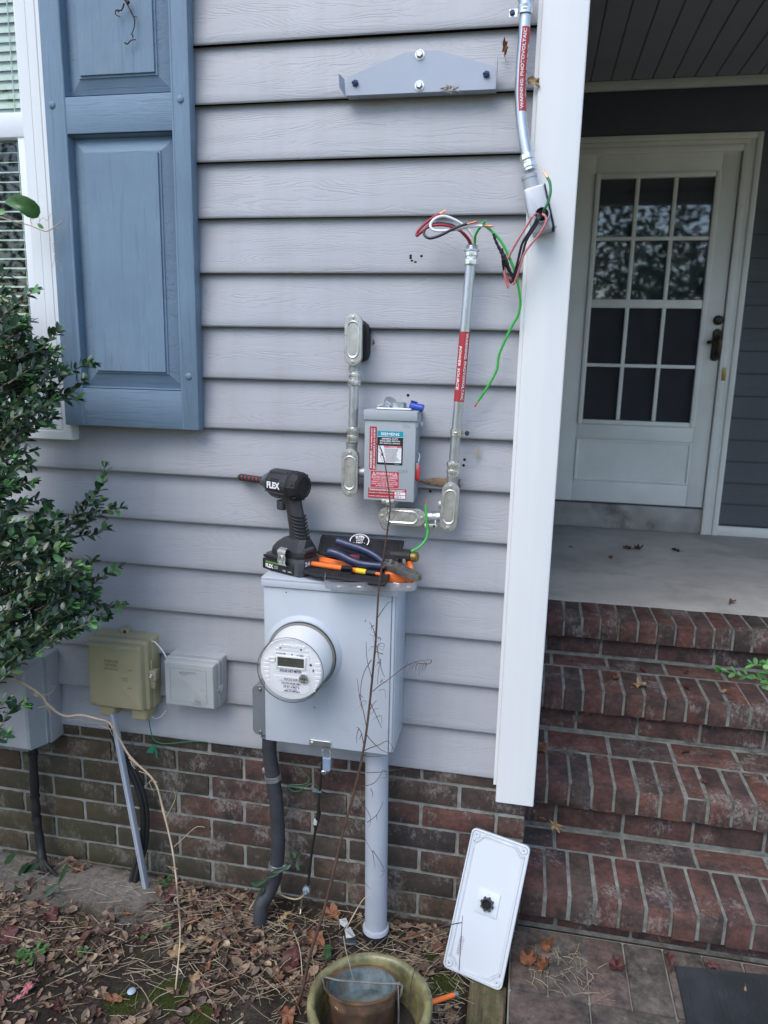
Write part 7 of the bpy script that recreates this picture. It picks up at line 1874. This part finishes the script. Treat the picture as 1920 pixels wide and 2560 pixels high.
B2 = [([(-30,890),(250,740),(480,570),(640,430),(740,300),(800,210),(830,60)],-.20),([(250,800),(500,660),(600,600),(740,595),(840,545)],-.20),([(300,680),(560,570),(700,480),(860,400),(950,380)],-.18),([(100,1080),(400,1000),(560,950),(690,870),(740,800)],-.18),([(200,1130),(500,1080),(700,1000),(860,890),(940,850)],-.15),
 ([(0,1200),(400,1150),(700,1110),(850,1170),(960,1140)],-.16),([(0,1290),(300,1250),(600,1220),(840,1240)],-.18),([(0,1400),(200,1340),(450,1300),(600,1310)],-.20),([(0,1480),(200,1420),(400,1380),(550,1370)],-.20),([(0,1620),(100,1560),(250,1500),(330,1440)],-.24),([(-40,2180),(30,2060),(110,1950),(210,1930)],-.36),([(-60,2040),(0,1950),(60,1900)],-.38),([(-60,2230),(10,2190),(60,2180)],-.4),
 ([(60,420),(180,360),(300,320),(380,350)],-.25),([(120,640),(240,560),(340,430),(370,380)],-.24),([(180,720),(330,600),(400,500),(460,450)],-.22),([(60,250),(160,200),(250,180)],-.3),([(500,560),(600,440),(650,360),(700,310)],-.19),([(640,560),(740,420),(800,330)],-.18)]
for v, lst in (('b1', B1), ('b2', B2)):
    for pts, Y in lst:
        q = [P(v, x, y, Y-.03+.05*i/len(pts)+rs.uniform(-.008,.008)) for i, (x, y) in enumerate(pts)]
        leafy(mL, mS, q, .0022, .0008, .0245, .0105, .05, 4, rs, mF)
EDGE = [(640,5),(700,15),(780,50),(850,120),(900,165),(950,165),(1000,140),(1050,110),(1100,85),(1150,70),(1200,50),(1260,80),(1300,140),(1350,170),(1400,205),(1450,225),(1500,250),(1550,240),(1590,180),(1630,95),(1660,50),(1700,0)]
def xmax(y):
    for (a, xa), (b, xb) in zip(EDGE, EDGE[1:]):
        if a <= y <= b: return xa+(xb-xa)*(y-a)/(b-a)
    return 0
VW['px'] = (0,0,1)
for i in range(310):
    y = rs.uniform(720, 1690) if i < 240 else rs.uniform(1330, 1640); xm_ = xmax(y); xe = xm_-abs(rs.gauss(0, .55))*(xm_+90)
    if xe < -80: xe = rs.uniform(-80, 10)
    Y = rs.uniform(-.44, -.14); ln_ = rs.uniform(70, 150); sl_ = rs.uniform(.1, .9)
    pts = [P('px', xe-ln_*(1-t), y+ln_*sl_*(1-t)-8*math.sin(t*3), Y+.05*t) for t in (0,.35,.7,1)]
    leafy(mL, mS, pts, .0018, .0007, .0245, .0105, .0, 3, rs, mF)
for i in range(14):       # bare main stems rising from the ground
    a = Vector((-1.75+rs.uniform(-.08,.08), -.30+rs.uniform(-.06,.06), -.01)); b_ = P('px', rs.uniform(-60,40), rs.uniform(1000,1600), rs.uniform(-.36,-.2))
    mS.tube(spline([a, a.lerp(b_,.4)+Vector((rs.uniform(-.05,.05),0,.08)), b_], 6), [.007,.003], 7)
mS.build('stems', M['branch'], sh_, smooth=60); mL.build('foliage', M['leaf'], sh_, smooth=60); mF.build('young_leaves', M['leaf_light'], sh_, smooth=60)

# sprig entering at the right edge
sp3 = thing('shrub_sprig', 'bright green shrub sprig reaching in at the right edge above the steps', 'shrub', P('c3', 1680, 640, -.30))
mL, mS = MB(), MB()
for pts in ([(1720,700),(1640,630),(1540,595),(1440,575),(1375,565)],[(1720,640),(1650,560),(1590,530),(1560,520)],[(1720,720),(1680,640),(1640,610)],[(1740,640),(1700,560),(1650,520)]):
    leafy(mL, mS, [P('c3', x, y, -.30+.01*i) for i, (x, y) in enumerate(pts)], .0014, .0007, .019, .012, .05, 5, rs)
mS.tube([P('c3',1720,700,-.30), Vector((.95,-.42,.45)), Vector((1.0,-.45,0))], [.002,.005], 6)
mS.build('stems', M['branch'], sp3, smooth=60); mL.build('foliage', M['leaf_light'], sp3, smooth=60)

# vine with a broad leaf across the window trim
vn = thing('window_vine', 'thin vine with one broad chewed green leaf crossing the window trim', 'vine', P('A', 0, 1290, -.10))
mb = MB(); mb.tube(spline(PL('A', [(-60,1270),(0,1285),(90,1315),(175,1335),(270,1370),(330,1340),(370,1310)], [-.12,-.07]), 6), .0013, 6)
mb.tube(spline(PL('A', [(190,1330),(180,1300),(200,1295)], -.09), 4), .001, 5)
for pts in ([(230,1310),(260,1290),(275,1310),(300,1270),(310,1260)],[(330,1340),(345,1360),(330,1400)],[(370,1340),(380,1370),(350,1420),(345,1470),(330,1500)],[(345,1470),(320,1530),(350,1560),(365,1610)],[(350,1430),(315,1440),(320,1500)],[(330,1520),(310,1585)]): mb.tube(spline(PL('A', pts, -.045), 4), .0005, 4)
mb.build('stem', M['vine'], vn, smooth=60)
mb = MB(); o = [(30,1190),(60,1160),(110,1150),(160,1165),(205,1190),(235,1225),(240,1260),(225,1290),(195,1297),(160,1285),(130,1262),(95,1240),(55,1220),(35,1205)]
cc_ = P('A', 150, 1225, -.100); rim = [P('A', x, y, -.094-.012*math.sin(i*.7)) for i, (x, y) in enumerate(o)]
mid = [p.lerp(cc_, .45)+Vector((0,-.003,0)) for p in rim]; vs = rim+mid+[cc_+Vector((0,.002,0))]; n = len(o)
mb.add(vs, [(i,(i+1)%n,n+(i+1)%n,n+i) for i in range(n)]+[(n+i,n+(i+1)%n,2*n) for i in range(n)]); mb.build('broad_leaf', M['leaf_vine'], vn, smooth=60)
mb = MB(); leafgeo(mb, P('A', 222,1325,-.085), (P('A',270,1365,-.085)-P('A',222,1325,-.085)), Vector((0,-1,.2)), .018, .009); leafgeo(mb, P('A', -20,1260,-.11), Vector((1,0,.1)), Vector((0,-1,.3)), .022, .016); mb.build('small_leaf', M['leaf_light'], vn, smooth=60)
tn = MB()
for pts in ([(745,-20),(750,15),(765,45),(785,90),(812,102)],[(770,55),(795,110),(795,160),(785,190),(775,206)],[(735,20),(720,60),(690,60),(685,85),(712,100)],[(712,60),(700,70),(695,60)],[(738,252),(755,260),(775,240),(800,234),(802,240)],[(785,205),(788,225)]): tn.tube(spline(PL('A', pts, SY-.008), 5), [.0018,.0009], 6)
tn.tube(PL('A', [(742,-6),(752,8),(760,18)], SY-.010), [.004,.005], 7)
tag(tn.build('dried_tendril', M['twig'], smooth=60), 'dried dark vine tendrils clinging to the top panel of the blue shutter', 'vine')

# pale vine crossing the left boxes
pv2 = thing('pale_vine', 'long pale leafless vine arching from the left over the tan box to the ground', 'vine', G('l7', 1160, 1450, 0))
gy = G('l7', 1175, 1400, 0).y
pts = [('l5',-60,440,-.30),('l5',0,485,-.30),('l5',130,545,-.30),('l5',270,630,-.29),('l5',330,710,-.28),('l5',430,775,-.27),('l5',540,770,-.26),('l5',650,795,-.25),('l5',735,825,-.24),('l5',800,930,-.235),('l5',880,1060,-.235),('l5',1030,1210,-.24),('l5',1090,1400,-.25),('l7',1150,450,-.28),('l7',1170,590,-.30),('l7',1185,720,-.32),('l7',1200,900,gy+.10),('l7',1205,1050,gy+.075),('l7',1190,1250,gy+.03),('l7',1175,1385,gy)]
q = spline([P(v, x, y, Y) for v, x, y, Y in pts], 6); q[-1].z = .0
mb = MB(); mb.tube(q, [.0034-.0016*i/len(q)+(.0007 if i % 12 < 2 else 0) for i in range(len(q))], 8)
for k in (10, 16, 22, 48, 60, 66, 84, 92, 108): 
    if k < len(q):
        for j in range(3): mb.tube(spline([q[k], q[k]+Vector((rs.uniform(-.012,.014),-.004,rs.uniform(-.016,.008))), q[k]+Vector((rs.uniform(-.03,.03),-.006,rs.uniform(-.03,.012)))], 3), [.0012,.0004], 5)
for pl in ([(460,805),(520,800),(600,820),(710,828)],[(270,635),(330,628),(370,585),(340,575)],[(930,1145),(990,1170),(1030,1210)],[(1115,1450),(1150,1380),(1175,1320),(1160,1270)],[(1165,1650),(1230,1590),(1310,1520),(1370,1520)]): mb.tube(spline(PL('l5', pl, -.23), 4), [.0012,.0006], 5)
mb.tube(spline([q[-1], q[-1]+Vector((-.03,-.03,.002)), q[-1]+Vector((-.04,-.06,0))], 4), .0010, 5)
mb.build('stem', M['vine'], pv2, smooth=60)

# tall dry weed
wd = thing('dry_weed', 'tall thin dead brown weed stalk standing in front of the meter box', 'weed', G('g8', 432, 1850, 0))
b0 = G('g8', 432, 1850, 0); 
wp = [('g8',480,1700,b0.y+.005),('g8',540,1430,b0.y+.02),('g8',620,1180,b0.y+.035),('g8',680,950,b0.y+.05),('g8',740,700,b0.y+.065),('g8',790,500,b0.y+.08),('g8',850,280,b0.y+.09),('g8',905,60,b0.y+.10),('m6',1010,1650,b0.y+.105),('m6',1045,1450,b0.y+.11),('m6',1075,1200,b0.y+.12),('m6',1100,950,b0.y+.125),('m6',1125,680,b0.y+.13),('m6',1140,420,b0.y+.135),('m6',1150,250,b0.y+.135),('m6',1170,100,b0.y+.14),('d5',575,1900,b0.y+.15),('d5',578,1750,b0.y+.16),('d5',560,1600,b0.y+.17),('d5',543,1480,b0.y+.18),('d5',518,1370,b0.y+.19),('d5',490,1300,b0.y+.20),('d5',478,1285,b0.y+.20),('d5',468,1300,b0.y+.20)]
q = spline([b0]+[P(v, x, y, Y) for v, x, y, Y in wp], 5); n = len(q)
mb = MB(); mb.tube(q, [.0036*(1-i/n)**.8+.0005 for i in range(n)], 7)
def br_(v, pts, Y=None, r=.0011): mb.tube(spline(PL(v, pts, Y if Y is not None else b0.y+.115), 4), [r, r*.4], 5)
for pts in ([(1100,1090),(1160,1040),(1240,985),(1340,905),(1440,850),(1560,828),(1588,830)],[(1588,832),(1580,855),(1540,862),(1440,850)],[(1135,490),(1180,420),(1230,355),(1270,345)],[(1125,640),(1100,560),(1070,510)],[(1095,1010),(1085,950),(1060,860),(1048,760),(1048,680)],[(1090,830),(1040,910),(1010,1000),(1000,1120),(1010,1250)],[(1045,1370),(1020,1240),(990,1120),(972,985)],[(1078,1240),(1110,1190),(1135,1165)],[(1080,1180),(1120,1270),(1150,1340),(1175,1395)],[(1050,1450),(1110,1520),(1180,1580),(1270,1612)],[(1030,1580),(1090,1555),(1160,1530),(1220,1500),(1260,1545),(1275,1580)],[(1020,1620),(1100,1632),(1220,1620)],[(1030,1560),(1010,1450),(985,1395),(965,1390)],[(985,1400),(970,1450),(968,1520)],[(1010,1440),(990,1490)],[(1135,710),(1145,780),(1155,860),(1145,960),(1140,1030)],[(1130,760),(1185,782),(1180,772)],[(1165,820),(1170,900),(1200,970)]): br_('m6', pts)
for k in range(13):       # hanging seed threads
    x = 1370+rs.uniform(0,200); y = 860-abs(x-1440)*.12; br_('m6', [(x,y),(x-8+rs.uniform(-14,10),y+30),(x-16+rs.uniform(-30,10),y+rs.uniform(50,110))], None, .0005)
for x0, y0 in ((1090,545),(1110,600),(1130,650),(1150,640),(1160,850),(1180,990),(1165,1080),(1010,1130),(1020,1170),(1110,1240),(1140,1300),(1150,690),(1170,690),(1120,720)):
    for k in range(2): br_('m6', [(x0,y0),(x0+rs.uniform(-30,40),y0+rs.uniform(-15,40)),(x0+rs.uniform(-60,60),y0+rs.uniform(-20,70))], None, .0006)
for pts in ([(905,200),(1000,180),(1050,130),(1080,75),(1105,100),(1100,135),(1060,130)],[(950,95),(1050,92),(1140,80),(1250,62)],[(880,260),(960,380),(985,450),(970,510)],[(960,470),(1030,415),(1070,340),(1080,310)],[(1030,415),(1035,460)],[(780,700),(840,790),(900,880),(985,975)],[(730,830),(770,880),(800,985)],[(700,960),(725,1050),(740,1150)],[(690,900),(700,800)],[(740,770),(740,600)],[(810,525),(870,485),(935,465)],[(1000,680),(1040,740),(1080,810),(1085,850),(1055,885)],[(1000,690),(1010,760),(1020,820)],[(1080,840),(1060,830)],[(850,385),(900,480),(940,590),(1000,700)],[(985,215),(1000,250),(995,285)]): br_('g8', pts, b0.y+.09, .0009)
br_('d5', [(575,1960),(610,1900),(665,1825)], b0.y+.15, .0007); br_('d5', [(570,2010),(520,1990),(495,1925)], b0.y+.15, .0009); br_('d5', [(565,1880),(555,1800),(545,1760)], b0.y+.15, .0007); br_('d5', [(505,1370),(480,1350),(430,1345)], b0.y+.19, .0006); br_('d5', [(515,1380),(525,1370)], b0.y+.19, .002)
for k in range(10): br_('t6', [(1200,960),(1200+rs.uniform(-30,40),960+rs.uniform(-50,40)),(1200+rs.uniform(-40,50),960+rs.uniform(-60,60))], b0.y+.145, .0006)
mb.build('stalk', M['stem'], wd, smooth=60)

# straw stalks standing in the bed
SG = 'dry grass stalks around the pot'
def stalk(lab, v, pts, Y, r=.0011, m='vine', name='grass_stalk', group=SG, cat='stalk'):
    mb = MB(); mb.tube(spline(PL(v, pts, Y), 5), [r, r*.6], 5); tag(mb.build(name, M[m], smooth=60), lab, cat, group)
g0 = G('g8', 470, 1720, 0).y
stalk('pale bent grass stalk left of the tall dry weed', 'g8', [(470,1725),(468,1600),(455,1450),(430,1360),(400,1290)], [g0,g0+.04,g0+.08,g0+.10,g0+.12], .0014)
stalk('pale straw leaning over the pot rim towards its inside', 'g8', [(780,1330),(800,1440),(830,1560),(860,1670)], -.40, .0013)
stalk('pale stalk curving from the plastic scraps up to the grey pipe', 'g8', [(790,1290),(840,1200),(890,1110),(940,1040),(1000,1012)], [-.22,-.19,-.16,-.13,-.115], .0018)
stalk('pale straw standing inside the pot in front of the bucket', 'g8', [(720,1860),(755,1910),(790,1990)], -.50, .0014)
stalk('thin orange straw on the left of the pot rim', 'g8', [(560,1650),(558,1560),(545,1480)], -.40, .0009)
stalk('dark twig leaning across the lower part of the white cover', 'c4', [(-60,690),(40,660),(110,640),(200,622)], [-.22,-.21,-.20,-.19], .0020, 'twig', 'twig', 'dry twigs by the white cover', 'twig')
stalk('upright thin twig in front of the white cover', 'c4', [(186,852),(193,740),(203,590)], [-.205,-.20,-.19], .0011, 'stem', 'twig', 'dry twigs by the white cover', 'twig')
stalk('thin twig with branches inside the right of the pot', 'g8', [(1270,1840),(1290,1700),(1320,1560),(1330,1540)], -.47, .0010, 'twig', 'twig', 'dry twigs by the white cover', 'twig')
# small green weeds
def weed(lab, v, x, y, n, L, wdt, spread, hgt, m='weed', name='low_weed'):
    p = G(v, x, y, .0); t = thing(name, lab, 'weed', p, group='small green weeds in the soil bed'); mb = MB()
    for i in range(n):
        a = rs.uniform(0,6.28); d = rs.uniform(0,spread); o = p+Vector((d*math.cos(a), d*math.sin(a), ground_z(p.x,p.y)+rs.uniform(.003,hgt)))
        dd = Vector((math.cos(a+rs.uniform(-.8,.8)), math.sin(a), rs.uniform(.0,.8)))
        leafgeo(mb, o, dd, Vector((0,-.3,1)), L*rs.uniform(.6,1.2), wdt*rs.uniform(.7,1.1), .2, .4)
    mb.build('leaves', M[m], t, smooth=60)
weed('patch of clover like green weed at the lower left of the bed', 'l7', 210, 1180, 46, .014, .011, .030, .018)
weed('small green weed between the leaves left of centre', 'l7', 560, 1145, 12, .012, .008, .012, .014)
weed('tiny green weed beside the grey strip foot', 'l7', 1105, 720, 14, .012, .008, .012, .016)
weed('tiny green sprout in front of the dark red leaf', 'l7', 975, 1065, 7, .010, .007, .007, .012)
weed('tiny green seedling in the litter right of the maroon leaf', 'l7', 1115, 990, 8, .010, .006, .010, .010)
ww = thing('broadleaf_weed', 'spindly weed with long narrow dark leaves at the left under the shrub', 'weed', G('l7', 420, 880, 0)); mb = MB(); g1 = G('l7', 420, 880, 0).y
mb.tube(spline(PL('l7', [(425,880),(415,780),(395,690),(430,590),(445,560)], [g1,g1+.02,g1+.03,g1+.03,g1+.03]), 5), .0010, 5)
for a, b_, w in (((395,690),(285,780),.017),((395,690),(440,570),.014),((425,800),(360,850),.018),((425,850),(440,900),.02),((100,700),(150,880),.02),((60,780),(0,760),.02),((150,620),(250,560),.018),((30,560),(90,500),.02),((120,640),(180,560),.016)):
    pa, pb = P('l7', *a, g1+.03), P('l7', *b_, g1+.01); leafgeo(mb, pa, pb-pa, Vector((0,-.8,.5)), (pb-pa).length, w, .15, .2)
mb.build('leaves', M['leaf'], ww, smooth=60)
wk = thing('climbing_weed', 'small weed with narrow leaves wrapped round the flexible conduit clamp', 'weed', P('g8', 330, 800, -.09)); mb = MB()
for a, b_ in (((380,790),(330,830)),((400,760),(380,700)),((420,740),(455,700)),((430,770),(440,840)),((330,825),(235,850)),((300,850),(190,890)),((200,900),(90,960)),((180,960),(150,1030)),((160,940),(80,930))):
    pa, pb = P('g8', *a, -.09), P('g8', *b_, -.10); leafgeo(mb, pa, pb-pa, Vector((0,-.9,.4)), (pb-pa).length, .010, .2, .3)
mb.tube(spline(PL('g8', [(380,770),(330,830),(250,860),(170,950),(130,1040)], -.09), 4), .001, 5)
mb.build('leaves', M['leaf'], wk, smooth=60)

# woods across the street: seen only in the door glass and in the light
mb = MB(); rw = random.Random(3)
for k in range(52):
    cx_, cy_, rz, hh = rw.uniform(-16,16), rw.uniform(-22,-15), rw.uniform(1.5,2.6), rw.uniform(2.0,6.0)
    mb.tube([(cx_,cy_,-.2),(cx_+rw.uniform(-.3,.3),cy_,hh)], [.16,.05], 6)
    for i in range(520):
        a, b_ = rw.uniform(0,6.28), rw.uniform(-1,1); r = rz*rw.random()**.35
        p = Vector((cx_+r*math.cos(a)*math.sqrt(1-b_*b_), cy_+r*math.sin(a)*math.sqrt(1-b_*b_), max(.3, hh+r*b_*1.6)))
        leafgeo(mb, p, Vector((rw.gauss(0,1),rw.gauss(0,1),rw.gauss(0,.6))), Vector((rw.gauss(0,.4),rw.gauss(0,.4),1)).normalized(), rw.uniform(.14,.30), rw.uniform(.09,.20), .2, .2)
o = mb.build('woods', M['leaf'], smooth=60); tag(o, 'far row of leafy trees across the yard, mirrored in the storm door glass', 'woods', kind='stuff')
